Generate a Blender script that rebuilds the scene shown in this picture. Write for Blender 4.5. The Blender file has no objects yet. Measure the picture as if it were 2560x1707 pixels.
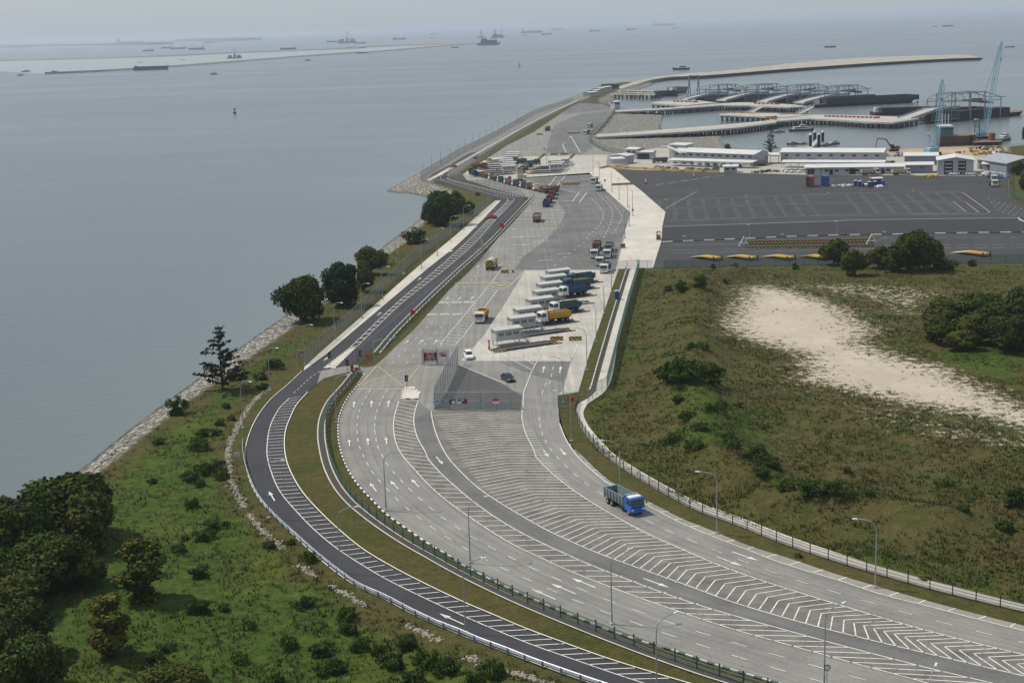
import bpy, bmesh, math, random
import numpy as np
from mathutils import Matrix, Vector
random.seed(7); RS = np.random.RandomState(7)
SC = bpy.context.scene; COL = SC.collection
PI = math.pi
# ---------------------------------------------------------------- camera, sky, sun, exposure
CAM_H, FPX, ROLL = 70.0, 3555.0, math.atan(0.0328)
PITCH = math.atan((853.5 - (106 - 0.0328 * 1280)) * math.cos(ROLL) / FPX)
cd = bpy.data.cameras.new('camera'); cam = bpy.data.objects.new('camera', cd); COL.objects.link(cam)
cd.sensor_fit = 'HORIZONTAL'; cd.sensor_width = 36; cd.lens = FPX / 2560 * 36; cd.clip_start = 1; cd.clip_end = 300000
cam.matrix_world = Matrix.Translation((0, 0, CAM_H)) @ Matrix.Rotation(PI / 2 - PITCH, 4, 'X') @ Matrix.Rotation(-ROLL, 4, 'Z')
SC.camera = cam
SUN_EL, SUN_AZ = math.radians(57), math.radians(-72)      # azimuth measured from +Y towards +X
W = bpy.data.worlds.new('World'); SC.world = W; W.use_nodes = True
wn = W.node_tree; bgn = wn.nodes['Background']
sk = wn.nodes.new('ShaderNodeTexSky'); sk.sky_type = 'NISHITA'; sk.sun_disc = False
sk.sun_elevation = SUN_EL; sk.sun_rotation = SUN_AZ; sk.altitude = 0; sk.air_density = 1.0; sk.dust_density = 1.6; sk.ozone_density = 1.0
hzm = wn.nodes.new('ShaderNodeMix'); hzm.data_type = 'RGBA'; hzm.inputs[0].default_value = .8; hzm.inputs[7].default_value = (3.25, 3.75, 4.25, 1)   # thin even cloud veil over the blue
wn.links.new(sk.outputs[0], hzm.inputs[6]); wn.links.new(hzm.outputs[2], bgn.inputs[0]); bgn.inputs[1].default_value = 0.13
sl = bpy.data.lights.new('sun', 'SUN'); so = bpy.data.objects.new('sun', sl); COL.objects.link(so)
sl.energy = 3.7; sl.angle = math.radians(0.6); sl.color = (1, .93, .81)
sd = Vector((math.sin(SUN_AZ) * math.cos(SUN_EL), math.cos(SUN_AZ) * math.cos(SUN_EL), math.sin(SUN_EL)))
so.rotation_euler = sd.to_track_quat('Z', 'Y').to_euler()
VS = SC.view_settings; VS.view_transform = 'Standard'; VS.look = 'None'; VS.gamma = 1; VS.exposure = 0.12
SC.cycles.volume_bounces = 1; SC.cycles.max_bounces = 6; SC.cycles.transparent_max_bounces = 24

# ---------------------------------------------------------------- photo survey -> metres
WIN = {'0': (0, 0, 2560 / 2352), '1': (0, 1107), '2': (800, 1107), '3': (1660, 1107), '4': (0, 550), '5': (800, 550), '6': (1660, 550), '7': (800, 0), '8': (0, 0), '9': (1660, 0),
       'A': (1500, 180, 450 / 2352), 'B': (1850, 180, 450 / 2352), 'C': (2110, 120, 450 / 2352), 'D': (2110, 330, 450 / 2352), 'E': (1640, 340, 600 / 2352),
       'F': (950, 380, 450 / 2352), 'G': (1150, 360, 450 / 2352), 'H': (1150, 640, 450 / 2352), 'I': (700, 800, 750 / 2352), 'J': (0, 80, 450 / 2352), 'K': (400, 40, 450 / 2352),
       'L': (800, 30, 450 / 2352), 'M': (1250, 30, 450 / 2352), 'U': (0, 0, 1)}
CR, SR, CP, SP = math.cos(ROLL), math.sin(ROLL), math.cos(PITCH), math.sin(PITCH)
def nat(w, x, y):
    o = WIN[w]; s = o[2] if len(o) > 2 else 900 / 2352
    return o[0] + x * s, o[1] + y * s
def at(w, x, y, z=0.0):
    """the point of height z that shows at this spot of the photograph"""
    px, py = nat(w, x, y); u, v = px - 1280, py - 853.5
    a, b = u * CR - v * SR, u * SR + v * CR
    dy, dz = FPX * CP - b * SP, -FPX * SP - b * CP
    t = (z - CAM_H) / dz
    return Vector((a * t, dy * t, z))
def P(*groups, z=0.0):
    """P('2',[(x,y),..],'3',[..]) -> list of world points; 'W' takes metres"""
    out = []
    for i in range(0, len(groups), 2):
        for (x, y) in groups[i + 1]:
            out.append(Vector((x, y, z)) if groups[i] == 'W' else at(groups[i], x, y, z))
    return out
def px_m(p): return (p - Vector((0, 0, CAM_H))).length / FPX      # metres per photo pixel at p

# ---------------------------------------------------------------- materials
MATS = {}
def _nt(name):
    m = bpy.data.materials.new(name); m.use_nodes = True
    return m, m.node_tree, m.node_tree.nodes['Principled BSDF']
def N(nt, t, **k):
    n = nt.nodes.new('ShaderNode' + t)
    for a, b in k.items():
        if a.startswith('i_'):
            q = a[2:]; n.inputs[int(q) if q.isdigit() else q.replace('_', ' ')].default_value = b
        else: setattr(n, a, b)
    return n
def LK(nt, a, b): nt.links.new(a, b)
def rgba(c): return (c[0], c[1], c[2], 1)
def noise(nt, co, scale, detail=3, rough=.6):
    n = N(nt, 'TexNoise', i_Scale=scale, i_Detail=detail, i_Roughness=rough); LK(nt, co, n.inputs['Vector']); return n.outputs['Fac']
def ramp(nt, fac, stops):
    r = N(nt, 'ValToRGB'); LK(nt, fac, r.inputs[0]); e = r.color_ramp.elements
    while len(e) < len(stops): e.new(.5)
    for i, (p, c) in enumerate(stops):
        e[i].position = p; e[i].color = rgba(c) if not isinstance(c, (int, float)) else (c, c, c, 1)
    return r.outputs[0]
def mixc(nt, fac, a, b, mode='MIX'):
    m = N(nt, 'Mix', data_type='RGBA', blend_type=mode)
    for s, v in ((m.inputs[0], fac), (m.inputs[6], a), (m.inputs[7], b)):
        if isinstance(v, (int, float)): s.default_value = v
        elif isinstance(v, tuple): s.default_value = rgba(v)
        else: LK(nt, v, s)
    return m.outputs[2]
def math_(nt, op, a, b=0.0, clamp=False):
    m = N(nt, 'Math', operation=op, use_clamp=clamp)
    for i, v in enumerate((a, b)):
        if isinstance(v, (int, float)): m.inputs[i].default_value = v
        else: LK(nt, v, m.inputs[i])
    return m.outputs[0]
def mat(name, col, rough=.7, var=.18, scale=.6, metal=0.0, dirt=0.0, dirtcol=(.12, .09, .06), world=False, bump=0.0, spec=.3):
    """plain painted / worn surface: base colour, mottling, optional dirt blotches"""
    if name in MATS: return MATS[name]
    m, nt, b = _nt(name)
    tc = N(nt, 'TexCoord') if not world else N(nt, 'NewGeometry')
    co = tc.outputs['Object'] if not world else tc.outputs['Position']
    f = noise(nt, co, scale, 4)
    k1 = tuple(c * (1 - var) for c in col); k2 = tuple(min(1, c * (1 + var)) for c in col)
    c = ramp(nt, f, [(.3, k1), (.7, k2)])
    if dirt:
        g = noise(nt, co, scale * 2.3, 5, .7)
        d = ramp(nt, g, [(.5, 0), (.75, dirt)]); c = mixc(nt, d, c, dirtcol)
    LK(nt, c, b.inputs['Base Color']); b.inputs['Roughness'].default_value = rough; b.inputs['Metallic'].default_value = metal
    b.inputs['Specular IOR Level'].default_value = spec
    if bump:
        bp = N(nt, 'Bump', i_Strength=bump, i_Distance=.1); LK(nt, noise(nt, co, scale * 8, 4), bp.inputs['Height']); LK(nt, bp.outputs[0], b.inputs['Normal'])
    MATS[name] = m; return m
def paint_mat(name, col, lost=.16):
    """thin road paint, scuffed through in places"""
    m, nt, b = _nt(name); MATS[name] = m; g = N(nt, 'NewGeometry').outputs['Position']
    LK(nt, ramp(nt, noise(nt, g, .5, 4), [(.3, tuple(c * .78 for c in col)), (.7, col)]), b.inputs['Base Color']); b.inputs['Roughness'].default_value = .75
    tr = N(nt, 'BsdfTransparent'); mx = N(nt, 'MixShader'); f = ramp(nt, noise(nt, g, 1.7, 6, .75), [(.30 + lost * .4, 0.25), (.36 + lost * .6, 1)])
    LK(nt, f, mx.inputs[0]); LK(nt, tr.outputs[0], mx.inputs[1]); LK(nt, b.outputs[0], mx.inputs[2]); LK(nt, mx.outputs[0], nt.nodes['Material Output'].inputs[0]); return m
def asphalt(name, col, var=.15, streak=.15, warm=None, patch=.5, paths=0.0):
    """road surface: world-scale patches, fine grain, tyre-worn streaks along the UV length"""
    m, nt, b = _nt(name); MATS[name] = m
    g = N(nt, 'NewGeometry').outputs['Position']; uv = N(nt, 'UVMap').outputs[0]
    mp = N(nt, 'Mapping'); mp.inputs['Scale'].default_value = (.012, 1.1, 1); LK(nt, uv, mp.inputs[0])
    st = noise(nt, mp.outputs[0], 1.0, 4, .65)
    c = ramp(nt, noise(nt, g, .035 / patch, 5, .6), [(.32, tuple(x * (1 - var) for x in col)), (.68, tuple(x * (1 + var) for x in (warm or col)))])
    c = mixc(nt, 1.0, c, ramp(nt, st, [(.3, 1 - streak), (.7, 1 + streak * .6)]), 'MULTIPLY')
    c = mixc(nt, 1.0, c, ramp(nt, noise(nt, g, 2.2, 3), [(.3, .88), (.7, 1.1)]), 'MULTIPLY')
    c = mixc(nt, 1.0, c, ramp(nt, noise(nt, g, .22, 6, .7), [(.3, .84), (.5, 1.0), (.72, 1.06)]), 'MULTIPLY')
    if paths:      # wheel paths: darker bands along every lane, coming and going
        sx = N(nt, 'SeparateXYZ'); LK(nt, uv, sx.inputs[0]); wv = math_(nt, 'SINE', math_(nt, 'MULTIPLY', sx.outputs[1], 2 * PI / 1.75))
        wf = math_(nt, 'MULTIPLY', ramp(nt, wv, [(.35, 0), (.95, paths)]), ramp(nt, noise(nt, g, .05, 3), [(.35, .2), (.65, 1)])); c = mixc(nt, wf, c, tuple(x * .45 for x in col))
    LK(nt, c, b.inputs['Base Color']); b.inputs['Roughness'].default_value = .85; b.inputs['Specular IOR Level'].default_value = .25
    return m

# ---------------------------------------------------------------- mesh builder
class MB:
    def __init__(s): s.v = []; s.f = []; s.m = []; s.uv = None
    def face(s, pts, m=0):
        i = len(s.v); s.v += [tuple(p) for p in pts]; s.f.append(tuple(range(i, i + len(pts)))); s.m.append(m)
    def box(s, c, d, m=0, rz=0.0, ry=0.0, taper=1.0):
        hx, hy, hz = d[0] / 2, d[1] / 2, d[2] / 2; i = len(s.v); cz, sz = math.cos(rz), math.sin(rz); cy, sy = math.cos(ry), math.sin(ry)
        for z in (-1, 1):
            k = taper if z > 0 else 1
            for (x, y) in ((-1, -1), (1, -1), (1, 1), (-1, 1)):
                X, Y, Z = x * hx * k, y * hy * k, z * hz
                X, Z = X * cy + Z * sy, -X * sy + Z * cy
                s.v.append((c[0] + X * cz - Y * sz, c[1] + X * sz + Y * cz, c[2] + Z))
        for q in ((3, 2, 1, 0), (4, 5, 6, 7), (0, 1, 5, 4), (1, 2, 6, 5), (2, 3, 7, 6), (3, 0, 4, 7)): s.f.append(tuple(i + k for k in q)); s.m.append(m)
    def tube(s, pts, r, m=0, n=6, caps=True):
        pts = [Vector(p) for p in pts]; i0 = len(s.v)
        for k, p in enumerate(pts):
            d = (pts[min(k + 1, len(pts) - 1)] - pts[max(k - 1, 0)]).normalized()
            a = d.cross(Vector((0, 0, 1)) if abs(d.z) < .9 else Vector((1, 0, 0))).normalized(); b2 = d.cross(a)
            rr = r[k] if isinstance(r, (list, tuple)) else r
            for j in range(n):
                t = 2 * PI * j / n; s.v.append(tuple(p + a * (rr * math.cos(t)) + b2 * (rr * math.sin(t))))
        for k in range(len(pts) - 1):
            for j in range(n):
                a, b2 = i0 + k * n + j, i0 + k * n + (j + 1) % n
                s.f.append((a, b2, b2 + n, a + n)); s.m.append(m)
        if caps:
            s.f.append(tuple(i0 + j for j in reversed(range(n)))); s.m.append(m)
            s.f.append(tuple(i0 + (len(pts) - 1) * n + j for j in range(n))); s.m.append(m)
    def prism(s, poly, z0, z1, m=0, mt=None):
        n = len(poly); i = len(s.v)
        ar = sum(poly[k][0] * poly[(k + 1) % n][1] - poly[(k + 1) % n][0] * poly[k][1] for k in range(n))
        if ar < 0: poly = list(reversed(poly))
        s.v += [(p[0], p[1], z0) for p in poly] + [(p[0], p[1], z1) for p in poly]
        s.f.append(tuple(i + n + k for k in range(n))); s.m.append(m if mt is None else mt)
        s.f.append(tuple(i + k for k in reversed(range(n)))); s.m.append(m)
        for k in range(n): s.f.append((i + k, i + (k + 1) % n, i + n + (k + 1) % n, i + n + k)); s.m.append(m)
    def extrude_x(s, prof, x0, x1, m=0):
        """profile in (y,z) swept along x"""
        n = len(prof); i = len(s.v)
        s.v += [(x0, p[0], p[1]) for p in prof] + [(x1, p[0], p[1]) for p in prof]
        s.f.append(tuple(i + k for k in reversed(range(n)))); s.f.append(tuple(i + n + k for k in range(n))); s.m += [m, m]
        for k in range(n): s.f.append((i + k, i + (k + 1) % n, i + n + (k + 1) % n, i + n + k)); s.m.append(m)
    def extrude_y(s, prof, y0, y1, m=0):
        n = len(prof); i = len(s.v)
        s.v += [(p[0], y0, p[1]) for p in prof] + [(p[0], y1, p[1]) for p in prof]
        s.f.append(tuple(i + k for k in range(n))); s.f.append(tuple(i + n + k for k in reversed(range(n)))); s.m += [m, m]
        for k in range(n): s.f.append((i + k, i + n + k, i + n + (k + 1) % n, i + (k + 1) % n)); s.m.append(m)
    def disc(s, c, r, ax, th, m=0, n=16):
        c = Vector(c); ax = Vector(ax).normalized(); s.tube([c - ax * th / 2, c + ax * th / 2], r, m, n)
    def build(s, name, mats, parent=None, loc=None, smooth=False):
        me = bpy.data.meshes.new(name); me.from_pydata(s.v, [], s.f)
        for q in (mats if isinstance(mats, (list, tuple)) else [mats]): me.materials.append(q)
        if any(s.m): me.polygons.foreach_set('material_index', s.m)
        if s.uv:
            l = me.uv_layers.new(name='UVMap'); flat = []
            for p in me.polygons:
                for vi in p.vertices: flat += s.uv[vi]
            l.data.foreach_set('uv', flat)
        if smooth: me.polygons.foreach_set('use_smooth', [True] * len(me.polygons))
        me.update()
        o = bpy.data.objects.new(name, me); COL.objects.link(o)
        if parent is not None: o.parent = parent
        if loc is not None: o.location = loc
        return o
def tag(o, label=None, cat=None, group=None, kind=None):
    for k, v in (('label', label), ('category', cat), ('group', group), ('kind', kind)):
        if v: o[k] = v
    return o
def thing(name, label, cat, loc=(0, 0, 0), rz=0.0, group=None):
    o = bpy.data.objects.new(name, None); COL.objects.link(o); o.empty_display_size = .1
    o.location = loc; o.rotation_euler = (0, 0, rz); return tag(o, label, cat, group)
def copy_tree(o, parent=None):
    c = o.copy(); COL.objects.link(c)
    if parent is not None: c.parent = parent
    for ch in list(o.children): copy_tree(ch, c)
    return c
def dup(o, label, loc, rz=0.0, scale=None):
    c = copy_tree(o); c['label'] = label; c.location = loc; c.rotation_euler = (0, 0, rz)
    if scale: c.scale = scale if isinstance(scale, tuple) else (scale,) * 3
    return c
def struct(o, kind='structure'): o['kind'] = kind; return o
def ordn(i): return ['first', 'second', 'third', 'fourth', 'fifth', 'sixth', 'seventh', 'eighth', 'ninth', 'tenth', 'eleventh', 'twelfth', 'thirteenth', 'fourteenth', 'fifteenth', 'sixteenth', 'seventeenth', 'eighteenth', 'nineteenth', 'twentieth'][i]

# ---------------------------------------------------------------- curves and sheets
def spline(pts, step=1.0):
    """Catmull-Rom through pts, resampled about every step metres"""
    pts = [Vector(p) for p in pts]
    if len(pts) < 3:
        n = max(1, int((pts[1] - pts[0]).length / step)); return [pts[0].lerp(pts[1], i / n) for i in range(n + 1)]
    out = []; e = [pts[0] * 2 - pts[1]] + pts + [pts[-1] * 2 - pts[-2]]
    for i in range(1, len(e) - 2):
        a, b, c, d = e[i - 1:i + 3]; n = max(1, int((c - b).length / step))
        ta, tb = (b - a).length ** .5, (c - b).length ** .5; tc = (d - c).length ** .5
        m1 = ((b - a) / max(ta, 1e-4) - (c - a) / max(ta + tb, 1e-4) + (c - b) / max(tb, 1e-4)) * tb
        m2 = ((c - b) / max(tb, 1e-4) - (d - b) / max(tb + tc, 1e-4) + (d - c) / max(tc, 1e-4)) * tb
        for k in range(n):
            t = k / n; t2, t3 = t * t, t * t * t
            out.append(b * (2 * t3 - 3 * t2 + 1) + m1 * (t3 - 2 * t2 + t) + c * (-2 * t3 + 3 * t2) + m2 * (t3 - t2))
    out.append(pts[-1]); return out
def arcs(pts):
    s = [0.0]
    for a, b in zip(pts, pts[1:]): s.append(s[-1] + (b - a).length)
    return s
def sample(pts, S, d):
    d = min(max(d, 0), S[-1]); i = min(max(int(np.searchsorted(S, d)) - 1, 0), len(pts) - 2)
    return pts[i].lerp(pts[i + 1], (d - S[i]) / max(S[i + 1] - S[i], 1e-6))
def resample(pts, n):
    S = arcs(pts); return [sample(pts, S, S[-1] * i / (n - 1)) for i in range(n)]
def ribbon(mb, L, R, z, m=0, n=None, step=1.5):
    L, R = spline(L, step), spline(R, step); n = n or max(len(L), len(R)); L, R = resample(L, n), resample(R, n)
    if mb.uv is None: mb.uv = []
    i = len(mb.v); S = arcs(L); w = (L[n // 2] - R[n // 2]).length
    for k in range(n):
        mb.v += [(L[k].x, L[k].y, z), (R[k].x, R[k].y, z)]; mb.uv += [(S[k], 0), (S[k], w)]
    for k in range(n - 1):
        a = i + 2 * k; mb.f.append((a, a + 1, a + 3, a + 2)); mb.m.append(m)
def sheet(mb, poly, z, m=0):
    """filled polygon, triangulated"""
    from mathutils.geometry import tessellate_polygon
    if mb.uv is None: mb.uv = []
    i = len(mb.v)
    for p in poly: mb.v.append((p.x, p.y, z)); mb.uv.append((p.y, p.x))
    for t in tessellate_polygon([[Vector((p.x, p.y, 0)) for p in poly]]):
        a, b, c = (poly[k] for k in t)
        if (b.x - a.x) * (c.y - a.y) - (b.y - a.y) * (c.x - a.x) < 0: t = (t[0], t[2], t[1])
        mb.f.append(tuple(i + k for k in t)); mb.m.append(m)
def strip(mb, pts, w, z, m=0, off=0.0):
    n = len(pts); i = len(mb.v)
    for k in range(n):
        d = (pts[min(k + 1, n - 1)] - pts[max(k - 1, 0)]); d.z = 0; d.normalize(); q = Vector((-d.y, d.x, 0)); p = pts[k] + q * off
        for s_ in (.5, -.5): e = p + q * (w * s_); mb.v.append((e.x, e.y, z))
        if mb.uv is not None: mb.uv += [(0, 0), (0, 0)]
    for k in range(n - 1):
        a = i + 2 * k; mb.f.append((a, a + 1, a + 3, a + 2)); mb.m.append(m)
def line(mb, pts, w=.15, z=.05, m=0, smooth=True, step=1.5): strip(mb, spline(pts, step) if smooth else pts, w, z, m)
def dashes(mb, pts, dash, gap, w=.13, z=.05, m=0, phase=0.0):
    c = spline(pts, 1.0); S = arcs(c); d = phase
    while d + dash < S[-1]:
        strip(mb, [sample(c, S, d), sample(c, S, d + dash / 2), sample(c, S, d + dash)], w, z, m); d += dash + gap
def bars(mb, Lp, Rp, sp, w=.18, z=.05, m=0, Vp=None, start=.5):
    """hatch bars joining matched points of two (or three) lines, spaced sp metres along the first"""
    def dense(pts):
        out = []; e = [Vector(p) for p in pts]; n = len(e)
        f = spline(e, .5); S = arcs(f)
        # parameters of the control points on the spline
        par = [0.0]; j = 0
        for p in e[1:]:
            q = min(range(len(f)), key=lambda k: (f[k] - p).length); par.append(S[q])
        return f, S, par
    A, B = dense(Lp), dense(Rp); V = dense(Vp) if Vp else None
    d = start
    while d < A[1][-1]:
        i = min(max(int(np.searchsorted(A[2], d)) - 1, 0), len(A[2]) - 2); t = (d - A[2][i]) / max(A[2][i + 1] - A[2][i], 1e-6)
        g = lambda Q: sample(Q[0], Q[1], Q[2][i] + (Q[2][i + 1] - Q[2][i]) * t)
        if V:
            a, v, b = sample(A[0], A[1], d), g(V), g(B); strip(mb, [a, v], w, z, m); strip(mb, [v, b], w, z, m)
        else: strip(mb, [sample(A[0], A[1], d), g(B)], w, z, m)
        d += sp
def bars_near(mb, A, B, sp, w, z, lead=0.0, m=0):
    """short bars from curve A to the nearest place on curve B, slanted forward by lead metres"""
    a, b = spline(A, .6), spline(B, .6); S, T = arcs(a), arcs(b); d = sp * .4
    while d < S[-1]:
        p = sample(a, S, d); j = min(range(len(b)), key=lambda k: (b[k] - p).length); strip(mb, [p, sample(b, T, T[j] + lead)], w, z, m); d += sp
def arrow(mb, p, d, L=4.8, z=.05, m=0, turn=0):
    d = Vector((d[0], d[1], 0)).normalized(); q = Vector((-d.y, d.x, 0))
    def T(a, b): e = p + d * a + q * b; return (e.x, e.y, z)
    if mb.uv is not None: mb.uv += [(0, 0)] * 7
    mb.face([T(-L / 2, -.1), T(-L / 2, .1), T(L * .12, .1), T(L * .12, -.1)][::-1], m)
    mb.face([T(L * .12, -.38), T(L * .12, .38), T(L / 2, 0)][::-1], m)
    if turn:
        if mb.uv is not None: mb.uv += [(0, 0)] * 7
        mb.face([T(-L * .1, 0), T(-L * .1, .3 * turn), T(L * .06, .9 * turn), T(L * .12, .75 * turn)], m); mb.face([T(L * .02, 1.05 * turn), T(L * .2, .62 * turn), T(L * .22, 1.3 * turn)], m)
def kerb(mb, pts, w=.22, h=.16, seg=1.0, z=0.0):
    """painted kerb: short blocks, alternately black and white"""
    c = spline(pts, 1.0); S = arcs(c); d = 0; k = 0
    while d < S[-1] - .05:
        a, b = sample(c, S, d), sample(c, S, min(d + seg, S[-1])); mid = (a + b) / 2; e = b - a
        mb.box((mid.x, mid.y, z + h / 2), (e.length, w, h), k % 2, math.atan2(e.y, e.x)); d += seg; k += 1

# ---------------------------------------------------------------- polygons in numpy
def sdf(px, py, poly):
    """signed distance, positive inside"""
    d = np.full(px.shape, 1e18); ins = np.zeros(px.shape, bool); n = len(poly)
    for i in range(n):
        ax, ay = poly[i][0], poly[i][1]; bx, by = poly[(i + 1) % n][0], poly[(i + 1) % n][1]
        ex, ey = bx - ax, by - ay; t = np.clip(((px - ax) * ex + (py - ay) * ey) / max(ex * ex + ey * ey, 1e-9), 0, 1)
        d = np.minimum(d, (px - ax - t * ex) ** 2 + (py - ay - t * ey) ** 2)
        c = ((ay > py) != (by > py)) & (px < ex * (py - ay) / (ey if abs(ey) > 1e-9 else 1e-9) + ax); ins ^= c
    return np.where(ins, 1, -1) * np.sqrt(d)
def dpoly(px, py, pts):
    d = np.full(px.shape, 1e18)
    for (a, b) in zip(pts, pts[1:]):
        ex, ey = b[0] - a[0], b[1] - a[1]; t = np.clip(((px - a[0]) * ex + (py - a[1]) * ey) / max(ex * ex + ey * ey, 1e-9), 0, 1)
        d = np.minimum(d, (px - a[0] - t * ex) ** 2 + (py - a[1] - t * ey) ** 2)
    return np.sqrt(d)
def lattice(x, y, s, seed):
    """smooth value noise in numpy"""
    r = np.random.RandomState(seed); T = r.rand(256, 256); X, Y = x / s + 1000, y / s + 1000
    i, j = np.floor(X).astype(int), np.floor(Y).astype(int); u, v = X - i, Y - j; u = u * u * (3 - 2 * u); v = v * v * (3 - 2 * v)
    g = lambda a, b: T[a % 256, b % 256]
    return (g(i, j) * (1 - u) + g(i + 1, j) * u) * (1 - v) + (g(i, j + 1) * (1 - u) + g(i + 1, j + 1) * u) * v
# ================================================================ THE SETTING: sea, land, haze
WZ = -3.0
COAST_W = P('W', [(-190, 60)], '0', [(-300, 1440), (0, 1217), (165, 1095), (300, 985), (430, 888), (560, 792), (650, 728), (850, 588), (905, 548)],
            'F', [(520, 890), (560, 780), (640, 650), (720, 625), (540, 575), (345, 535), (250, 540), (65, 512), (160, 465), (510, 275)],
            '7', [(650, 1130), (900, 985), (1150, 860), (1390, 722), (1640, 638), (1840, 556), (1960, 522)],
            'A', [(640, 92), (700, 172), (500, 240), (330, 300), (240, 345), (100, 408), (75, 416)],
            'A', [(300, 470), (500, 520), (830, 545), (835, 600), (800, 740), (900, 800), (1620, 825), (1590, 900), (1650, 950), (1720, 985), (1950, 1012), (2200, 1032)],
            '9', [(750, 998), (1000, 995), (1300, 985), (1460, 976), (1720, 963), (2000, 950), (2270, 948), (2352, 942), (2900, 915)], 'W', [(900, 700), (900, 60)], z=WZ)
COAST_T = P('W', [(-182, 60)], '0', [(-260, 1440), (40, 1222), (205, 1102), (340, 992), (470, 895), (590, 808), (685, 742), (880, 592), (935, 554)],
            'F', [(570, 930), (700, 770), (1000, 560), (960, 500), (640, 395), (540, 365), (530, 285)],
            '7', [(665, 1152), (910, 1002), (1160, 876), (1400, 741), (1650, 656), (1850, 575), (1965, 538)],
            'A', [(640, 120), (560, 142), (450, 168), (330, 222), (210, 255), (130, 287), (0, 345), (0, 400), (120, 425), (190, 440), (200, 510), (185, 560), (60, 720), (-20, 800)],
            '7', [(1758, 890), (1765, 930), (1860, 988), (1990, 1012)],
            'A', [(690, 1000), (860, 985), (1200, 992), (1650, 1014), (2200, 1044)],
            '9', [(750, 1006), (1000, 1003), (1300, 996), (1460, 988), (1720, 972), (2000, 958), (2270, 956), (2352, 950), (2900, 923)], 'W', [(896, 690), (896, 60)], z=0)
GUARD = P('1', [(1585, 0), (1590, 100), (1625, 230), (1690, 370), (1790, 490), (1930, 620), (2070, 745), (2200, 850), (2352, 955)],
          '2', [(430, 1030), (600, 1120), (770, 1200), (900, 1250), (1050, 1315), (1200, 1370), (1350, 1430), (1500, 1485), (1700, 1555), (2100, 1690)])
RIGHT_FIELD = P('5', [(2090, 322), (1880, 1115), (1745, 1215)], '2', [(1750, 20), (2000, 180), (2352, 385)], '3', [(300, 450), (750, 620), (1300, 780), (1900, 940), (2352, 1060), (3600, 1330)],
                'W', [(140, 100), (420, 100), (420, 480)], '6', [(2352, 292), (1660, 305), (1000, 312), (0, 322)])
LEFT_FIELD = P('W', [(-160, 60)], '0', [(-260, 1440), (40, 1222), (205, 1102), (340, 992), (470, 895), (590, 808), (685, 742), (880, 592), (935, 554)], 'F', [(570, 930), (700, 770), (1050, 560), (1380, 590), (1000, 900), (600, 1250), (220, 1568)],
               '4', [(2352, 540), (1930, 930), (1720, 1090), (1600, 1270), (1560, 1400)], '1', [(1560, 0), (1570, 100), (1600, 230), (1665, 370), (1900, 630), (2170, 860)], '2', [(130, 880), (600, 1155), (1050, 1345), (1600, 1545), (2100, 1720)], 'W', [(0, 60)])
SAND = P('6', [(530, 440), (640, 425), (800, 450), (950, 490), (1180, 570), (1280, 650), (1400, 730), (1300, 800), (1480, 870), (1620, 910), (1800, 940), (2000, 1040), (2200, 1140), (2352, 1220), (3300, 1500), (3300, 1700), (2352, 1360), (2000, 1270), (1600, 1210), (1300, 1140), (1100, 1085), (900, 1065), (900, 960), (850, 870), (640, 815), (480, 765), (380, 690), (420, 600), (480, 520)])
SPARSE = P('6', [(500, 370), (1000, 390), (1700, 400), (2000, 480), (1700, 640), (1500, 700), (1300, 560), (700, 430)])
SPARSE2 = P('6', [(640, 1000), (900, 1060), (1300, 1150), (1700, 1230), (2352, 1350), (3000, 1520), (3000, 1700), (2352, 1568), (1700, 1480), (1200, 1300), (800, 1150)])
LUSHR = P('6', [(1400, 760), (1700, 850), (2352, 850), (2352, 1120), (2000, 980), (1700, 900)])
LUSHR2 = P('6', [(0, 980), (380, 980), (500, 1200), (900, 1568), (0, 1568)])
BERM = P('6', [(430, 350), (180, 480), (130, 650), (220, 850), (120, 1050), (300, 1300)], '3', [(300, 150), (700, 330), (1300, 450), (1900, 560)])
nr, nc = 560, 430
yy = 92 * (1760 / 92) ** (np.arange(nr) / (nr - 1)); uu = np.linspace(-1, 1.12, nc)
GY = np.repeat(yy[:, None], nc, 1); GX = uu[None, :] * (0.5 * yy[:, None] + 42)
dw = sdf(GX, GY, COAST_W); dt = sdf(GX, GY, COAST_T)
lf = sdf(GX, GY, LEFT_FIELD); rf = sdf(GX, GY, RIGHT_FIELD)
def height(x, y):
    return lattice(x, y, 9, 3) * .6 + lattice(x, y, 3.1, 4) * .35 + lattice(x, y, 1.2, 5) * .18 - .55
fld = np.clip(np.maximum(lf, rf) / 5, 0, 1)
sandm = np.clip(.5 + sdf(GX, GY, SAND) / 26, 0, 1)
GZ = -.06 + fld * height(GX, GY) * (1 - .8 * sandm)
bd = dpoly(GX, GY, BERM); GZ += 2.4 * np.exp(-(bd / 6) ** 2) * np.clip(rf / 10, 0, 1) * (.5 + lattice(GX, GY, 7, 9))
slope = WZ * (-dt) / np.maximum(dw - dt, .01) + (lattice(GX, GY, 1.1, 12) - .5) * .35
GZ = np.where(dt > 0, GZ * np.clip(dt / 2, 0, 1), np.where(dw > 0, slope, WZ - np.minimum(-dw * .25, 4)))
def surf_z(x, y):
    """ground height in the fields"""
    a, b = np.array([x]), np.array([y]); f = np.clip(np.maximum(sdf(a, b, LEFT_FIELD), sdf(a, b, RIGHT_FIELD)) / 5, 0, 1)
    q = np.clip(.5 + sdf(a, b, SAND) / 14, 0, 1)
    z = -.06 + f * height(a, b) * (1 - .8 * q) + 2.4 * np.exp(-(dpoly(a, b, BERM) / 6) ** 2) * np.clip(sdf(a, b, RIGHT_FIELD) / 10, 0, 1) * (.5 + lattice(a, b, 7, 9))
    return float(z[0])
me = bpy.data.meshes.new('ground'); V = np.stack([GX, GY, GZ], -1).reshape(-1, 3)
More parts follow.
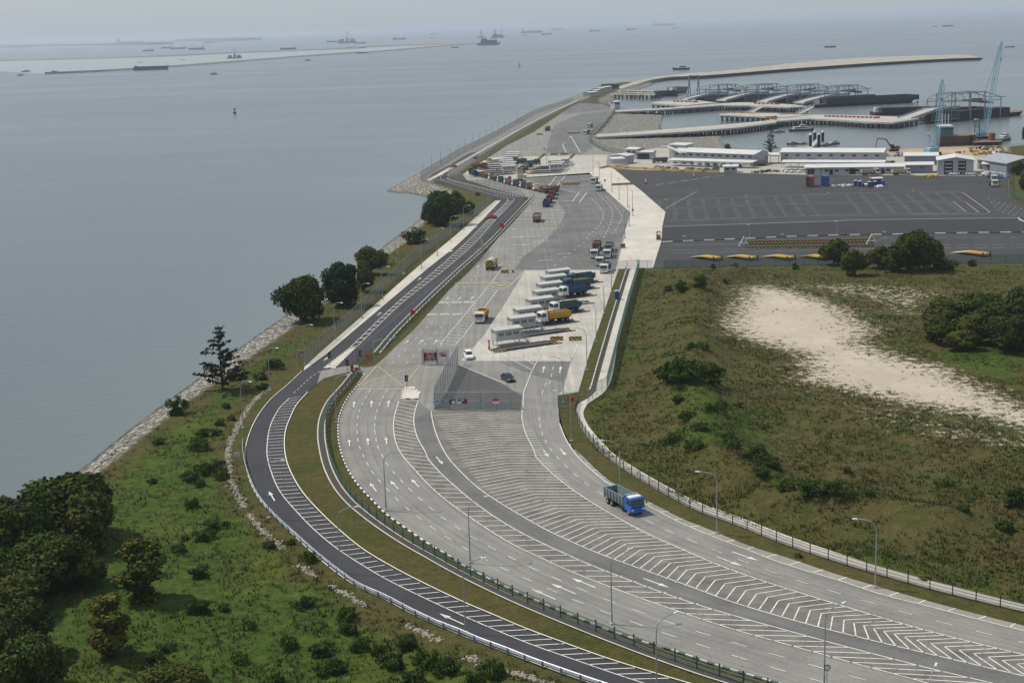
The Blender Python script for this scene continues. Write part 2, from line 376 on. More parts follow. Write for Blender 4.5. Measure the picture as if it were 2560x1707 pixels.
I = np.arange(nr * nc).reshape(nr, nc); F = np.stack([I[:-1, :-1], I[:-1, 1:], I[1:, 1:], I[1:, :-1]], -1).reshape(-1, 4)
me.vertices.add(len(V)); me.vertices.foreach_set('co', V.ravel()); me.loops.add(F.size); me.loops.foreach_set('vertex_index', F.ravel().astype(np.int32))
me.polygons.add(len(F)); me.polygons.foreach_set('loop_start', np.arange(0, F.size, 4, dtype=np.int32)); me.polygons.foreach_set('use_smooth', np.ones(len(F), bool)); me.update(); me.validate()
def attr(name, a): me.attributes.new(name, 'FLOAT', 'POINT').data.foreach_set('value', a.astype(np.float32).ravel())
attr('rock', np.clip(.5 - dt / 1.2, 0, 1)); attr('wet', np.clip(1.0 - dw / 1.6, 0, 1))
spm = np.maximum(np.clip(.5 + sdf(GX, GY, SPARSE) / 20, 0, 1), np.clip(.5 + sdf(GX, GY, SPARSE2) / 20, 0, 1))
attr('sand', np.maximum(sandm, spm * .52))
lush = np.where(lf > 0, np.clip(.25 + (lf - 2) / 9, .25, 1), 0)
far = np.clip((GY - 330) / 120, 0, 1); lush = lush * (1 - .5 * far)
lush = np.maximum(lush, np.clip(.5 + sdf(GX, GY, LUSHR) / 10, 0, 1) * .9); lush = np.maximum(lush, np.clip(.5 + sdf(GX, GY, LUSHR2) / 12, 0, 1) * .75)
lush = np.maximum(lush, np.clip(1 - np.abs(rf - 1.5) / 5, 0, 1) * .6)
STRIPG = P('5', [(1950, 325), (2020, 325), (1785, 1125), (1690, 1125)])
lush = np.maximum(lush, np.clip(.5 + sdf(GX, GY, STRIPG) / 4, 0, 1) * .62)
attr('lush', lush)
YARD = P('A', [(-60, 1230), (690, 985), (2250, 1040)], '9', [(1300, 985), (2240, 960), (2240, 1290), (0, 1130)])
CAUSE = P('F', [(660, 400), (530, 370), (520, 285)], '7', [(665, 1150), (910, 1000), (1160, 874), (1400, 739), (1650, 654), (1850, 573), (1930, 545), (1850, 600), (1700, 660), (1420, 795), (1200, 935), (1010, 1050), (860, 1150)])
attr('yard', np.clip(.5 + sdf(GX, GY, YARD) / 3, 0, 1)); attr('causeway', np.clip(.5 + sdf(GX, GY, CAUSE) / 4, 0, 1))
m, nt, b = _nt('ground_cover'); g = N(nt, 'NewGeometry').outputs['Position']
A = lambda n: N(nt, 'Attribute', attribute_name=n).outputs['Fac']
n1, n2, n3 = noise(nt, g, .09, 5, .65), noise(nt, g, .55, 5, .7), noise(nt, g, 2.6, 4, .7)
dry = ramp(nt, n1, [(.25, (.052, .050, .016)), (.45, (.078, .068, .024)), (.6, (.054, .060, .016)), (.75, (.097, .086, .034))])
gre = ramp(nt, n2, [(.25, (.032, .054, .010)), (.45, (.042, .069, .012)), (.62, (.052, .083, .014)), (.8, (.074, .097, .020))])
gre = mixc(nt, ramp(nt, noise(nt, g, .045, 4), [(.48, 0), (.7, .75)]), gre, (.085, .098, .018))
lm = math_(nt, 'ADD', A('lush'), math_(nt, 'MULTIPLY', math_(nt, 'SUBTRACT', n1, .53), 1.3)); lm = ramp(nt, lm, [(.25, 0), (.75, 1)])
c = mixc(nt, lm, dry, gre)
c = mixc(nt, 1.0, c, ramp(nt, n3, [(.28, .62), (.72, 1.32)]), 'MULTIPLY')
c = mixc(nt, 1.0, c, ramp(nt, n2, [(.3, .72), (.7, 1.2)]), 'MULTIPLY')
sm = math_(nt, 'ADD', A('sand'), math_(nt, 'MULTIPLY', math_(nt, 'SUBTRACT', n2, .5), 1.5)); sm = math_(nt, 'ADD', sm, math_(nt, 'MULTIPLY', math_(nt, 'SUBTRACT', n3, .5), 1.1))
sm = ramp(nt, sm, [(.52, 0), (.66, 1)])
sc_ = ramp(nt, n1, [(.3, (.38, .332, .26)), (.7, (.47, .415, .335))]); c = mixc(nt, sm, c, sc_)
yc = ramp(nt, n1, [(.3, (.30, .285, .25)), (.7, (.40, .38, .34))]); c = mixc(nt, A('yard'), c, yc); c = mixc(nt, A('causeway'), c, ramp(nt, n2, [(.3, (.15, .15, .148)), (.7, (.21, .21, .205))]))
vo = N(nt, 'TexVoronoi', i_Scale=.9); LK(nt, g, vo.inputs['Vector']); vd = vo.outputs['Distance']
rc = mixc(nt, ramp(nt, vd, [(.15, 1), (.55, 0)]), (.11, .105, .095), ramp(nt, n2, [(.3, (.34, .32, .28)), (.7, (.52, .49, .43))]))
rc = mixc(nt, A('wet'), rc, (.045, .043, .034)); c = mixc(nt, A('rock'), c, rc)
LK(nt, c, b.inputs['Base Color']); b.inputs['Roughness'].default_value = .95; b.inputs['Specular IOR Level'].default_value = .1
bp = N(nt, 'Bump', i_Strength=.7, i_Distance=.5); LK(nt, math_(nt, 'ADD', n2, math_(nt, 'MULTIPLY', n3, .5)), bp.inputs['Height']); LK(nt, bp.outputs[0], b.inputs['Normal'])
me.materials.append(m); go = bpy.data.objects.new('ground', me); COL.objects.link(go); struct(go)

# sea
m, nt, b = _nt('sea_water'); g = N(nt, 'NewGeometry').outputs['Position']
mp = N(nt, 'Mapping'); mp.inputs['Scale'].default_value = (.35, 1, 1); mp.inputs['Rotation'].default_value = (0, 0, .25); LK(nt, g, mp.inputs[0])
w1 = noise(nt, mp.outputs[0], .55, 4, .6); w2 = noise(nt, mp.outputs[0], .0045, 6, .66)
c = ramp(nt, w2, [(.3, (.057, .068, .078)), (.7, (.100, .113, .121))]); c = mixc(nt, N(nt, 'Attribute', attribute_name='silt').outputs['Fac'], c, (.108, .128, .127)); LK(nt, c, b.inputs['Base Color'])
LK(nt, ramp(nt, w2, [(.3, .16), (.7, .3)]), b.inputs['Roughness']); b.inputs['IOR'].default_value = 1.33
bp = N(nt, 'Bump', i_Strength=.2, i_Distance=.6); LK(nt, w1, bp.inputs['Height']); LK(nt, bp.outputs[0], b.inputs['Normal'])
nr2, nc2 = 330, 190; y2 = 40 * (95000 / 40) ** (np.arange(nr2) / (nr2 - 1)); SX, SY = np.linspace(-1, 1, nc2)[None, :] * (.8 * y2[:, None] + 220), np.repeat(y2[:, None], nc2, 1)
BASIN = P('A', [(640, 190), (300, 330), (220, 470), (830, 545), (800, 760), (1620, 825), (1700, 985), (2200, 1032)], '9', [(1300, 985), (2000, 950), (2352, 942), (2900, 800), (2500, 480), (2085, 385), (1165, 440), (300, 510)], z=WZ)
shal = np.maximum(np.exp(-np.maximum(-sdf(SX, SY, COAST_W), 0) / 38), .75 * np.clip(.5 + sdf(SX, SY, BASIN) / 90, 0, 1)) * np.clip((2600 - SY) / 600, 0, 1)
sm2 = bpy.data.meshes.new('sea'); V2 = np.stack([SX, SY, np.full_like(SX, WZ)], -1).reshape(-1, 3); I2 = np.arange(nr2 * nc2).reshape(nr2, nc2); F2 = np.stack([I2[:-1, :-1], I2[:-1, 1:], I2[1:, 1:], I2[1:, :-1]], -1).reshape(-1, 4)
sm2.vertices.add(len(V2)); sm2.vertices.foreach_set('co', V2.ravel()); sm2.loops.add(F2.size); sm2.loops.foreach_set('vertex_index', F2.ravel().astype(np.int32)); sm2.polygons.add(len(F2)); sm2.polygons.foreach_set('loop_start', np.arange(0, F2.size, 4, dtype=np.int32)); sm2.update()
sm2.attributes.new('silt', 'FLOAT', 'POINT').data.foreach_set('value', shal.astype(np.float32).ravel()); sm2.materials.append(m); seao = bpy.data.objects.new('sea', sm2); COL.objects.link(seao); struct(seao)
# haze
m, nt, b = _nt('haze_air'); nt.nodes.remove(b); pv = N(nt, 'VolumePrincipled'); pv.inputs['Color'].default_value = (.68, .76, .87, 1)
pv.inputs['Density'].default_value = 7e-5; pv.inputs['Anisotropy'].default_value = .25
LK(nt, pv.outputs[0], nt.nodes['Material Output'].inputs['Volume'])
mb = MB(); mb.box((0, 43000, 35), (150000, 98000, 98)); hz = mb.build('haze', m); struct(hz, 'stuff')
# ================================================================ ROADS
A_DARK = asphalt('asphalt_dark', (.042, .042, .048), .14, .14)
A_GREY = asphalt('asphalt_grey', (.21, .205, .193), .13, .2, paths=.28)
A_MID = asphalt('asphalt_mid', (.135, .135, .132), .22, .22)
A_CHEV = asphalt('asphalt_brown', (.15, .14, .13), .3, .1, patch=.12)
A_PARK = asphalt('asphalt_parking', (.045, .045, .047), .14, .10)
A_PARK2 = asphalt('asphalt_parking_lane', (.032, .032, .035), .10, .10)
A_CONC = asphalt('concrete_slab', (.39, .372, .335), .16, .2)
A_PALE = asphalt('concrete_pale', (.48, .45, .40), .10, .06)
WHITE = paint_mat('road_paint_white', (.66, .65, .61))
FADED = paint_mat('road_paint_faded', (.42, .42, .40))
YELLOW = paint_mat('road_paint_yellow', (.50, .40, .19), .12)
BLACKP = mat('paint_black', (.03, .03, .03), .6)
KWHITE = mat('kerb_white', (.66, .64, .58), .7, .12, 1, world=True)
Z1, Z2, Z3, Z4 = .02, .05, .08, .11
# main carriageway below the gate
KERB_L = P('5', [(290, 1010), (235, 1095), (190, 1150), (150, 1220), (122, 1300), (118, 1400), (128, 1480)],
           '2', [(150, 100), (190, 190), (260, 290), (345, 380), (430, 465), (560, 560), (700, 655), (850, 745), (980, 825), (1130, 903), (1300, 983), (1500, 1070), (1700, 1150), (1900, 1230), (2100, 1297), (2352, 1372)], '3', [(300, 1440), (730, 1568), (1500, 1775)])
EDGE_R = P('5', [(1555, 1140), (1548, 1230), (1555, 1300), (1590, 1400), (1655, 1490)],
           '2', [(1720, 92), (1800, 170), (1900, 250), (2000, 313), (2150, 385)], '3', [(130, 500), (320, 575), (550, 670), (850, 765), (1100, 850), (1400, 940), (1750, 1040), (2050, 1120), (2352, 1195), (3300, 1420)])
HB_IN = P('5', [(1565, 1330), (1600, 1420), (1640, 1490)], '2', [(1690, 98), (1770, 175), (1880, 265), (2000, 335), (2150, 415)], '3', [(100, 520), (240, 580), (400, 645), (560, 705), (750, 780), (940, 840), (1130, 895), (1400, 985), (1750, 1075), (2110, 1170), (2352, 1230), (3300, 1460)])
mb = MB(); ribbon(mb, KERB_L, EDGE_R, Z1)
struct(mb.build('main_road', A_GREY))
la = P('5', [(515, 1185), (490, 1265), (480, 1340), (490, 1430), (520, 1510)], '2', [(560, 110), (640, 200), (720, 285), (830, 380), (970, 480), (1120, 580), (1270, 670), (1430, 745), (1580, 815), (1800, 905), (2080, 1010), (2352, 1105)], '3', [(440, 1215), (900, 1345), (1370, 1475), (1800, 1590), (2500, 1770)])
lb = P('5', [(640, 1185), (615, 1275), (615, 1340), (640, 1430), (690, 1520)], '2', [(700, 95), (790, 200), (900, 300), (1010, 390), (1150, 490), (1300, 580), (1450, 655), (1600, 725), (1760, 795), (2000, 890), (2352, 1020)], '3', [(390, 1110), (780, 1220), (1220, 1340), (1700, 1465), (2100, 1560), (3000, 1775)])
lc = P('5', [(727, 1250), (735, 1310), (760, 1400), (800, 1490)], '2', [(840, 100), (930, 200), (1040, 300), (1180, 395), (1330, 485), (1480, 570), (1640, 645), (1800, 715), (2000, 790), (2352, 915)], '3', [(445, 1040), (920, 1180), (1355, 1290), (1840, 1405), (2255, 1502), (3200, 1720)])
ld = P('5', [(1320, 1240), (1320, 1300), (1345, 1400), (1400, 1510)], '2', [(1410, 90), (1500, 185), (1640, 300), (1800, 405), (1980, 510), (2150, 600), (2352, 690)], '3', [(360, 800), (580, 880), (920, 990), (1280, 1100), (1620, 1200), (1960, 1290), (2352, 1385), (3300, 1610)])
mb = MB(); ribbon(mb, lb, lc, Z2); struct(mb.build('exit_lane', A_MID))
mb = MB(); ribbon(mb, lc, ld, Z2); ribbon(mb, la, lb, Z2); struct(mb.build('hatched_road', A_CHEV))
mk = MB()
for L in (la, lb, lc, ld, HB_IN): line(mk, L, .17, Z3)
bars(mk, P('5', [(515, 1190), (482, 1300)], '2', [(540, 70), (830, 385), (1270, 665)], '3', [(90, 1100), (730, 1300), (1370, 1475), (1900, 1610)]),
     P('5', [(637, 1215), (612, 1335)], '2', [(690, 88), (1000, 384), (1450, 657)], '3', [(395, 1110), (1090, 1308), (1850, 1500), (2500, 1655)]), 2.45, .17, Z3)
bars(mk, P('5', [(733, 1275)], '2', [(1170, 388), (1615, 630)], '3', [(60, 908), (670, 1103), (1180, 1248), (1745, 1385), (2255, 1502), (3000, 1675)]),
     P('5', [(1318, 1262)], '2', [(1690, 335), (2040, 545)], '3', [(365, 800), (920, 990), (1450, 1150), (1875, 1268), (2350, 1384), (3050, 1550)]), 1.62, .17, Z3,
     Vp=P('5', [(1030, 1258)], '2', [(1400, 335), (1785, 553)], '3', [(135, 825), (725, 1024), (1185, 1160), (1605, 1277), (2095, 1395), (2800, 1565)]))
# hatched right shoulder
bars_near(mk, HB_IN, EDGE_R, 3.8, .2, Z3, .4)
sm_ = MB(); ribbon(sm_, HB_IN, EDGE_R, Z2); struct(sm_.build('road_shoulder', asphalt('asphalt_shoulder', (.25, .235, .21), .16, .2)))
# lane dashes
LD1 = P('5', [(330, 1110), (290, 1180), (255, 1260), (243, 1340), (245, 1420), (262, 1490), (285, 1545)], '2', [(335, 180), (380, 240), (435, 300), (500, 368), (570, 430), (655, 498), (748, 565), (855, 635), (975, 705), (1110, 778), (1245, 845), (1415, 920), (1595, 1000), (1790, 1080), (2010, 1160), (2240, 1242)], '3', [(245, 1325), (520, 1412), (810, 1500), (1200, 1610)])
LD2 = P('5', [(440, 1110), (400, 1180), (372, 1250), (358, 1330), (362, 1410), (380, 1490)], '2', [(395, 60), (425, 115), (463, 175), (515, 232), (572, 290), (635, 350), (705, 412), (785, 478), (880, 545), (990, 615), (1105, 680), (1240, 748), (1370, 812), (1535, 886), (1715, 962), (1910, 1040), (2115, 1115)], '3', [(100, 1197), (350, 1275), (615, 1355), (900, 1435), (1200, 1520), (1500, 1600)])
LD3 = P('5', [(1432, 1290), (1440, 1360), (1470, 1440), (1500, 1490)], '2', [(1540, 85), (1590, 140), (1655, 200), (1730, 262), (1820, 322)], '2', [(2155, 518), (2300, 588)], '3', [(210, 655), (385, 725), (580, 798), (785, 872), (1010, 945), (1265, 1020), (1525, 1098), (1815, 1175), (2120, 1252), (2700, 1395)])
for L in (LD1, LD2, LD3): dashes(mk, L, 2.0, 2.9, .13, Z3)
def arrows(w, lst, L=4.8):
    for (x0, y0, x1, y1) in lst:
        a, b2 = at(w, x0, y0), at(w, x1, y1); arrow(mk, (a + b2) / 2, b2 - a, (b2 - a).length, Z3)
arrows('5', [(220, 1225, 225, 1185), (335, 1225, 338, 1180), (445, 1222, 450, 1180), (193, 1478, 190, 1435), (315, 1470, 312, 1425), (437, 1465, 430, 1420), (1458, 1500, 1492, 1550), (1570, 1495, 1605, 1540), (1455, 1000, 1465, 955), (1565, 1000, 1575, 957)])
arrows('2', [(760, 92, 803, 142), (370, 318, 325, 263), (512, 303, 460, 250), (648, 290, 597, 238), (1540, 1025, 1380, 955), (1672, 988, 1507, 920), (1800, 947, 1645, 885), (2112, 886, 2285, 948), (940, 1188, 780, 1115)])
arrows('3', [(345, 746, 510, 807), (443, 713, 620, 773)])
arrows('5', [(550, 810, 580, 785), (648, 810, 675, 783), (742, 812, 768, 783), (818, 525, 840, 503), (900, 525, 920, 503), (985, 523, 1002, 500), (1165, 310, 1182, 295), (1025, 312, 1038, 298)])
arrows('1', [(1795, 380, 1757, 318)])
# dark access road on the left
DR_L = P('4', [(1985, 985), (1890, 1075), (1780, 1170), (1690, 1290), (1640, 1400), (1615, 1500)], '1', [(1618, 130), (1645, 240), (1705, 360), (1800, 470), (1935, 600), (2070, 725), (2200, 832), (2352, 935)], '2', [(430, 1012), (600, 1102), (770, 1180), (1050, 1295), (1350, 1408), (1700, 1535), (2300, 1735)])
DR_HO = P('4', [(2130, 1022), (2005, 1125), (1930, 1210), (1890, 1290), (1860, 1370), (1850, 1450)], '1', [(1860, 100), (1895, 200), (1965, 320), (2060, 430), (2200, 565), (2352, 690)], '2', [(370, 760), (550, 860), (750, 960), (930, 1045), (1130, 1130), (1330, 1215), (1570, 1305), (1860, 1410), (2230, 1525), (2800, 1690)])
DR_HL = P('4', [(1890, 1165), (1830, 1225), (1780, 1310), (1755, 1390), (1745, 1480)], '1', [(1745, 80), (1775, 200), (1830, 320), (1920, 430), (2050, 565), (2200, 690), (2352, 790)], '2', [(430, 890), (600, 975), (800, 1070), (1000, 1160), (1200, 1245), (1400, 1325), (1700, 1430), (1990, 1530), (2500, 1690)])
mb = MB(); ribbon(mb, DR_L, DR_HO, Z1)
UR_L = P('4', [(1985, 985), (2120, 890), (2352, 690)], 'F', [(230, 1830), (600, 1545), (1000, 1240), (1300, 950), (1580, 630)])
UR_R = P('4', [(2130, 1022), (2260, 965)], '5', [(290, 880), (560, 640), (820, 410), (1050, 212)], 'F', [(1300, 1235), (1540, 1020), (1740, 830), (1860, 670)])
ribbon(mb, UR_L, UR_R, Z1)
ribbon(mb, P('F', [(1580, 632), (1480, 590), (1200, 520), (960, 440), (700, 375), (640, 345)]), P('F', [(1860, 665), (1870, 590), (1830, 580), (1500, 500), (1200, 425), (950, 365), (880, 325)]), Z1)
ribbon(mb, P('F', [(640, 350), (640, 320), (900, 175), (1220, 0)], '7', [(1000, 1040), (1290, 865), (1480, 745), (1700, 655)]), P('F', [(900, 335), (880, 310), (930, 220), (1290, 20)], '7', [(1020, 1040), (1200, 930), (1420, 790), (1700, 662)]), Z1, n=80)
struct(mb.build('access_road', A_DARK))
line(mk, DR_HL, .15, Z3); strip(mk, spline(DR_L, 1.5), .15, Z3, off=-.35)
bars(mk, P('4', [(1890, 1165), (1780, 1310), (1745, 1480)], '1', [(1775, 200), (1870, 368), (2205, 692)], '2', [(290, 806), (597, 972), (1000, 1160), (1240, 1260), (1700, 1430), (2100, 1565)]),
     P('4', [(1965, 1150), (1885, 1303), (1848, 1473)], '1', [(1893, 195), (1988, 360), (2335, 678)], '2', [(402, 788), (742, 958), (1165, 1148), (1430, 1250), (1890, 1418), (2350, 1560)]), 2.0, .16, Z3)
dashes(mk, P('4', [(2090, 990), (2030, 1030), (1970, 1085), (1900, 1150)]), 1.2, 1.2, .13, Z3)
UH_L = P('5', [(195, 835), (500, 545)], 'F', [(700, 1568), (1100, 1210), (1400, 905), (1672, 630), (1660, 605), (1450, 555), (1200, 490), (960, 420), (790, 370), (720, 350), (720, 320), (900, 200)])
UH_R = P('5', [(240, 830), (540, 540)], 'F', [(810, 1568), (1210, 1220), (1520, 880), (1752, 625), (1740, 605), (1500, 535), (1200, 460), (960, 395), (800, 355), (790, 330), (900, 225)])
line(mk, UH_L, .14, Z3); line(mk, UH_R, .14, Z3)
bars(mk, UH_L[:6], UH_R[:6], 4.6, .55, Z3)
for p in ((1485, 745), (1250, 985), (925, 1300)): a = at('F', *p); strip(mk, [a + Vector((.1, -.8, 0)), a + Vector((.6, 1.2, 0))], .3, Z3)
arrows('5', [(375, 625, 400, 605), (640, 395, 660, 378), (845, 212, 862, 200), (25, 920, 50, 900)])
# crossing by the gate, median island
CROSS = P('I', [(440, 372), (600, 352), (660, 372), (720, 366), (800, 335), (790, 360), (610, 530), (660, 440), (640, 415), (590, 405), (540, 410), (430, 434), (345, 458), (290, 500), (320, 400)])
APRON = P('7', [(1690, 675), (1560, 752), (1400, 862), (1220, 952), (1100, 1032), (1000, 1092), (930, 1142), (960, 1180), (1310, 1285), (1395, 1292)],
          '5', [(1275, 0), (1170, 110), (1050, 255), (960, 350), (850, 450), (720, 600), (600, 730), (480, 840), (415, 905), (360, 950), (290, 1010)],
          '5', [(235, 1095), (330, 1100), (560, 1105), (640, 1180), (727, 1250), (1320, 1240), (1548, 1232), (1560, 1150), (1690, 1125), (1745, 915), (1950, 322), (2175, 316), (2230, 140)],
          '7', [(2237, 1480), (2257, 1385), (1935, 1112), (1870, 1085), (1990, 1012), (1850, 988), (1758, 932), (1752, 890), (1800, 870), (1920, 735), (1928, 712), (1840, 682)])
mb = MB(); sheet(mb, CROSS, Z1 + .008); sheet(mb, APRON, Z1 + .012); struct(mb.build('apron', A_GREY))
mb = MB()
sheet(mb, P('G', [(830, 440), (1690, 380), (1900, 610), (2225, 905), (2105, 1300)], '5', [(1930, 325), (1270, 325), (1330, 240), (1480, 130), (1560, 30)], 'G', [(1290, 1080), (1380, 900), (1150, 590)]), Z2)
sheet(mb, P('7', [(1690, 672), (1840, 684), (1925, 715), (1700, 738), (1560, 748)]), Z2)
sheet(mb, P('7', [(1480, 1000), (1500, 900), (1530, 820), (1700, 745), (1900, 725), (1790, 865), (1745, 900), (1760, 935), (1800, 960), (1700, 1010)]), Z2)
sheet(mb, P('5', [(1172, 926), (1638, 926), (1588, 1060), (1380, 1010)]), Z2)
struct(mb.build('worn_asphalt', A_MID))
mb = MB(); sheet(mb, P('5', [(905, 950), (1180, 1065), (1320, 1150), (1310, 1240), (740, 1240), (830, 1120)]), Z2); struct(mb.build('gate_forecourt', asphalt('asphalt_forecourt', (.085, .085, .086), .15, .12)))
mb = MB()
sheet(mb, P('5', [(1340, 330), (1950, 325), (1748, 915), (1690, 1120), (1560, 1140), (1590, 1105), (1640, 923), (920, 920), (1060, 770), (1200, 560)]), Z2)
sheet(mb, P('7', [(1100, 1030), (1880, 1012), (1870, 1085), (1935, 1112), (1790, 1140), (1300, 1165), (960, 1178), (935, 1142)]), Z2)
struct(mb.build('concrete_apron', A_CONC))
mb = MB()
sheet(mb, P('G', [(1700, 380), (1760, 320), (1990, 320), (2352, 600)], '7', [(2257, 1385), (2237, 1480)], '5', [(2230, 140), (2175, 314), (1935, 322), (1995, 90)], 'G', [(2110, 1290), (2235, 905), (1910, 612)]), Z3)
struct(mb.build('pale_concrete_strip', A_PALE))
# apron markings
BJ = [at('5', *p) for p in ((375, 955), (655, 955), (545, 1090), (250, 1090))]
yl = MB(); yl.uv = None
line(yl, BJ + [BJ[0]], .28, Z4, smooth=False); line(yl, [BJ[0], BJ[2]], .2, Z4, smooth=False); line(yl, [BJ[1], BJ[3]], .2, Z4 + .01, smooth=False)
for q in (((1425, 58), (1545, 60)), ((1240, 58), (1290, 62)), ((880, 415), (1250, 415)), ((1130, 425), (1250, 430))): line(yl, P('5', list(q)), 1.0, Z4, smooth=False)
struct(yl.build('yellow_box_marking', YELLOW))
line(mk, P('5', [(235, 1105), (545, 1105)]), .3, Z4, smooth=False)
line(mk, P('5', [(905, 945), (1210, 1072)]), .2, Z4, smooth=False)
line(mk, P('5', [(1340, 330), (1235, 440), (1160, 460), (930, 770), (880, 820), (800, 830), (785, 815), (1130, 400), (1180, 330)]), .18, Z4, smooth=False)
bars(mk, P('5', [(790, 815), (1130, 410), (1190, 330)]), P('5', [(880, 822), (1200, 420), (1330, 335)]), 3.4, .2, Z4)
TRI = P('5', [(1115, 880), (1375, 1010), (1480, 800)])
line(mk, TRI, .2, Z4, smooth=False)
for (x0, y0, x1, y1) in ((1170, 870, 1390, 985), (1220, 850, 1408, 948), (1270, 835, 1428, 915), (1330, 825, 1445, 880), (1390, 815, 1460, 845), (1030, 800, 1110, 870)): line(mk, P('5', [(x0, y0), (x1, y1)]), .17, Z4, smooth=False)
line(mk, P('5', [(1682, 812), (1640, 920)]), .17, Z4, smooth=False); line(mk, P('5', [(1375, 1012), (1330, 1130), (1325, 1230)]), .17, Z4, smooth=False)
line(mk, P('5', [(665, 962), (840, 975)]), .18, Z4, smooth=False); line(mk, P('5', [(665, 950), (850, 935)]), .15, Z4, smooth=False)
for x0, y0, x1, y1 in ((470, 940, 760, 640), (565, 940, 820, 670), (940, 470, 1180, 230), (840, 560, 1100, 270)): dashes(mk, P('5', [(x0, y0), (x1, y1)]), 2, 4, .14, Z4)
for x0, y0, x1, y1 in ((1500, 1075, 1530, 940), (1450, 1140, 1480, 1060), (1640, 920, 1690, 810)): dashes(mk, P('5', [(x0, y0), (x1, y1)]), 3, 3, .14, Z4)
for q in ((1200, 330, 1590, 30), (1530, 300, 1880, 30)): dashes(mk, P('5', [q[:2], q[2:]]), 2.2, 5, .15, Z4)
dashes(mk, P('G', [(1700, 700), (1870, 900), (1830, 1050), (1640, 1250)]), 3, 4, .2, Z4); dashes(mk, P('G', [(1800, 640), (1990, 880), (1950, 1080), (1880, 1230)]), 3, 4, .2, Z4); dashes(mk, P('G', [(1900, 680), (2110, 940), (2060, 1080), (1990, 1200)]), 3, 4, .2, Z4)
for q in ([(1260, 425), (1145, 570)], [(1375, 420), (1250, 570)], [(1560, 630), (1465, 760)], [(1660, 630), (1560, 770)], [(1250, 565), (1500, 640)]): line(mk, P('G', q), .3, Z4, smooth=False)
for x, y in ((1300, 440), (1260, 490), (1420, 745), (1390, 805), (1640, 415), (1650, 458), (780, 985), (910, 985), (1150, 975), (1270, 975), (730, 1220), (860, 1218), (990, 1215), (1350, 1438), (1120, 1525), (1020, 1280), (780, 1320), (900, 1320), (1310, 865), (870, 880), (1230, 870)):
    a = at('G', x, y); strip(mk, [a + Vector((-2.2, 0, 0)), a + Vector((2.2, .3, 0))], .5, Z4)
line(mk, P('7', [(1610, 1000), (1585, 950), (1640, 890), (1700, 1000)]), .35, Z4, smooth=False)
# words painted on the lanes
FONTS = {'A': '.#.#.####.##.#', 'H': '#.##.####.##.#', 'E': '####..##.#..###', 'D': '##.#.##.##.###.', 'U': '#.##.##.##.####', 'M': '#.#####.##.##.#', 'P': '##.#.###.#..#..', 'S': '.###...#...###.'}
FONTS['A'] = '.#.#.####' + '#.##.#'; FONTS['H'] = '#.##.####' + '#.##.#'
def word(txt, p, ex, ey, z=Z4, m=0, mesh=None):
    """block letters: ex runs along the word, ey up the letter (one cell each)"""
    for k, ch in enumerate(txt):
        g_ = FONTS[ch]
        for r in range(5):
            for c_ in range(3):
                if g_[r * 3 + c_] == '#':
                    o = p + ex * (k * 4 + c_) + ey * (4 - r); q = [o, o + ex * 1.02, o + ex * 1.02 + ey * 1.02, o + ey * 1.02]
                    if mesh.uv is not None: mesh.uv += [(0, 0)] * 4
                    mesh.face([(e.x, e.y, z) for e in q], m)
for txt, spots in (('AHEAD', ((772, 548), (855, 547), (935, 545))), ('HUMPS', ((695, 627), (780, 625), (862, 625)))):
    for (x, y) in spots:
        p = at('5', x, y); q = at('5', x + 66, y - 1); u = at('5', x + 10, y - 13); word(txt, p, (q - p) / 19, (u - p) / 5, mesh=mk)
struct(mk.build('road_marking', WHITE))
# parking ground
PARK = P('7', [(1937, 1108), (2257, 1383), (2238, 1480)], '5', [(2240, 40), (2230, 140), (2177, 314)], '6', [(600, 300), (1200, 292), (2352, 278), (3200, 262)], '9', [(3200, 1480), (2352, 1345), (2255, 1290), (2245, 1140), (2100, 1150), (900, 1142), (400, 1128), (0, 1116)])
mb = MB(); sheet(mb, PARK, Z1); struct(mb.build('parking_ground', A_PARK))
mb = MB(); sheet(mb, P('E', [(80, 893), (800, 868), (1300, 852), (1800, 835), (2352, 824)], 'D', [(1090, 1140), (2270, 1130), (3000, 1118), (3000, 1310), (2352, 1310), (1090, 1328)], 'E', [(2352, 965), (1500, 985), (800, 1012), (60, 1040)]), Z2); struct(mb.build('parking_lane', A_PARK2))
pm = MB()
line(pm, P('E', [(80, 890), (800, 866), (1300, 850), (1800, 832)], 'D', [(0, 1158), (1140, 1138), (2270, 1127)]), .35, Z3)
line(pm, P('D', [(2270, 1125), (2352, 1175)]), .5, Z3)
for q in (('E', [(0, 628), (700, 608), (1400, 578)], 'D', [(0, 805), (700, 790), (1520, 787), (1560, 800), (1905, 1045), (1870, 1068), (1760, 1080), (900, 1078), (0, 1083)]),
          ('E', [(90, 718), (700, 692), (1400, 665)], 'D', [(0, 935), (700, 915), (1560, 912), (1600, 930), (1760, 1050), (1700, 1065), (900, 1075)]),
          ('D', [(1430, 915), (1600, 1048)]), ('E', [(100, 835), (900, 805), (1840, 775)]), ('E', [(90, 715), (400, 545)])):
    line(pm, P(*q), .25, Z3, 1, smooth=False)
dashes(pm, P('E', [(0, 480), (250, 445), (500, 405), (700, 385)]), 5, 3, .6, Z3, 1)
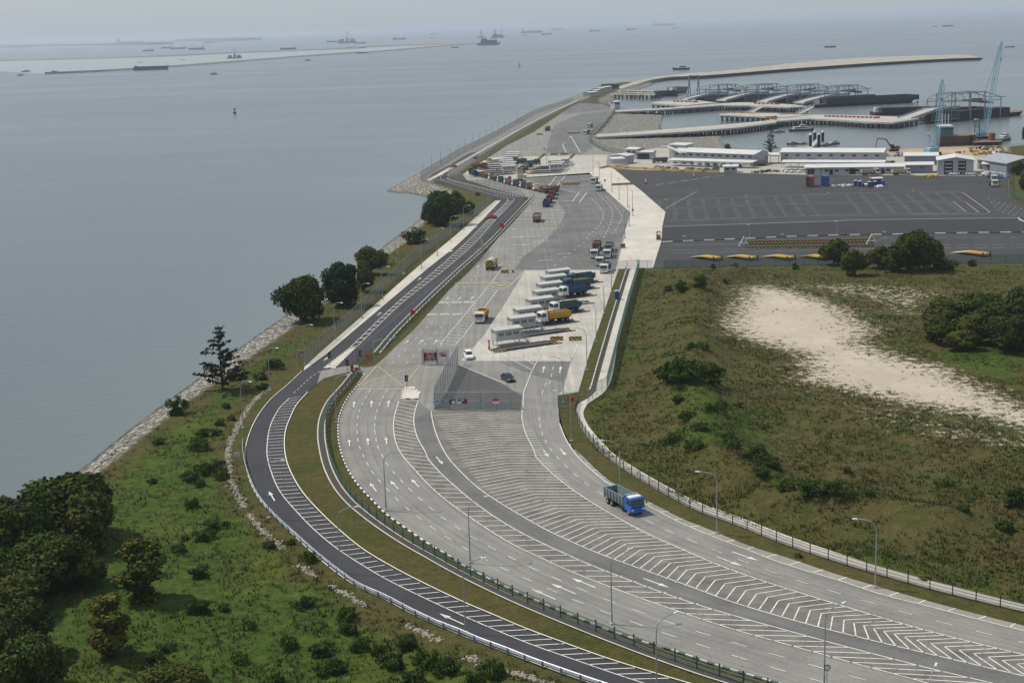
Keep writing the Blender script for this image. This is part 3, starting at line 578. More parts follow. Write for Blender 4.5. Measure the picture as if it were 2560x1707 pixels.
# parking bays: rows of short strokes
def bays(w, x0, x1, y0, y1, s0, s1, n, k, wd):
    for i in range(n):
        f = i / (n - 1)
        for j in range(k):
            g_ = j / (k - 1); x = (x0 + (x1 - x0) * f) * (1 - g_) + (s0 + (s1 - s0) * f) * g_; y = y0[0] * (1 - f) + y0[1] * f; y2 = y1[0] * (1 - f) + y1[1] * f
            a = at(w, x, y + (y2 - y) * g_); b2 = at(w, x + wd, y + (y2 - y) * g_ - 1); strip(pm, [a, b2], .22, Z3, 1)
bays('E', 20, 1430, (645, 590), (700, 655), 10, 1470, 11, 7, 38); bays('E', 20, 1480, (730, 675), (820, 775), 10, 1570, 11, 9, 45)
bays('D', 0, 1370, (820, 795), (910, 895), 70, 1500, 8, 8, 60); bays('D', 100, 1330, (945, 930), (1065, 1050), 180, 1500, 7, 9, 75)
for i in range(14):
    for y in (1075, 1125, 1150): 
        a = at('E', 90 + i * 150 + (y - 1075), y - i * 3); strip(pm, [a, a + Vector((5, .4, 0))], .18, Z3, 1)
for i in range(9):
    for y in (1395, 1490, 1530):
        a = at('D', 470 + i * 240 + (y - 1395) * .2, y - i * 2); strip(pm, [a, a + Vector((4.2, .2, 0))], .18, Z3, 1)
for i in range(7):
    for j in range(4): a = at('D', 1900 + i * 70 + j * 40, 880 + j * 50 + i * 22); strip(pm, [a, a + Vector((.4, 2.5, 0))], .2, Z3, 1)
struct(pm.build('parking_marking', [WHITE, FADED]))
# kerbs
kb = MB(); kerb(kb, KERB_L)
kerb(kb, P('F', [(875, 340), (900, 360), (1200, 438), (1500, 515), (1820, 590)]), .3, .2, 1.6)
kerb(kb, P('E', [(60, 1042), (400, 1028), (800, 1012), (1300, 990), (1800, 975), (2352, 966)], 'D', [(1100, 1330), (2352, 1312)]), .5, .25, 3.4)
struct(kb.build('kerb', [KWHITE, BLACKP]))
pk = MB(); dk = spline(DR_HO[1:], 1.2); strip(pk, dk, .16, .14, off=.2)
for q in spline(DR_L, 1.2)[::1]: pass
struct(pk.build('pale_kerb', KWHITE))
ik = MB(); 
ISL1 = P('I', [(345, 378), (430, 382), (590, 225), (545, 225)]); ISL2 = P('I', [(950, 620), (1085, 620), (1098, 572), (1050, 530), (985, 525), (960, 560)])
ik2 = MB(); ik2.prism(ISL1, 0, .16); ik2.prism(ISL2, 0, .17); struct(ik2.build('traffic_island', A_PALE))
for isl in (ISL1, ISL2):
    e = isl + [isl[0]]
    for a, b2 in zip(e, e[1:]): kerb(ik, [a, b2], .24, .2, .9)
struct(ik.build('island_kerb', [KWHITE, BLACKP]))
# footpaths, drains, rubble
mb = MB(); ribbon(mb, P('F', [(1500, 640), (1300, 810), (1000, 1080), (700, 1330), (420, 1568)], '4', [(2352, 640), (2110, 850), (1990, 960)]), P('F', [(1580, 635), (1300, 930), (1000, 1225), (600, 1545)], '4', [(2352, 690), (2120, 885), (1985, 985)]), Z3)
ribbon(mb, P('7', [(1690, 650), (1490, 742), (1290, 848), (1000, 1010), (840, 1100), (700, 1175)]), P('7', [(1695, 657), (1495, 750), (1290, 860), (1010, 1022), (850, 1112), (715, 1185)]), Z3)
ribbon(mb, P('5', [(2035, 320), (1960, 560), (1880, 820), (1785, 1140), (1690, 1200)]), P('5', [(2080, 322), (2010, 560), (1945, 820), (1870, 1110), (1745, 1205)]), Z3)
PATH_L = P('5', [(1690, 1200), (1670, 1250), (1690, 1330), (1740, 1410), (1810, 1490)], '2', [(1850, 75), (1950, 150), (2080, 235), (2352, 390)], '3', [(240, 455), (480, 540), (760, 655), (1070, 760), (1430, 870), (1830, 980), (2280, 1090), (3300, 1330)])
PATH_R = P('5', [(1745, 1205), (1720, 1260), (1745, 1330), (1800, 1405), (1870, 1480)], '2', [(1910, 65), (2010, 135), (2140, 212), (2352, 330)], '3', [(240, 395), (480, 480), (760, 590), (1070, 700), (1430, 815), (1830, 925), (2280, 1040), (3300, 1280)])
ribbon(mb, PATH_L, PATH_R, Z3)
struct(mb.build('footpath', A_PALE))
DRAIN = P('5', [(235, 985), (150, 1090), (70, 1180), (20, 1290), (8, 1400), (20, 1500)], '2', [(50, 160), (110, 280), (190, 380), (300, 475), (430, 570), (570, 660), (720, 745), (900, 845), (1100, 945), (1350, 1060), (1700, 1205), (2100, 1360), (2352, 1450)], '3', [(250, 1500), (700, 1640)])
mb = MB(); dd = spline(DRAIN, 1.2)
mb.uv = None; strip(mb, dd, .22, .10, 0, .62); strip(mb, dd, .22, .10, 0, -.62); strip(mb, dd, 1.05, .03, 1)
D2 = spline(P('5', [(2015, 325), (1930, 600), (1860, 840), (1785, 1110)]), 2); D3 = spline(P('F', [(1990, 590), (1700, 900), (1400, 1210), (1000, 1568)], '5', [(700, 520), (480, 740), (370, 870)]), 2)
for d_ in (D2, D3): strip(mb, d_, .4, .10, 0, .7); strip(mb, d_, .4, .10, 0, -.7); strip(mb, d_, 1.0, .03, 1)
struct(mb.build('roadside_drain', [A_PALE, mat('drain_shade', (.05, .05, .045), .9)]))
# ================================================================ VEHICLES
def M(name, col, rough=.45, **k): return mat(name, col, rough, **k)
TYRE = M('tyre_rubber', (.022, .022, .022), .9); RIM = M('wheel_rim', (.25, .25, .25), .5); GLASS = M('vehicle_glass', (.02, .026, .03), .08, var=.05, spec=.6)
CHASS = M('chassis_black', (.03, .03, .03), .8); LAMPG = M('lamp_glass', (.7, .7, .65), .2); REDL = M('tail_lamp_red', (.35, .02, .02), .3)
PAINT = {k: M('truck_paint_' + k, c, .4, var=.1, dirt=.35, scale=.7) for k, c in dict(blue=(.015, .12, .45), bluegrey=(.15, .20, .22), white=(.62, .62, .60), yellow=(.50, .27, .02), green=(.025, .085, .07), teal=(.04, .085, .095), dullblue=(.05, .10, .18), darkblue=(.03, .06, .16), brown=(.16, .085, .045), tan=(.27, .22, .15), grey=(.17, .17, .165), red=(.20, .055, .04), orange=(.26, .11, .05), slate=(.08, .10, .12), cream=(.5, .44, .33)).items()}
SOIL = M('soil_load', (.17, .12, .075), .95, scale=1.5, bump=.6)
def wheel(x, y, r, w, par, name='wheel'):
    b = MB(); b.tube([(x, y - w / 2, r), (x, y - w / 2 + .05, r), (x, y + w / 2 - .05, r), (x, y + w / 2, r)], [r * .88, r, r, r * .88], 0, 16)
    s = 1 if y > 0 else -1; b.tube([(x, y + s * w * .46, r), (x, y + s * (w * .5 + .015), r)], [r * .58, r * .5], 1, 12); return b.build(name, [TYRE, RIM], par)
def make_truck(label, cat='dump truck', group='tipper trucks in the checkpoint yard', load=False):
    """tipper, nose towards +x"""
    t = thing('dump_truck', label, cat, group=group)
    b = MB(); b.box((-.2, 0, .78), (7.6, .9, .28)); b.box((1.1, .85, .7), (1.2, .5, .5)); b.box((1.1, -.85, .7), (1.2, .5, .5)); b.box((-2.35, 0, .55), (1.8, 1.9, .2)); b.build('chassis', CHASS, t)
    b = MB(); pr = [(2.25, .75), (4.2, .75), (4.24, 1.62), (4.02, 2.62), (3.85, 2.8), (2.4, 2.86), (2.25, 2.8)]; b.extrude_y(pr, -1.22, 1.22); b.box((2.2, 0, 1.75), (.1, 2.1, 1.9)); cab = b.build('cab', PAINT['white'], t)
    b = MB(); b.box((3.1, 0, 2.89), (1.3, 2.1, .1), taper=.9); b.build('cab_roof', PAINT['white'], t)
    b = MB(); b.face([(4.255, -1.08, 1.7), (4.255, 1.08, 1.7), (4.055, 1.02, 2.6), (4.055, -1.02, 2.6)]); b.build('windscreen', GLASS, t)
    for s in (-1, 1):
        b = MB(); q = [(2.75, s * 1.235, 1.75), (4.0, s * 1.235, 1.75), (3.85, s * 1.235, 2.55), (2.75, s * 1.235, 2.6)]; b.face(q if s < 0 else q[::-1]); b.build('side_window', GLASS, t)
        b = MB(); b.box((4.27, s * .92, 1.05), (.06, .42, .2)); b.build('headlight', LAMPG, t)
        b = MB(); b.tube([(4.1, s * 1.22, 2.4), (4.3, s * 1.5, 2.45), (4.3, s * 1.5, 1.9)], .025, n=4); b.box((4.3, s * 1.5, 2.1), (.08, .2, .42)); b.build('mirror', CHASS, t)
        for x in (3.3, -1.75, -3.05): wheel(x, s * 1.0, .5, .42 if x < 0 else .32, t)
    b = MB(); b.box((4.26, 0, .72), (.16, 2.44, .34)); b.box((4.23, 0, 1.4), (.05, 1.5, .16), 1); b.build('bumper', [PAINT['white'], CHASS], t)
    # tipper body: flared side walls, ribs, headboard with a lip over the cab
    b = MB(); z0, z1, x0, x1 = 1.15, 2.55, -4.1, 1.95
    b.box(((x0 + x1) / 2, 0, z0), (x1 - x0, 2.2, .14))
    for s in (-1, 1):
        b.face([(x0, s * 1.1, z0), (x1, s * 1.1, z0), (x1, s * 1.25, z1), (x0, s * 1.25, z1)][::-s]); b.face([(x0, s * 1.02, z0 + .08), (x1, s * 1.02, z0 + .08), (x1, s * 1.16, z1), (x0, s * 1.16, z1)][::s])
        b.box(((x0 + x1) / 2, s * 1.21, z1), (x1 - x0 + .1, .14, .12))
        for k in range(7): x = x0 + .25 + k * (x1 - x0 - .5) / 6; b.box((x, s * 1.22, (z0 + z1) / 2), (.1, .14, z1 - z0))
    b.box((x1, 0, 2.0), (.1, 2.4, 1.85)); b.box((x1 + .3, 0, 2.98), (.7, 2.3, .07), ry=-.1); b.box((x0, 0, 1.8), (.1, 2.35, 1.3)); b.box((x0 - .06, 0, 2.3), (.1, 2.4, .12)); b.box((x0 - .06, 0, 1.3), (.1, 2.3, .12))
    bed = b.build('tipper_body', PAINT['blue'], t)
    b = MB(); b.face([(x0 + .06, -1.02, z0 + .1), (x1 - .06, -1.02, z0 + .1), (x1 - .06, 1.02, z0 + .1), (x0 + .06, 1.02, z0 + .1)]); b.build('bed_floor', M('bed_floor_worn', (.17, .145, .12), .9), t)
    if load:
        b = MB(); n = 8
        for i in range(n):
            for j in range(5):
                f = lambda a, c: (x0 + .1 + (x1 - x0 - .2) * a / n, -1.1 + 2.2 * c / 5, 2.25 + .35 * math.sin(PI * a / n) * math.sin(PI * c / 5) + .12 * math.sin(a * 5 + c * 3))
                b.face([f(i, j), f(i + 1, j), f(i + 1, j + 1), f(i, j + 1)])
        b.build('load', SOIL, t, smooth=True)
    for s in (-1, 1): q = MB(); q.box((-4.17, s * .95, .85), (.06, .3, .16)); q.build('tail_light', REDL, t)
    return t
def paint(root, part, m):
    for c in root.children:
        if c.name.split('.')[0] == part and c.material_slots: c.material_slots[0].link = 'OBJECT'; c.material_slots[0].material = m
def hdg(w, x0, y0, x1, y1): d = at(w, x1, y1) - at(w, x0, y0); return math.atan2(d.y, d.x)
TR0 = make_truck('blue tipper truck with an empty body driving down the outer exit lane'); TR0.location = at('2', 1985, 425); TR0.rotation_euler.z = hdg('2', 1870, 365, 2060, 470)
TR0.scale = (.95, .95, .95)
for p_ in ('cab', 'bumper'): paint(TR0, p_, PAINT['blue'])  # cab roof stays white: sun glare on the blue cab put into its colour
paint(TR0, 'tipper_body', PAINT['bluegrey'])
TRL = make_truck('white cab tipper with a yellow body full of soil on the third weighbridge lane', load=True)
RD = math.radians
BOOTH_A = RD(27)
def truck(label, pos, rz, cabc, bedc, load=False, z=0.0):
    t = dup(TRL if load else TR0, label, pos + Vector((0, 0, z)), rz)
    for p_ in ('cab', 'bumper', 'cab_roof'): paint(t, p_, PAINT[cabc])
    paint(t, 'tipper_body', PAINT[bedc]); return t
LANES = [(400, 948), (610, 792), (688, 680), (852, 552), (938, 448), (988, 353), (1050, 263), (1112, 186)]
def lane(i):
    p = at('H', *LANES[i], 3.8); c, s = math.cos(BOOTH_A), math.sin(BOOTH_A); x, y = 8.2, -5.6
    return Vector((p.x + x * c - y * s, p.y + x * s + y * c, .35))
TRL.location = lane(2); TRL.rotation_euler.z = PI + BOOTH_A; paint(TRL, 'tipper_body', PAINT['yellow'])
truck('white cab tipper with an orange yellow body driving towards the gate', at('H', 285, 845), hdg('5', 1130, 400, 790, 815), 'white', 'yellow')
truck('grey brown tipper seen from behind, alone on the lane below the queue', at('G', 1005, 1010), hdg('G', 960, 1100, 1085, 860), 'brown', 'tan', True)
TOW = RD(262)
truck('red cab tipper at the back of the cluster of waiting trucks', at('G', 1790, 1375), TOW, 'red', 'brown')
truck('white cab tipper at the left of the cluster, below the red one', at('G', 1765, 1475), TOW, 'white', 'grey')
truck('white cab tipper with a dark body at the back right of the cluster', at('G', 1945, 1400), TOW, 'grey', 'slate')
truck('white cab tipper at the right of the cluster, second in its file', at('G', 1930, 1475), TOW, 'white', 'grey')
truck('white cab tipper in the middle of the cluster, second from the front', at('5', 1832, 290), TOW, 'white', 'grey')
truck('white cab tipper with a grey body at the front of the cluster', at('5', 1866, 338), RD(258), 'white', 'grey')
truck('white cab tipper with a green body on the fourth weighbridge lane', lane(3), PI + BOOTH_A, 'white', 'green')
truck('white cab tipper with a dark blue body on the sixth weighbridge lane', lane(5), PI + BOOTH_A, 'white', 'darkblue')
truck('tipper with a worn teal body on the seventh weighbridge lane', lane(6), PI + BOOTH_A, 'darkblue', 'teal', True)
truck('blue cab tipper with a green body on the farthest weighbridge lane', lane(7), PI + BOOTH_A, 'dullblue', 'green')
QG = 'tipper trucks queuing for the far weighbridges'
row = [(1130, 815, 78, 'dullblue', 'dullblue', 'blue tipper at the tail of the queue'), (1165, 770, 70, 'red', 'red', 'red bodied tipper just ahead of the blue one at the queue tail'), (1195, 715, 72, 'brown', 'red', 'brown tipper third from the queue tail'), (1210, 665, 120, 'slate', 'teal', 'teal bodied tipper at the bend of the queue'), (1185, 630, 150, 'red', 'orange', 'orange bodied tipper at the bend of the queue'), (1105, 640, 165, 'slate', 'brown', 'slate cab tipper after the bend of the queue'), (1030, 622, 165, 'white', 'cream', 'cream bodied tipper in the long row by the fence'),
       (940, 600, 165, 'orange', 'brown', 'orange cab tipper in the long row by the fence'), (850, 580, 165, 'white', 'slate', 'white cab slate tipper right of the red beacon'), (745, 556, 165, 'white', 'teal', 'teal bodied white cab tipper below the cream column'), (640, 532, 165, 'white', 'grey', 'grey bodied tipper below the red beacon'), (550, 508, 165, 'white', 'green', 'green bodied tipper left of the red beacon'), (440, 478, 165, 'white', 'brown', 'white cab brown tipper in the left half of the row'), (318, 448, 163, 'darkblue', 'brown', 'dark cab brown tipper in the left half of the row'), (200, 424, 160, 'dullblue', 'darkblue', 'blue bodied tipper near the left end of the row'), (148, 396, 95, 'slate', 'green', 'dark tipper turning at the left end of the row'), (250, 325, 25, 'orange', 'brown', 'orange cab brown tipper leaving the left end of the row for the weighbridges'),
       (790, 480, 88, 'grey', 'cream', 'cream tipper at the foot of the column between the weighbridges'), (792, 425, 86, 'cream', 'tan', 'tan tipper second in the column between the weighbridges'), (808, 375, 80, 'slate', 'brown', 'brown tipper third in the column between the weighbridges'), (850, 340, 60, 'tan', 'tan', 'tan tipper fourth in the column, at its bend'), (905, 305, 55, 'slate', 'green', 'olive tipper second from the head of the column'), (962, 275, 45, 'green', 'teal', 'green tipper at the head of the column between the weighbridges'), (775, 262, 30, 'slate', 'slate', 'dark tipper standing on the far left weighbridges')]
for i, (x, y, h, c1, c2, lb_) in enumerate(row):
    nx = row[i + 1] if i not in (len(row) - 1, len(row) - 2, 16) else None; a = RD(h) if nx is None or i == 15 else hdg('G', x, y, nx[0], nx[1])
    truck(lb_, at('G', x, y), a, c1, c2, c2 in ('brown', 'tan', 'cream', 'orange'))['group'] = QG
truck('white cab tipper driving out past the tall masts, upper of two', at('G', 1758, 510), RD(258), 'white', 'grey'); truck('white cab tipper driving out past the tall masts, lower of two', at('G', 1818, 610), RD(262), 'white', 'grey')
truck('brown tipper alone on the far concrete before the causeway', at('7', 1488, 855), RD(80), 'brown', 'brown', True)
truck('white cab tipper by the jetty fence, upper of two far ones', at('7', 1765, 832), RD(255), 'white', 'grey'); truck('white cab tipper by the jetty fence, lower of two far ones', at('7', 1742, 878), RD(250), 'white', 'slate')
truck('white flat tipper parked side on before the long shed, left one', at('B', 1700, 1345), RD(0), 'white', 'cream'); truck('white flat tipper parked side on before the long shed, right one', at('B', 2105, 1345), RD(0), 'white', 'cream')
truck('white tipper facing the camera at the right end of the parking ground', at('D', 1945, 705), RD(265), 'white', 'grey'); truck('grey truck behind the white one at the right end of the parking ground', at('D', 1935, 640), RD(265), 'white', 'slate')
truck('grey truck beside the gable end of the left office block', at('A', 2075, 1230), RD(200), 'grey', 'grey'); truck('grey truck at the left end of the car shelter', at('A', 785, 1185), RD(190), 'grey', 'slate')
# hopper lorry with striped back
t = thing('tank_lorry', 'lorry with a cream tank and black and yellow striped back driving away', 'lorry', at('5', 1122, 318), hdg('5', 1122, 330, 1182, 262))
STRIPE, nt, b = _nt('hazard_stripes'); tc = N(nt, 'TexCoord'); wv = N(nt, 'TexWave', wave_type='BANDS', bands_direction='DIAGONAL', i_Scale=.62); LK(nt, tc.outputs['Object'], wv.inputs['Vector']); LK(nt, ramp(nt, wv.outputs['Fac'], [(.49, (.03, .028, .025)), (.51, (.44, .27, .03))]), b.inputs['Base Color']); b.inputs['Roughness'].default_value = .6
b = MB(); b.box((0, 0, .8), (7.4, .9, .3)); b.box((-3.6, 0, .75), (.2, 2.4, .5)); b.build('chassis', CHASS, t)
b = MB(); b.extrude_y([(2.2, .75), (4.1, .75), (4.1, 1.7), (3.9, 2.75), (2.2, 2.8)], -1.2, 1.2); b.build('cab', PAINT['yellow'], t)
b = MB(); b.tube([(-3.5, 0, 2.1), (-3.2, 0, 2.1), (-1, 0, 2.15), (1.4, 0, 2.1), (1.9, 0, 2.0)], [1.0, 1.22, 1.25, 1.2, .8], n=16); b.build('tank', PAINT['cream'], t, smooth=True)
b = MB(); b.disc((-3.56, 0, 2.0), 1.25, (1, 0, 0), .12, 0, 20); b.box((-3.62, 0, 1.2), (.1, 2.4, .7)); b.build('striped_back', STRIPE, t)
for s in (-1, 1):
    for x in (3.2, -1.6, -2.9): wheel(x, s * 1.0, .5, .4, t)
# cars
def make_car(label, col, suv, name='parked_car', group=None):
    t = thing(name, label, 'car', group=group); h = 1.68 if suv else 1.45; k = 1.15 if suv else 1
    P_ = M('car_paint_' + col[0], col[1], .25, var=.05, spec=.6); b = MB()
    ST = [(-2.2, .72, .45, .8), (-2.1, .82, .3, .98), (-1.3, .88, .25, 1.0), (0, .9, .25, .98), (1.0, .89, .25, .96), (1.9, .84, .28, .82), (2.2, .7, .4, .66)]
    ring = lambda x, w, z0, z1: [(x, -w, z0), (x, w, z0), (x, w, z1 * .7 * k), (x, w * .86, z1 * k * .97), (x, -w * .86, z1 * k * .97), (x, -w, z1 * .7 * k)]
    for s_ in ST: b.v += ring(*s_)
    for i in range(len(ST) - 1):
        for j in range(6): a, c = i * 6 + j, i * 6 + (j + 1) % 6; b.f.append((a, c, c + 6, a + 6)); b.m.append(0)
    b.f += [(5, 4, 3, 2, 1, 0), tuple(len(ST) * 6 - 6 + j for j in range(6))]; b.m += [0, 0]; b.build('body', P_, t)
    x0, x1, r0, r1 = (-2.0, 1.15, -1.65, .35) if suv else (-1.65, 1.15, -1.0, .25); zb = .95 * k
    b = MB(); q = [(x0, -.77, zb), (x1, -.77, zb), (x1, .77, zb), (x0, .77, zb), (r0, -.62, h - .05), (r1, -.62, h - .05), (r1, .62, h - .05), (r0, .62, h - .05)]; b.v += q
    for f in ((0, 1, 5, 4), (1, 2, 6, 5), (2, 3, 7, 6), (3, 0, 4, 7), (4, 5, 6, 7)): b.f.append(f); b.m.append(0)
    b.build('glasshouse', GLASS, t); b = MB(); b.box(((r0 + r1) / 2, 0, h - .03), (r1 - r0 + .12, 1.3, .07), taper=.92)
    for s in (-1, 1):
        for (xa, xb) in ((x0, r0), (x1, r1), (-.3, -.3)): b.tube([(xa, s * .775, zb), (xb, s * .63, h - .05)], .045, n=4)
    b.build('roof', P_, t)
    for s in (-1, 1):
        for x in (1.35, -1.35): wheel(x, s * .78, .33, .22, t)
        b = MB(); b.box((2.12, s * .55, .66 * k), (.12, .32, .14)); b.build('headlight', LAMPG, t); b = MB(); b.box((-2.17, s * .58, .72 * k), (.08, .3, .14)); b.build('tail_light', REDL, t)
    return t
C_ = dict(white=('white', (.7, .7, .7)), dark=('dark', (.02, .025, .035)), red=('red', (.36, .02, .02)), silver=('silver', (.38, .39, .4)), green=('green', (.05, .2, .05)), grey=('grey', (.14, .15, .16)))
c1 = make_car('white sport utility car driving out beside the tall gate fence', C_['white'], True, 'car'); c1.location = at('5', 972, 903); c1.rotation_euler.z = hdg('5', 950, 870, 990, 925)
c2 = make_car('dark blue saloon car crossing the dark apron behind the front fence', C_['dark'], False, 'car'); c2.location = at('5', 1228, 1048); c2.rotation_euler.z = hdg('5', 1190, 1028, 1260, 1068)
c3 = make_car('red car on the dark road between the tall fences', C_['red'], False, 'car'); c3.location = at('F', 1458, 872); c3.rotation_euler.z = RD(170)
dup(c3, 'tiny red car at the sharp bend of the causeway road', at('7', 870, 1093), RD(40))
c4 = make_car('white van parked in front of the long shed, left of three', C_['white'], True, group='parked cars'); c5 = make_car('silver car parked behind the yellow barrier, leftmost of the row', C_['silver'], False, group='parked cars'); c6 = make_car('light green van parked at the right end of the row behind the barrier', C_['green'], True, group='parked cars'); c7 = make_car('grey car parked third from the left behind the barrier', C_['grey'], False, group='parked cars')
c4.location = at('B', 640, 1312); c5.location = at('A', 738, 1262); c6.location = at('A', 1500, 1288); c7.location = at('A', 885, 1275)
for c in (c4, c5, c6, c7): c.rotation_euler.z = RD(190)
for src, w, x, y, lb_ in ((c4, 'B', 718, 1312, 'white van parked in front of the long shed, middle of three'), (c4, 'B', 812, 1314, 'white van parked in front of the long shed, right of three'), (c5, 'A', 800, 1268, 'silver car second from the left behind the yellow barrier'), (c5, 'A', 975, 1280, 'silver car fourth from the left behind the yellow barrier'), (c5, 'A', 1140, 1285, 'silver car fifth from the left behind the yellow barrier'), (c7, 'A', 1200, 1288, 'grey car in the middle of the row behind the barrier'), (c5, 'A', 1290, 1293, 'silver car left of the dark one behind the barrier'), (c7, 'A', 1380, 1292, 'grey car beside the green van behind the barrier')): dup(src, lb_, at(w, x, y), RD(190))
for i in range(9): dup(c7 if i % 3 else c5, ordn(i) + ' car from the left in the shade of the left car shelter', at('A', 980 + i * 105, 1190 + i * 7), RD(100))
for i, (x, y) in enumerate(((1400, 560), (1440, 562), (1600, 560), (1650, 560))): dup(c4 if i % 2 else c7, ('grey car left of the white cabin', 'white car right of the white cabin', 'grey car below the gabled hall, left of two', 'white car below the gabled hall, right of two')[i], at('D', x, y), RD(180 if i < 2 else 0))
# forklift on the pale strip
t = thing('forklift', 'small dark forklift standing on the pale concrete strip', 'forklift', at('5', 2212, 128), RD(80)); b = MB(); b.box((-.2, 0, .75), (2.2, 1.3, .8)); b.box((-1.2, 0, .9), (.5, 1.3, .9)); b.build('body', PAINT['orange'], t)
b = MB()
for x in (-.9, .5):
    for y in (-.55, .55): b.tube([(x, y, 1.1), (x + .15, y, 2.5)], .06, n=4)
b.box((-.1, 0, 2.52), (1.6, 1.25, .1)); b.box((-.3, 0, 1.3), (.5, .6, .7)); b.build('overhead_guard', CHASS, t)
b = MB(); b.box((1.05, .45, 1.4), (.12, .12, 2.6)); b.box((1.05, -.45, 1.4), (.12, .12, 2.6)); b.box((1.6, .4, .2), (1.1, .12, .06)); b.box((1.6, -.4, .2), (1.1, .12, .06)); b.build('mast', CHASS, t)
for s in (-1, 1):
    for x in (-.9, .7): wheel(x, s * .55, .35, .25, t)

# ================================================================ STREET FURNITURE
GALV = M('galvanised_steel', (.30, .31, .32), .55, metal=.3); LENS = M('lamp_lens', (.62, .63, .64), .4); CONC = M('base_concrete', (.4, .38, .34), .9)
def make_lamp(h=9.0):
    t = thing('street_lamp', 'x', 'street lamp')
    b = MB(); b.box((0, 0, .12), (.5, .5, .24)); b.build('base', CONC, t)
    b = MB(); b.tube([(0, 0, .2), (0, 0, 1.4), (0, 0, 1.5), (0, 0, h - 1.9)], [.11, .11, .085, .065], n=8); b.build('pole', GALV, t)
    b = MB(); b.tube([(0, 0, h - 1.9), (.04, 0, h - 1.2), (.25, 0, h - .65), (.75, 0, h - .25), (1.5, 0, h - .05), (2.3, 0, h + .03)], .055, n=6); b.build('arm', GALV, t)
    b = MB(); b.box((2.65, 0, h + .03), (.7, .26, .13), taper=.7); b.build('lamp_head', LENS, t); return t
LAMP0 = make_lamp(); LAMPS = []
def lamp(w, x, ytop, ang, label, group, h=9.0, first=[True]):
    p = at(w, x, ytop, h); p.z = 0
    if first[0]: first[0] = False; o = LAMP0; o.location = p; o.rotation_euler.z = RD(ang); o['label'] = label
    else: o = dup(LAMP0, label, p, RD(ang), h / 9.0)
    o['group'] = group; return o
GL, GM, GR, GU = 'street lamps along the shore side of the access road', 'street lamps in the grass median', 'street lamps on the right verge', 'masts on the apron'
for i, (w, x, y) in enumerate((('4', 1566, 1045), ('4', 1746, 828), ('4', 1976, 678), ('4', 2176, 535), ('5', 262, 410), ('5', 398, 300), ('F', 526, 1135), ('F', 736, 988), ('F', 912, 835), ('F', 1086, 695))):
    lamp(w, x, y, -35, 'curved lamp on the shore side of the access road, %s from the near end' % ordn(i), GL)
for i, (w, x, y, a) in enumerate((('I', 422, 432, 0), ('1', 1730, 112, -5), ('1', 2200, 428, 10), ('2', 932, 775, 20), ('2', 2195, 1145, 30))):
    lamp(w, x, y, a, ('curved lamp at the top of the grass median by the gate', 'curved lamp beside the hatched bend of the dark road', 'curved lamp on the green patch of the grass median', 'curved lamp in front of the median railing, just left of the picture middle', 'curved lamp at the bottom of the picture before the dark road')[i], GM)
for i, (w, x, y, a) in enumerate((('2', 412, 65, 10), ('2', 965, 368, 20), ('2', 1899, 718, 25), ('3', 1055, 1080, 30), ('3', 1733, 1518, 60))):
    lamp(w, x, y, a, 'tall curved lamp on the left kerb of the main road, %s from the gate' % ordn(i), 'street lamps on the left kerb of the main road')
for i, (w, x, y) in enumerate((('5', 1583, 892), ('5', 1738, 705), ('5', 1800, 542), ('5', 1635, 1115), ('2', 1955, -15), ('3', 345, 190), ('3', 1391, 500))):
    lamp(w, x, y, 170, ('curved lamp beside the dark asphalt below the weighbridges', 'curved lamp right of the chevron barriers', 'curved lamp on the concrete left of the blue toilet', 'curved lamp by the red sign at the right gate', 'curved lamp behind the path, above the blue truck', 'curved lamp on the verge, first beyond the blue truck', 'curved lamp on the verge near the right edge of the picture')[i], GR)
MAST0 = thing('light_mast', 'x', 'mast', group=GU); b = MB(); b.tube([(0, 0, 0), (0, 0, 10)], [.12, .06], n=6); b.build('pole', GALV, MAST0); b = MB(); b.box((0, 0, .15), (.5, .5, .3)); b.build('base', CONC, MAST0); b = MB(); b.box((.35, 0, 10), (.8, .35, .16)); b.build('lamp_head', LENS, MAST0); _mf = [True]
def mast(w, x, ybase, ytop, label, group=GU):
    p = at(w, x, ybase); bx, by = nat(w, x, ybase); tx, ty = nat(w, x, ytop); h = (by - ty) * px_m(p) * 1.04
    if _mf[0]: _mf[0] = False; o = MAST0; o.location = p; o['label'] = label
    else: o = dup(MAST0, label, p, RD(170))
    o.scale = (1.2, 1.2, h / 10); o['group'] = group; return o
for i, (x, y0, y1) in enumerate(((1740, 400, 165), (1820, 470, 245), (1985, 630, 368), (2080, 730, 458), (2190, 830, 558), (2258, 940, 625), (2213, 1080, 800), (2155, 1240, 890), (2020, 1500, 1172), (1130, 270, 70), (590, 345, 190), (1048, 330, 195))): mast('G', x, y0, y1, 'tall thin light mast on the apron, %s when read from the top right down' % ordn(i))
for i, (w, x, y0, y1) in enumerate((('5', 1905, 470, 330), ('5', 1857, 612, 430), ('7', 905, 985, 940), ('7', 672, 1120, 1060), ('7', 730, 1090, 1010), ('7', 790, 1060, 985), ('7', 852, 1020, 960), ('7', 945, 985, 905), ('7', 1000, 960, 880), ('7', 1043, 930, 860), ('7', 1085, 905, 835), ('7', 1128, 880, 810), ('7', 1165, 860, 785), ('7', 1205, 840, 765), ('7', 1243, 815, 755), ('7', 1285, 795, 735))): mast(w, x, y0, y1, ('thin straight mast by the grass strip, upper one', 'thin straight mast by the grass strip, lower one')[i] if i < 2 else 'thin mast on the sea side of the causeway, %s from its near end' % ordn(i - 2), 'masts along the causeway')
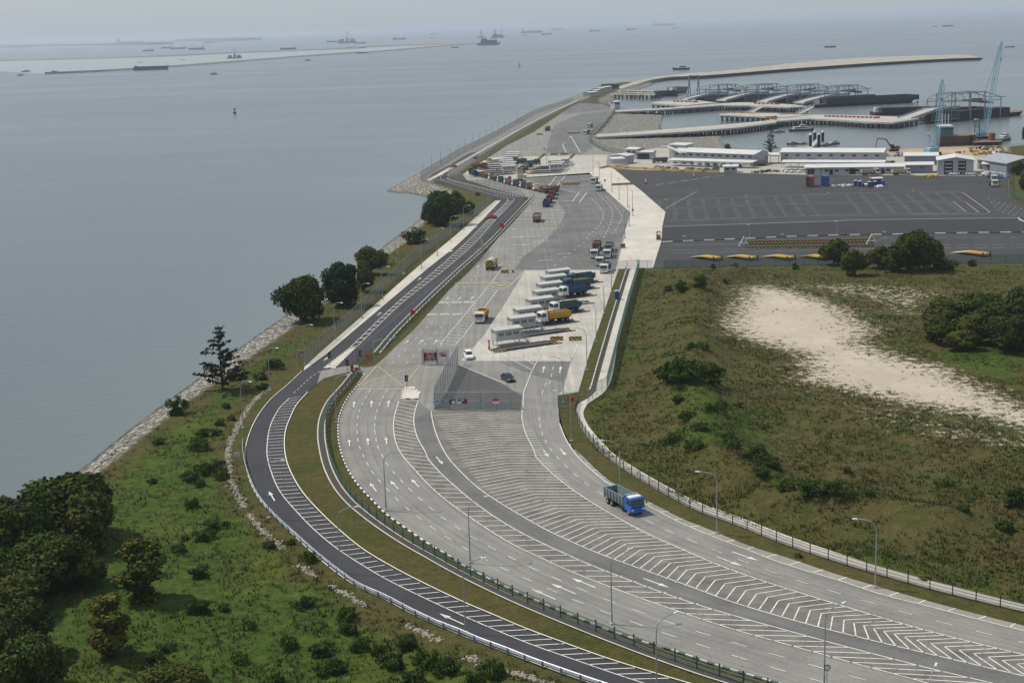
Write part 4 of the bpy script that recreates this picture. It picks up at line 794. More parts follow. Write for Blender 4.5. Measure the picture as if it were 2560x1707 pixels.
for i, (w, x, y0, y1) in enumerate((('E', 108, 690, 625), ('E', 895, 640, 585), ('E', 1700, 605, 560), ('E', 917, 1005, 875), ('E', 1777, 975, 845), ('E', 288, 1032, 982), ('E', 1250, 1022, 965), ('E', 2250, 1000, 942), ('D', 915, 830, 770), ('D', 2312, 1310, 1170), ('E', 610, 560, 300), ('D', 232, 800, 640))): mast(w, x, y0, y1, 'slim lamp mast on the parking ground, %s from the back left' % ordn(i), 'masts on the parking ground')
# hazard barriers
BAR0 = thing('hazard_barrier', 'x', 'barrier', group='black and yellow barriers'); b = MB(); b.extrude_x([(-.35, 0), (.35, 0), (.35, .25), (.14, .55), (.1, 1.0), (-.1, 1.0), (-.14, .55), (-.35, .25)], -1.5, 1.5); b.build('block', STRIPE, BAR0); b = MB(); b.box((-1.52, 0, .5), (.05, .18, .5)); b.box((1.52, 0, .5), (.05, .18, .5)); b.build('joint', CHASS, BAR0); _bf = [True]
def barrier(p, rz, label, sc=(1, 1, 1), group=None):
    if _bf[0]: _bf[0] = False; o = BAR0; o.location = p; o.rotation_euler.z = rz; o.scale = sc; o['label'] = label
    else: o = dup(BAR0, label, p, rz, sc)
    if group: o['group'] = group
barrier(at('5', 1547, 788), 0, 'chevron barrier below the nearest weighbridge, left of the pair', (.95, 1, 1)); barrier(at('5', 1669, 788), 0, 'chevron barrier below the nearest weighbridge, right of the pair', (.95, 1, 1))
barrier(at('5', 1208, 348), 0, 'striped barrier behind the painted island, wide left one', (.75, 1, 1)); barrier(at('5', 1262, 343), RD(80), 'striped barrier behind the painted island, small right one', (.3, 1, .9))
for i, (x, y) in enumerate(((1385, 540), (1452, 538), (1518, 536))): barrier(at('G', x, y), 0, 'striped barrier across the mid apron, %s of three from the left' % ordn(i), (1.15, 1, 1))
for i, (x, y) in enumerate(((2035, 545), (2102, 542), (2168, 538), (2232, 536))): barrier(at('G', x, y), 0, 'striped barrier across the pale strip, %s of four from the left' % ordn(i), (1.2, 1, 1))
for i, (x, y) in enumerate(((365, 212), (1228, 145), (1360, 143))): barrier(at('G', x, y), 0, ('striped barrier behind the far left weighbridges', 'striped barrier behind the far right weighbridges, left of two', 'striped barrier behind the far right weighbridges, right of two')[i], (1.3, 1, 1))
for i in range(7): barrier(at('G', 1010 + i * 15, 218 - i * 12), RD(62), 'striped barrier in the slanting line between far weighbridges, %s from its foot' % ordn(i), (.8, 1, .9))
for i in range(4): barrier(at('G', 1440 + i * 15, 195 - i * 15), RD(62), 'striped barrier in the short slanting line on the far right, %s from its foot' % ordn(i), (.9, 1, .9))
for i, (x, y) in enumerate(((1435, 883), (1640, 876), (1680, 874))): barrier(at('7', x, y), 0, 'tiny striped barrier on the far asphalt, %s from the left' % ordn(i), (1.3, 1, 1))
YB = MB(); YBm = [M('barrier_yellow', (.42, .26, .04), .6), M('barrier_brown', (.2, .13, .05), .6)]
yb0 = P('A', [(0, 1268), (90, 1245), (180, 1252), (520, 1268), (1000, 1300), (1560, 1318)])
i = 0
for a, b2 in zip(resample(yb0, 34), resample(yb0, 34)[1:]):
    e = b2 - a; q = MB(); q.extrude_x([(-.35, 0), (.35, 0), (.2, .9), (-.2, .9)], -e.length * .49, e.length * .49); o = q.build('plastic_barrier', YBm[1 if i % 5 == 4 else 0], loc=(a + b2) / 2); o.rotation_euler.z = math.atan2(e.y, e.x)
    tag(o, ('brown' if i % 5 == 4 else 'yellow') + ' barrier block in the long row beside the parked cars', 'barrier', 'barrier blocks beside the parked cars ' + ('brown' if i % 5 == 4 else 'yellow')); i += 1
# weighbridge cabins and platforms
CABW = M('cabin_white', (.47, .48, .47), .6, var=.08, dirt=.2, scale=.4); ROOFW = M('roof_white', (.44, .435, .42), .5, var=.1, dirt=.15); WDARK = M('window_dark', (.03, .035, .04), .15, spec=.6); STEEL = M('platform_steel', (.06, .06, .062), .7, var=.3); REDP = M('sign_red', (.55, .03, .015), .5, var=.05)
def make_cabin():
    t = thing('weighbridge_cabin', 'x', 'cabin'); L, Wd, z0, z1 = 6.2, 2.7, 1.25, 3.75
    b = MB(); b.box((L / 2, -Wd / 2, (z0 + z1) / 2), (L, Wd, z1 - z0))
    for k in range(13): b.box((L * k / 12, -Wd - .012, (z0 + z1) / 2), (.05, .03, z1 - z0 - .05))
    for k in range(6): b.box((-.012, -Wd * (k + .5) / 6, (z0 + z1) / 2), (.03, .05, z1 - z0 - .05))
    b.build('wall', CABW, t)
    b = MB(); b.extrude_x([(.35, z1), (-Wd - .45, z1), (-Wd - .45, z1 + .1), (-Wd / 2, z1 + .42), (.35, z1 + .1)], -.35, L + .3); b.build('roof', ROOFW, t)
    b = MB(); b.box((L / 2, -Wd - .44, z1 + .02), (L + .6, .1, .2)); b.build('gutter', CABW, t)
    for k in range(3): b = MB(); b.box((1.2 + k * 1.9, -Wd - .02, 2.75), (1.3, .06, .62)); b.box((1.2 + k * 1.9, -Wd - .05, 2.38), (1.45, .1, .07), 1); b.box((1.2 + k * 1.9, -Wd - .06, 2.75), (.06, .06, .62), 1); b.build('window', [M('cabin_glass', (.10, .12, .13), .2, spec=.6), CABW], t)
    b = MB(); b.box((L + .02, -1.6, 2.3), (.06, .85, 2.0)); b.build('door', M('door_grey', (.4, .41, .42), .6), t)
    for x in (.3, L - .3):
        for y in (-.3, -Wd + .3): b = MB(); b.box((x, y, z0 / 2), (.18, .18, z0)); b.build('leg', CABW, t)
    b = MB()
    b.box((L + .6, -1.5, z0 - .06), (1.2, 1.3, .1))
    for k in range(5): b.box((L + 1.35 + k * .28, -1.5, z0 - .25 - k * .22), (.3, 1.1, .06))
    for y in (-.98, -2.02): b.tube([(L + 1.15, y, z0 - .1), (L + 2.6, y, .05)], .05, n=4)
    b.build('stairs', CABW, t); b = MB()
    for y in (-.95, -2.05):
        for zz in (.5, 1.0): b.tube([(L + .05, y, z0 + zz), (L + 1.15, y, z0 + zz), (L + 2.6, y, .1 + zz)], .035, n=4)
        for x, zz in ((L + .6, z0), (L + 1.2, z0), (L + 1.9, z0 / 2), (L + 2.6, .05)): b.tube([(x, y, zz), (x, y, zz + 1.0)], .03, n=4)
    b.build('railing', CABW, t); return t
def make_platform():
    t = thing('weighbridge', 'x', 'weighbridge'); b = MB(); b.box((4.5, 0, .17), (11.5, 3.0, .34)); b.build('deck', STEEL, t)
    for s in (-1, 1): b = MB(); b.box((4.5, s * 1.42, .42), (11.5, .12, .16)); b.build('side_beam', STEEL, t)
    for x, s in ((-2.6, 1), (11.6, -1)):
        b = MB(); x0, x1 = x - 1.4, x + 1.4; zs = (.02, .34) if s > 0 else (.34, .02)
        for y in (-1.5, 1.5): b.extrude_y([(x0, 0), (x1, 0), (x1, zs[1] + .22), (x0, zs[0] + .1)], y - .16, y + .16)
        b.build('ramp_edge', STRIPE, t); b = MB(); b.extrude_y([(x0, 0), (x1, 0), (x1, zs[1]), (x0, zs[0])], -1.3, 1.3); b.build('ramp', STEEL, t)
    return t
def make_bollard():
    t = thing('bollard', 'x', 'bollard'); b = MB(); b.box((0, 0, .3), (.45, .45, .6)); b.build('base', PAINT['brown'], t); b = MB(); b.tube([(0, 0, .5), (0, 0, 1.9)], .16, n=8); b.build('post', REDP, t); b = MB(); b.box((0, 0, 1.95), (.42, .42, .12)); b.build('cap', CHASS, t); return t
KAB, PLT, BOL = make_cabin(), make_platform(), make_bollard()
GK, GP, GB = 'weighbridge cabins', 'weighbridges', 'red bollards at the weighbridges'
def vrot(x, y, a): return Vector((x * math.cos(a) - y * math.sin(a), x * math.sin(a) + y * math.cos(a), 0))
roofs = [(400, 948), (610, 792), (688, 680), (852, 552), (938, 448), (988, 353), (1050, 263), (1112, 186)]
used = False
def site(p, a, lab, sc=1.0, pf=True, bol=True, poff=1.0):
    global used
    if not used: used = True; k, q, bo = KAB, PLT, BOL; k.location = p; k.rotation_euler.z = a; k['label'] = lab[0]; q.location = p + vrot(1.0, -6.2, a); q.rotation_euler.z = a; q['label'] = lab[1]; bo.location = p + vrot(-2.2, -3.4, a); bo['label'] = lab[2]; ks = [(k, GK), (q, GP), (bo, GB)]
    else:
        ks = [(dup(KAB, lab[0], p, a, sc), GK)]
        if pf: ks.append((dup(PLT, lab[1], p + vrot(poff, -6.2 * sc, a), a, sc), GP))
        if bol: ks.append((dup(BOL, lab[2], p + vrot(-2.2, -3.4, a), a), GB))
    for o, g_ in ks: o['group'] = g_
for i, (x, y) in enumerate(roofs):
    p = at('H', x, y, 3.8); p.z = 0; n_ = ordn(i) + ' in the near row from the gate'
    site(p, BOOTH_A, ('white stilted weighbridge cabin, ' + n_, 'dark steel weighbridge beside its cabin, ' + n_, 'red bollard left of its cabin, ' + n_), bol=i in (0, 1, 4, 5, 6))
def zz(lst, nm):
    for i, (x, y) in enumerate(lst):
        p = at('G', x, y, 3.8); p.z = 0; n_ = ordn(i) + ' from the front of the far %s cluster' % nm
        site(p, RD(8), ('white weighbridge cabin, ' + n_, 'steel weighbridge, ' + n_, ''), bol=False, sc=1.0, poff=-8)
zz([(550, 285), (535, 262), (560, 238), (520, 215), (515, 190), (590, 160), (600, 132), (610, 108)], 'left'); zz([(1160, 262), (1190, 238), (1150, 214), (1240, 198), (1260, 182)], 'right')
# red beacon boards, traffic signals, signs
def red_sign(w, x, y, r_px, ybase, label, board=False):
    p = at(w, x, ybase); k = px_m(p) * (WIN[w][2] if len(WIN[w]) > 2 else 900 / 2352); h = max(.8, (ybase - y) * k * 1.03); r = r_px * k
    t = thing('red_sign', label, 'sign', p, group='red signs'); b = MB(); b.tube([(0, .05, 0), (0, .05, h)], .05, n=6); b.build('post', GALV, t)
    b = MB(); (b.box((0, 0, h), (r * 2, .07, r * 1.3)) if board else b.disc((0, 0, h), r, (0, 1, 0), .07, n=20)); b.build('board', REDP, t)
    return t
for a in (('5', 610, 603, 16, 660, 'round red board by the fence beside the lane arrows'), ('5', 315, 892, 14, 940, 'round red board on the gate fence at the top of the median'), ('5', 1189, 37, 16, 110, 'round red board by the upper end of the fence'), ('G', 650, 445, 24, 500, 'red beacon board standing among the queuing trucks'), ('G', 1895, 480, 14, 550, 'small red board on a mast by the pale strip, upper one'), ('G', 2258, 865, 15, 945, 'small red board on a mast by the pale strip, lower one'), ('G', 487, 335, 12, 372, 'small red board before the far left weighbridges'), ('G', 1085, 318, 10, 345, 'small red board before the far right weighbridges'), ('G', 1322, 497, 12, 520, 'small red board on the mid apron'), ('G', 1160, 428, 8, 440, 'tiny red board on the edge of the mid asphalt'), ('7', 1466, 972, 6, 985, 'tiny red board on the far asphalt edge'), ('7', 870, 1090, 7, 1100, 'red board at the sharp causeway bend')): red_sign(*a)
for a in (('5', 242, 973, 14, 1030, 'red board at the head of the median drain'), ('5', 1640, 1172, 22, 1215, 'red board on the right gate post'), ('G', 2315, 1522, 12, 1562, 'red board where the teal fence begins')): red_sign(*a, board=True)
SIGB = M('signal_black', (.02, .02, .02), .5); SGRN = M('signal_green', (.02, .25, .14), .4)
def signal(w, x, yb, yt, label):
    p = at(w, x, yb); k = px_m(p) * (WIN[w][2] if len(WIN[w]) > 2 else 900 / 2352); h = (yb - yt) * k * 1.04
    t = thing('traffic_signal', label, 'traffic light', p, RD(-80), 'traffic signals'); b = MB(); b.tube([(0, 0, 0), (0, 0, h)], .07, n=6); b.build('post', GALV, t); b = MB(); b.box((.12, 0, h - .45), (.22, .4, 1.1)); b.box((.05, 0, h - .45), (.04, .62, 1.3)); b.build('signal_head', SIGB, t)
    for k_, c_ in enumerate((REDP, YELLOW, SGRN)): b = MB(); b.disc((.25, 0, h - .12 - .33 * k_), .12, (1, 0, 0), .03, n=10); b.build('lens', c_, t)
for a in (('I', 392, 362, 262, 'traffic signal at the tip of the paved island'), ('I', 632, 340, 248, 'traffic signal in front of the gate fence'), ('I', 532, 430, 320, 'traffic signal at the head of the median, left post'), ('I', 995, 545, 440, 'traffic signal at the head of the paved triangle island'), ('I', 570, 470, 365, 'traffic signal with a green lens at the head of the median, right post')): signal(*a)
# long arm signal gantry
p = at('I', 742, 350); t = thing('signal_gantry', 'pale green signal gantry arm reaching out over the fence', 'gantry', p); k = px_m(p) * .319; b = MB(); b.tube([(0, 0, 0), (0, 0, 5.2)], .1, n=6); b.build('post', GALV, t); b = MB(); b.tube([(0, 0, 5.0), (.6, 0, 5.3), (4.6, .4, 5.6)], .07, n=6); b.build('arm', GALV, t); b = MB(); b.box((4.7, .4, 5.5), (.4, .3, .9)); b.build('signal_head', SGRN, t)
# chemical toilet on the strip
t = thing('portable_toilet', 'dark blue portable toilet with a pale roof on the grass strip', 'toilet', at('5', 1940, 520)); b = MB(); b.box((0, 0, 1.15), (1.15, 1.15, 2.1)); b.build('wall', PAINT['darkblue'], t); b = MB(); b.extrude_y([(-.62, 2.2), (.62, 2.2), (.5, 2.38), (0, 2.46), (-.5, 2.38)], -.62, .62); b.build('roof', ROOFW, t); b = MB(); b.box((0, -.6, 1.1), (.75, .04, 1.8)); b.build('door', M('toilet_door', (.03, .07, .2), .5), t); b = MB(); b.box((0, 0, .06), (1.3, 1.3, .12)); b.build('base', CONC, t)
# ================================================================ FENCES
def mesh_mat(name, col, opac):
    m, nt, b = _nt(name); b.inputs['Base Color'].default_value = rgba(col); b.inputs['Roughness'].default_value = .6; b.inputs['Metallic'].default_value = .2
    tr = N(nt, 'BsdfTransparent'); mx = N(nt, 'MixShader'); mx.inputs[0].default_value = opac; LK(nt, tr.outputs[0], mx.inputs[1]); LK(nt, b.outputs[0], mx.inputs[2]); LK(nt, mx.outputs[0], nt.nodes['Material Output'].inputs[0]); return m
FMESH = mesh_mat('fence_mesh_grey', (.17, .20, .23), .34); FTEAL = mesh_mat('fence_mesh_teal', (.03, .20, .20), .75); FGREEN = mesh_mat('fence_mesh_green', (.03, .14, .10), .35); FDARK = mesh_mat('railing_mesh', (.03, .035, .035), .3); FWALL = mesh_mat('fence_mesh_pale', (.4, .42, .42), .35)
GREENP = M('green_paint', (.025, .07, .055), .5); TEALP = M('teal_paint', (.03, .2, .2), .5)
def fence(name, label, cat, pts, h, sp, mesh, post, rails=(1.0,), pr=.05, step=2.0, top=0.0, rr=.035, smooth=False):
    c = spline(pts, step) if smooth else None
    if c is None:
        c = []
        for a, b2 in zip(pts, pts[1:]): n = max(1, int((b2 - a).length / 4)); c += [a.lerp(b2, k / n) for k in range(n)]
        c.append(pts[-1])
    S = arcs(c); sp = max(sp, S[-1] / 97); t = thing(name, label, cat, c[0]); o = c[0]
    b = MB()
    for a, d in zip(c, c[1:]): a, d = a - o, d - o; b.face([(a.x, a.y, .06), (d.x, d.y, .06), (d.x, d.y, h), (a.x, a.y, h)])
    if mesh: b.build('mesh_panel', mesh, t)
    b = MB()
    for f in rails: b.tube([(q.x - o.x, q.y - o.y, h * f) for q in c], rr, n=4)
    b.build('rail', post, t); d = 0; pm_ = None
    while d <= S[-1] + .01:
        q = sample(c, S, d) - o
        if pm_ is None: b = MB(); b.tube([(0, 0, 0), (0, 0, h + top)], pr, n=4); pm_ = b.build('post', post, t, loc=q)
        else: e = pm_.copy(); COL.objects.link(e); e.parent = t; e.location = q
        d += sp
    return t
fence('chain_link_fence', 'tall grey mesh fence on the shore side of the access road', 'fence', P('4', [(1945, 945)]) + P('4', [(1990, 945), (2110, 835), (2352, 622)]) + P('F', [(430, 1425), (800, 1165), (1000, 1022), (1240, 852), (1400, 722), (1480, 622)]), 3.2, 3, FMESH, GALV)
fence('chain_link_fence', 'tall grey mesh fence between the access road and the lanes', 'fence', P('I', [(592, 340), (645, 320)]) + P('5', [(330, 870), (590, 640), (850, 412), (1070, 222)]) + P('F', [(1320, 1250), (1560, 1030), (1750, 840), (1888, 660)]), 3.2, 3, FMESH, GALV)
fence('chain_link_fence', 'tall grey mesh fence curving round the outside of the queue', 'fence', P('F', [(1888, 650), (1840, 590), (1500, 470), (1200, 395), (1040, 375), (910, 355), (895, 330), (940, 260), (1290, 50)]) + P('7', [(1100, 990), (1240, 905), (1420, 805), (1560, 730), (1695, 668)]), 3.2, 4, FMESH, GALV)
fence('chain_link_fence', 'grey mesh fence on the seaward edge of the causeway', 'fence', P('7', [(740, 1195), (665, 1180), (655, 1165), (910, 1005), (1160, 880), (1400, 745), (1650, 660)]), 3.0, 5, FMESH, GALV)
fence('chain_link_fence', 'grey mesh fence panel behind the dark red notice board', 'fence', P('I', [(1115, 350), (1330, 352)]), 3.4, 3.2, FMESH, GALV, (.1, .5, 1))
fence('chain_link_fence', 'tall slanting grey fence running from the notice board to the front fence', 'fence', P('I', [(1395, 352), (1300, 520), (1212, 700)]), 4.2, 2.6, mesh_mat('fence_mesh_dense', (.25, .28, .31), .34), GALV, (.05, .5, 1), .09)
FRONT = P('I', [(1212, 705), (1905, 700)])
fence('chain_link_fence', 'long grey front fence carrying banners, facing the hatched road', 'fence', FRONT, 3.4, 2.9, mesh_mat('fence_mesh_front', (.20, .22, .24), .32), GALV, (.04, .5, 1), .08)
fence('chain_link_fence', 'teal screened fence beside the pale path and the field', 'fence', P('5', [(2086, 312), (2012, 560), (1945, 820), (1875, 1105)]), 2.6, 3, FTEAL, TEALP)
fence('chain_link_fence', 'pale mesh fence closing the path at the right gate', 'fence', P('5', [(1875, 1105), (1800, 1150), (1740, 1200)]), 2.6, 2.5, FWALL, GALV)
fence('chain_link_fence', 'short grey fence with the red board at the right gate', 'fence', P('5', [(1555, 1228), (1635, 1225)]), 2.6, 2.2, FMESH, GALV, (.1, 1), .08)
fence('chain_link_fence', 'pale teal fence by the drain at the top of the grass strip', 'fence', P('5', [(1945, 320), (2035, 312), (2175, 314)]), 2.2, 3, FWALL, TEALP)
fence('chain_link_fence', 'green mesh fence between the field and the parking ground', 'fence', P('6', [(0, 318), (600, 303), (1200, 296), (2352, 282), (3000, 272)]), 2.4, 4, FGREEN, GREENP)
fence('chain_link_fence', 'green mesh fence down the right side of the parking ground', 'fence', P('9', [(2190, 965), (2245, 1050), (2260, 1280), (2352, 1330), (2900, 1640)]), 2.8, 4, FGREEN, GREENP)
fence('chain_link_fence', 'pale green curved fence behind the far asphalt', 'fence', P('7', [(1928, 725), (1860, 810), (1760, 900), (1765, 935), (1860, 985), (1985, 1015)]), 3, 4, FGREEN, GALV)
gr = [p + Vector((.9, -.3, 0)) for p in DRAIN]
fence('railing', 'dark green pedestrian railing along the median drain', 'railing', gr, 1.25, 3.0, FDARK, GREENP, (.35, .7, 1.0), .09, .8, .3, .06, smooth=True)
fence('railing', 'dark railing with posts in front of the pale curving path', 'railing', PATH_L, 1.2, 3.0, FDARK, SIGB, (.3, .65, 1.0), .07, .8, .35, .04, smooth=True)
fence('railing', 'dark green railing on the drain beside the tall fence', 'railing', [p + Vector((.9, 0, 0)) for p in P('F', [(1990, 590), (1700, 900), (1400, 1210), (1000, 1568)], '5', [(700, 520), (480, 740), (370, 870)])], 1.2, 4, None, GREENP, (.5, 1.0), .07, 2, .1, .05, smooth=True)
fence('railing', 'dark railing along the drain on the grass strip', 'railing', [p + Vector((-.7, 0, 0)) for p in P('5', [(2015, 325), (1930, 600), (1860, 840), (1785, 1110)])], 1.1, 3, None, SIGB, (.5, 1.0), .05, 2, .1, .04)
# crash barrier
c = spline(GUARD, 1.2); t = thing('crash_barrier', 'grey steel crash barrier on the near edge of the dark road', 'crash barrier', c[0]); o = c[0]; b = MB(); RAILM = M('rail_steel', (.36, .38, .41), .45, metal=.35); n = len(c)
prof = [(0, .42), (.08, .48), (.02, .56), (.08, .64), (.02, .72), (.08, .8), (0, .86)]
for k in range(n):
    d = c[min(k + 1, n - 1)] - c[max(k - 1, 0)]; d.normalize(); q = Vector((-d.y, d.x, 0))
    for (a, z) in prof: e = c[k] - o - q * (a - .05); b.v.append((e.x, e.y, z))
m_ = len(prof)
for k in range(n - 1):
    for j in range(m_ - 1): i = k * m_ + j; b.f.append((i, i + 1, i + m_ + 1, i + m_)); b.m.append(0)
b.build('rail', RAILM, t); S = arcs(c); d = 0; pm_ = None; BLOCK = M('barrier_block', (.14, .17, .22), .6)
while d < S[-1] and d < 260:
    q = sample(c, S, d) - o
    if pm_ is None: b = MB(); b.box((.12, -.05, .4), (.22, .3, .85)); pm_ = b.build('post', BLOCK, t, loc=q)
    else: e = pm_.copy(); COL.objects.link(e); e.parent = t; e.location = q
    d += 2.7
# notice board and banners
def lettering(mb, txt, p, h, w=None):
    """block capitals on a board in the xz plane"""
    c_ = h / 5; x = p[0]
    G_ = dict(FONTS); G_.update({'R': '##.#.###.#.##.#', 'I': '###.#..#..#.###', 'N': '#.#####.####.##', 'G': '.###..#.##.#.##', 'O': '.#.#.##.##.#.#.', 'T': '###.#..#..#..#.', 'L': '#..#..#..#..###', 'C': '.###..#..#...##', 'K': '#.###.##.#.##.#', 'B': '##.#.###.#.###.', 'W': '#.##.####.#.#.#', 'Y': '#.##.#.#..#..#.', 'V': '#.##.##.##.#.#.', '1': '.#.##..#..#.###'})
    for ch in txt:
        if ch in G_:
            for r in range(5):
                for q in range(3):
                    if G_[ch][r * 3 + q] == '#': X, Z = x + q * c_, p[2] + (4 - r) * c_; mb.face([(X, p[1], Z), (X + c_, p[1], Z), (X + c_, p[1], Z + c_), (X, p[1], Z + c_)], 1)
        x += c_ * 4
p = at('I', 1133, 352); t = thing('notice_board', 'dark red notice board with four lines of pale writing on the gate fence', 'sign', p); k = px_m(p) * .319; b = MB(); Wb, Hb, zb = 97 * k, 68 * k, 34 * k
MAROON = M('board_maroon', (.16, .015, .025), .6); b.box((Wb / 2, -.3, zb + Hb / 2), (Wb, .1, Hb)); 
for i_, f in enumerate((.84, .27, .06)):
    for j in range(11): 
        if (j * 7 + i_ * 3) % 5: x = .25 + j * (Wb - .5) / 11; b.box((x + .12, -.36, zb + Hb * f + .12), ((Wb - .5) / 11 * .75, .02, .2 if i_ else .26), 1)
for j in range(4): b.box((Wb * (.3 + .14 * j), -.36, zb + Hb * .58), (.32, .02, .36), 1); b.box((Wb * (.3 + .14 * j), -.375, zb + Hb * .58), (.1, .02, .18), 0)
b.build('panel', [MAROON, M('lettering_pale', (.6, .5, .48), .6)], t)
for x in (-.1, Wb + .1): b = MB(); b.tube([(x, -.2, 0), (x, -.2, zb + Hb + 1)], .1, n=6); b.build('post', GALV, t)
p = at('I', 1275, 352); t = thing('notice_board', 'small grey notice board right of the dark red one', 'sign', p); b = MB(); b.box((0, -.3, 92 * k), (48 * k, .08, 30 * k)); b.build('panel', M('board_grey', (.33, .33, .32), .6), t)
for x in (-.9, .9): b = MB(); b.tube([(x, -.2, 0), (x, -.2, 105 * k)], .06, n=5); b.build('post', GALV, t)
FLAGW, FLAGR = M('flag_white', (.7, .68, .66), .7), M('flag_red', (.6, .03, .02), .7)
def hung(name, label, cat, x0, x1, y0, y1, cols, yoff=-.14, base=None):
    """cloth hung on the front fence between photo columns x0..x1 and rows y0..y1 (fence line at 705)"""
    p = at('I', (x0 + x1) / 2, base or 703); k = px_m(p) * .319 * 1.03; w, z1, z0 = (x1 - x0) * k, ((base or 703) - y0) * k, ((base or 703) - y1) * k; b = MB(); n = 12; m_ = len(cols)
    for i in range(n):
        for r in range(m_):
            X = lambda q: -w / 2 + w * q / n; Yw = lambda q: yoff + .03 * math.sin(q * 1.9); za, zb_ = z1 + (z0 - z1) * r / m_, z1 + (z0 - z1) * (r + 1) / m_
            b.face([(X(i), Yw(i), zb_), (X(i + 1), Yw(i + 1), zb_), (X(i + 1), Yw(i + 1), za), (X(i), Yw(i), za)], r)
    t = thing(name, label, cat, p); b.build('cloth', cols, t); return t, w, z0, z1
hung('flag', 'red and white flag hanging on the front fence', 'flag', 1670, 1720, 615, 652, [FLAGR, FLAGW]); hung('flag', 'red and white flag on the fence beside the dark red board', 'flag', 1268, 1308, 270, 300, [FLAGR, FLAGW], -.35, 352)
BLU = M('banner_blue', (.38, .48, .54), .7); t, w, z0, z1 = hung('banner', 'pale blue lettered banner at the left end of the front fence', 'banner', 1208, 1315, 620, 650, [BLU]); b = MB(); x = -w / 2 + .25; i = 0
while x < w / 2 - .3: b.box((x, -.2, (z0 + z1) / 2), (.14, .02, .3 if i % 4 else .12), 1); x += .24; i += 1
b.build('lettering', [FLAGW, M('banner_ink', (.10, .15, .2), .7)], t)
BG = M('banner_grey', (.3, .28, .3), .7); t, w, z0, z1 = hung('banner', 'black and white patterned banner with a maroon end on the front fence', 'banner', 1325, 1468, 618, 655, [BG]); b = MB(); R2 = random.Random(3)
for i in range(34): b.box((R2.uniform(-w * .48, w * .28), -.19 - .001 * i, z0 + (z1 - z0) * R2.uniform(.15, .85)), (R2.uniform(.2, .7), .02, R2.uniform(.12, .4)), R2.randrange(2))
b.box((w * .4, -.24, (z0 + z1) / 2), (w * .19, .02, (z1 - z0) * .96), 2); b.build('print', [FLAGW, SIGB, MAROON], t)
# speed sign, warning plate on the median, marker signs
t = thing('round_sign', 'round white speed sign on a post at the bottom of the picture', 'sign', at('3', 1063, 1600)); b = MB(); b.tube([(0, 0, 0), (0, 0, 2.6)], .05, n=6); b.build('post', GALV, t); b = MB(); b.disc((0, -.08, 2.4), .36, (0, 1, 0), .05, 0, 18); b.disc((0, -.1, 2.4), .27, (0, 1, 0), .05, 1, 18); b.build('board', [SIGB, FLAGW], t)
for i, (w_, x, y, l_) in enumerate((('1', 1553, 130, 'white plate with a dark mark behind the crash barrier'), ('4', 2185, 745, 'white marker plate on the shore side fence, by the third lamp'), ('5', 93, 745, 'white marker plate at the foot of the shore fence'), ('5', 547, 380, 'white marker plate higher up the shore fence'))):
    t = thing('marker_plate', l_, 'sign', at(w_, x, y)); b = MB(); b.tube([(0, 0, 0), (0, 0, 1.5)], .05, n=5); b.build('post', GALV, t); b = MB(); b.box((0, -.07, 1.5), (.75, .04, .6)); b.box((-.12, -.1, 1.5), (.12, .03, .4), 1); b.box((.16, -.1, 1.5), (.12, .03, .4), 1); b.build('plate', [FLAGW, SIGB], t)
# ================================================================ BREAKWATER, SAND SPITS, FAR SHORE
SANDT = mat('spit_sand', (.31, .285, .245), .95, .25, .05, world=True); SLOPE = mat('slope_stone', (.17, .165, .15), .95, .3, .3, world=True)
def bank(name, far_e, near_e, near_w, zt, mats):
    n = 90; F_, N_, W_ = resample(spline(far_e, 8), n), resample(spline(near_e, 8), n), resample(spline(near_w, 8), n); b = MB(); r = random.Random(4)
    for k in range(n):
        f, q, w = F_[k], N_[k], W_[k]; e = (f - q); e.normalize() if e.length else None
        b.v += [(f.x + e.x * 9, f.y + e.y * 9, WZ - .5), (f.x, f.y, zt + r.uniform(-.3, .3)), ((f.x + q.x) / 2, (f.y + q.y) / 2, zt + r.uniform(-.2, .7)), (q.x, q.y, zt), (w.x, w.y, WZ - .5)]
    for k in range(n - 1):
        for j in range(4): a = k * 5 + j; b.f.append((a, a + 1, a + 6, a + 5)); b.m.append(1 if j == 3 else 0)
    return struct(b.build(name, mats))
bank('breakwater', P('A', [(230, 196), (440, 132), (700, 72), (1000, 32)], '9', [(200, 478), (500, 452), (900, 408), (1200, 384), (1500, 371), (1900, 360), (2040, 369)], z=1), P('A', [(260, 226), (480, 160), (740, 92), (1000, 62)], '9', [(200, 498), (500, 476), (800, 452), (1165, 426), (1500, 404), (1900, 383), (2060, 378)], z=1), P('A', [(330, 275), (560, 205), (760, 130), (1000, 100)], '9', [(200, 517), (500, 489), (800, 463), (1165, 438), (1500, 413), (1900, 391), (2090, 383)], z=WZ), 1.0, [SANDT, SLOPE])
def spit(name, pts, wd, zt):
    c = spline(pts, 60); S = arcs(c); b = MB()
    for k, p in enumerate(c):
        d = c[min(k + 1, len(c) - 1)] - c[max(k - 1, 0)]; d.normalize(); q = Vector((-d.y, d.x, 0)); q = q if q.y > 0 else -q; w = wd * (.15 + .85 * min(1, S[k] / 300)) * (.8 + .4 * random.random())
        for (o_, z) in ((w, WZ), (w * .7, zt * .7), (0, zt), (-w * .25, WZ)): b.v.append((p.x + q.x * o_, p.y + q.y * o_, z))
    for k in range(len(c) - 1):
        for j in range(3): a = k * 4 + j; b.f.append((a, a + 1, a + 5, a + 4)); b.m.append(1 if j == 2 else 0)
    return struct(b.build(name, [SANDT, SLOPE]))
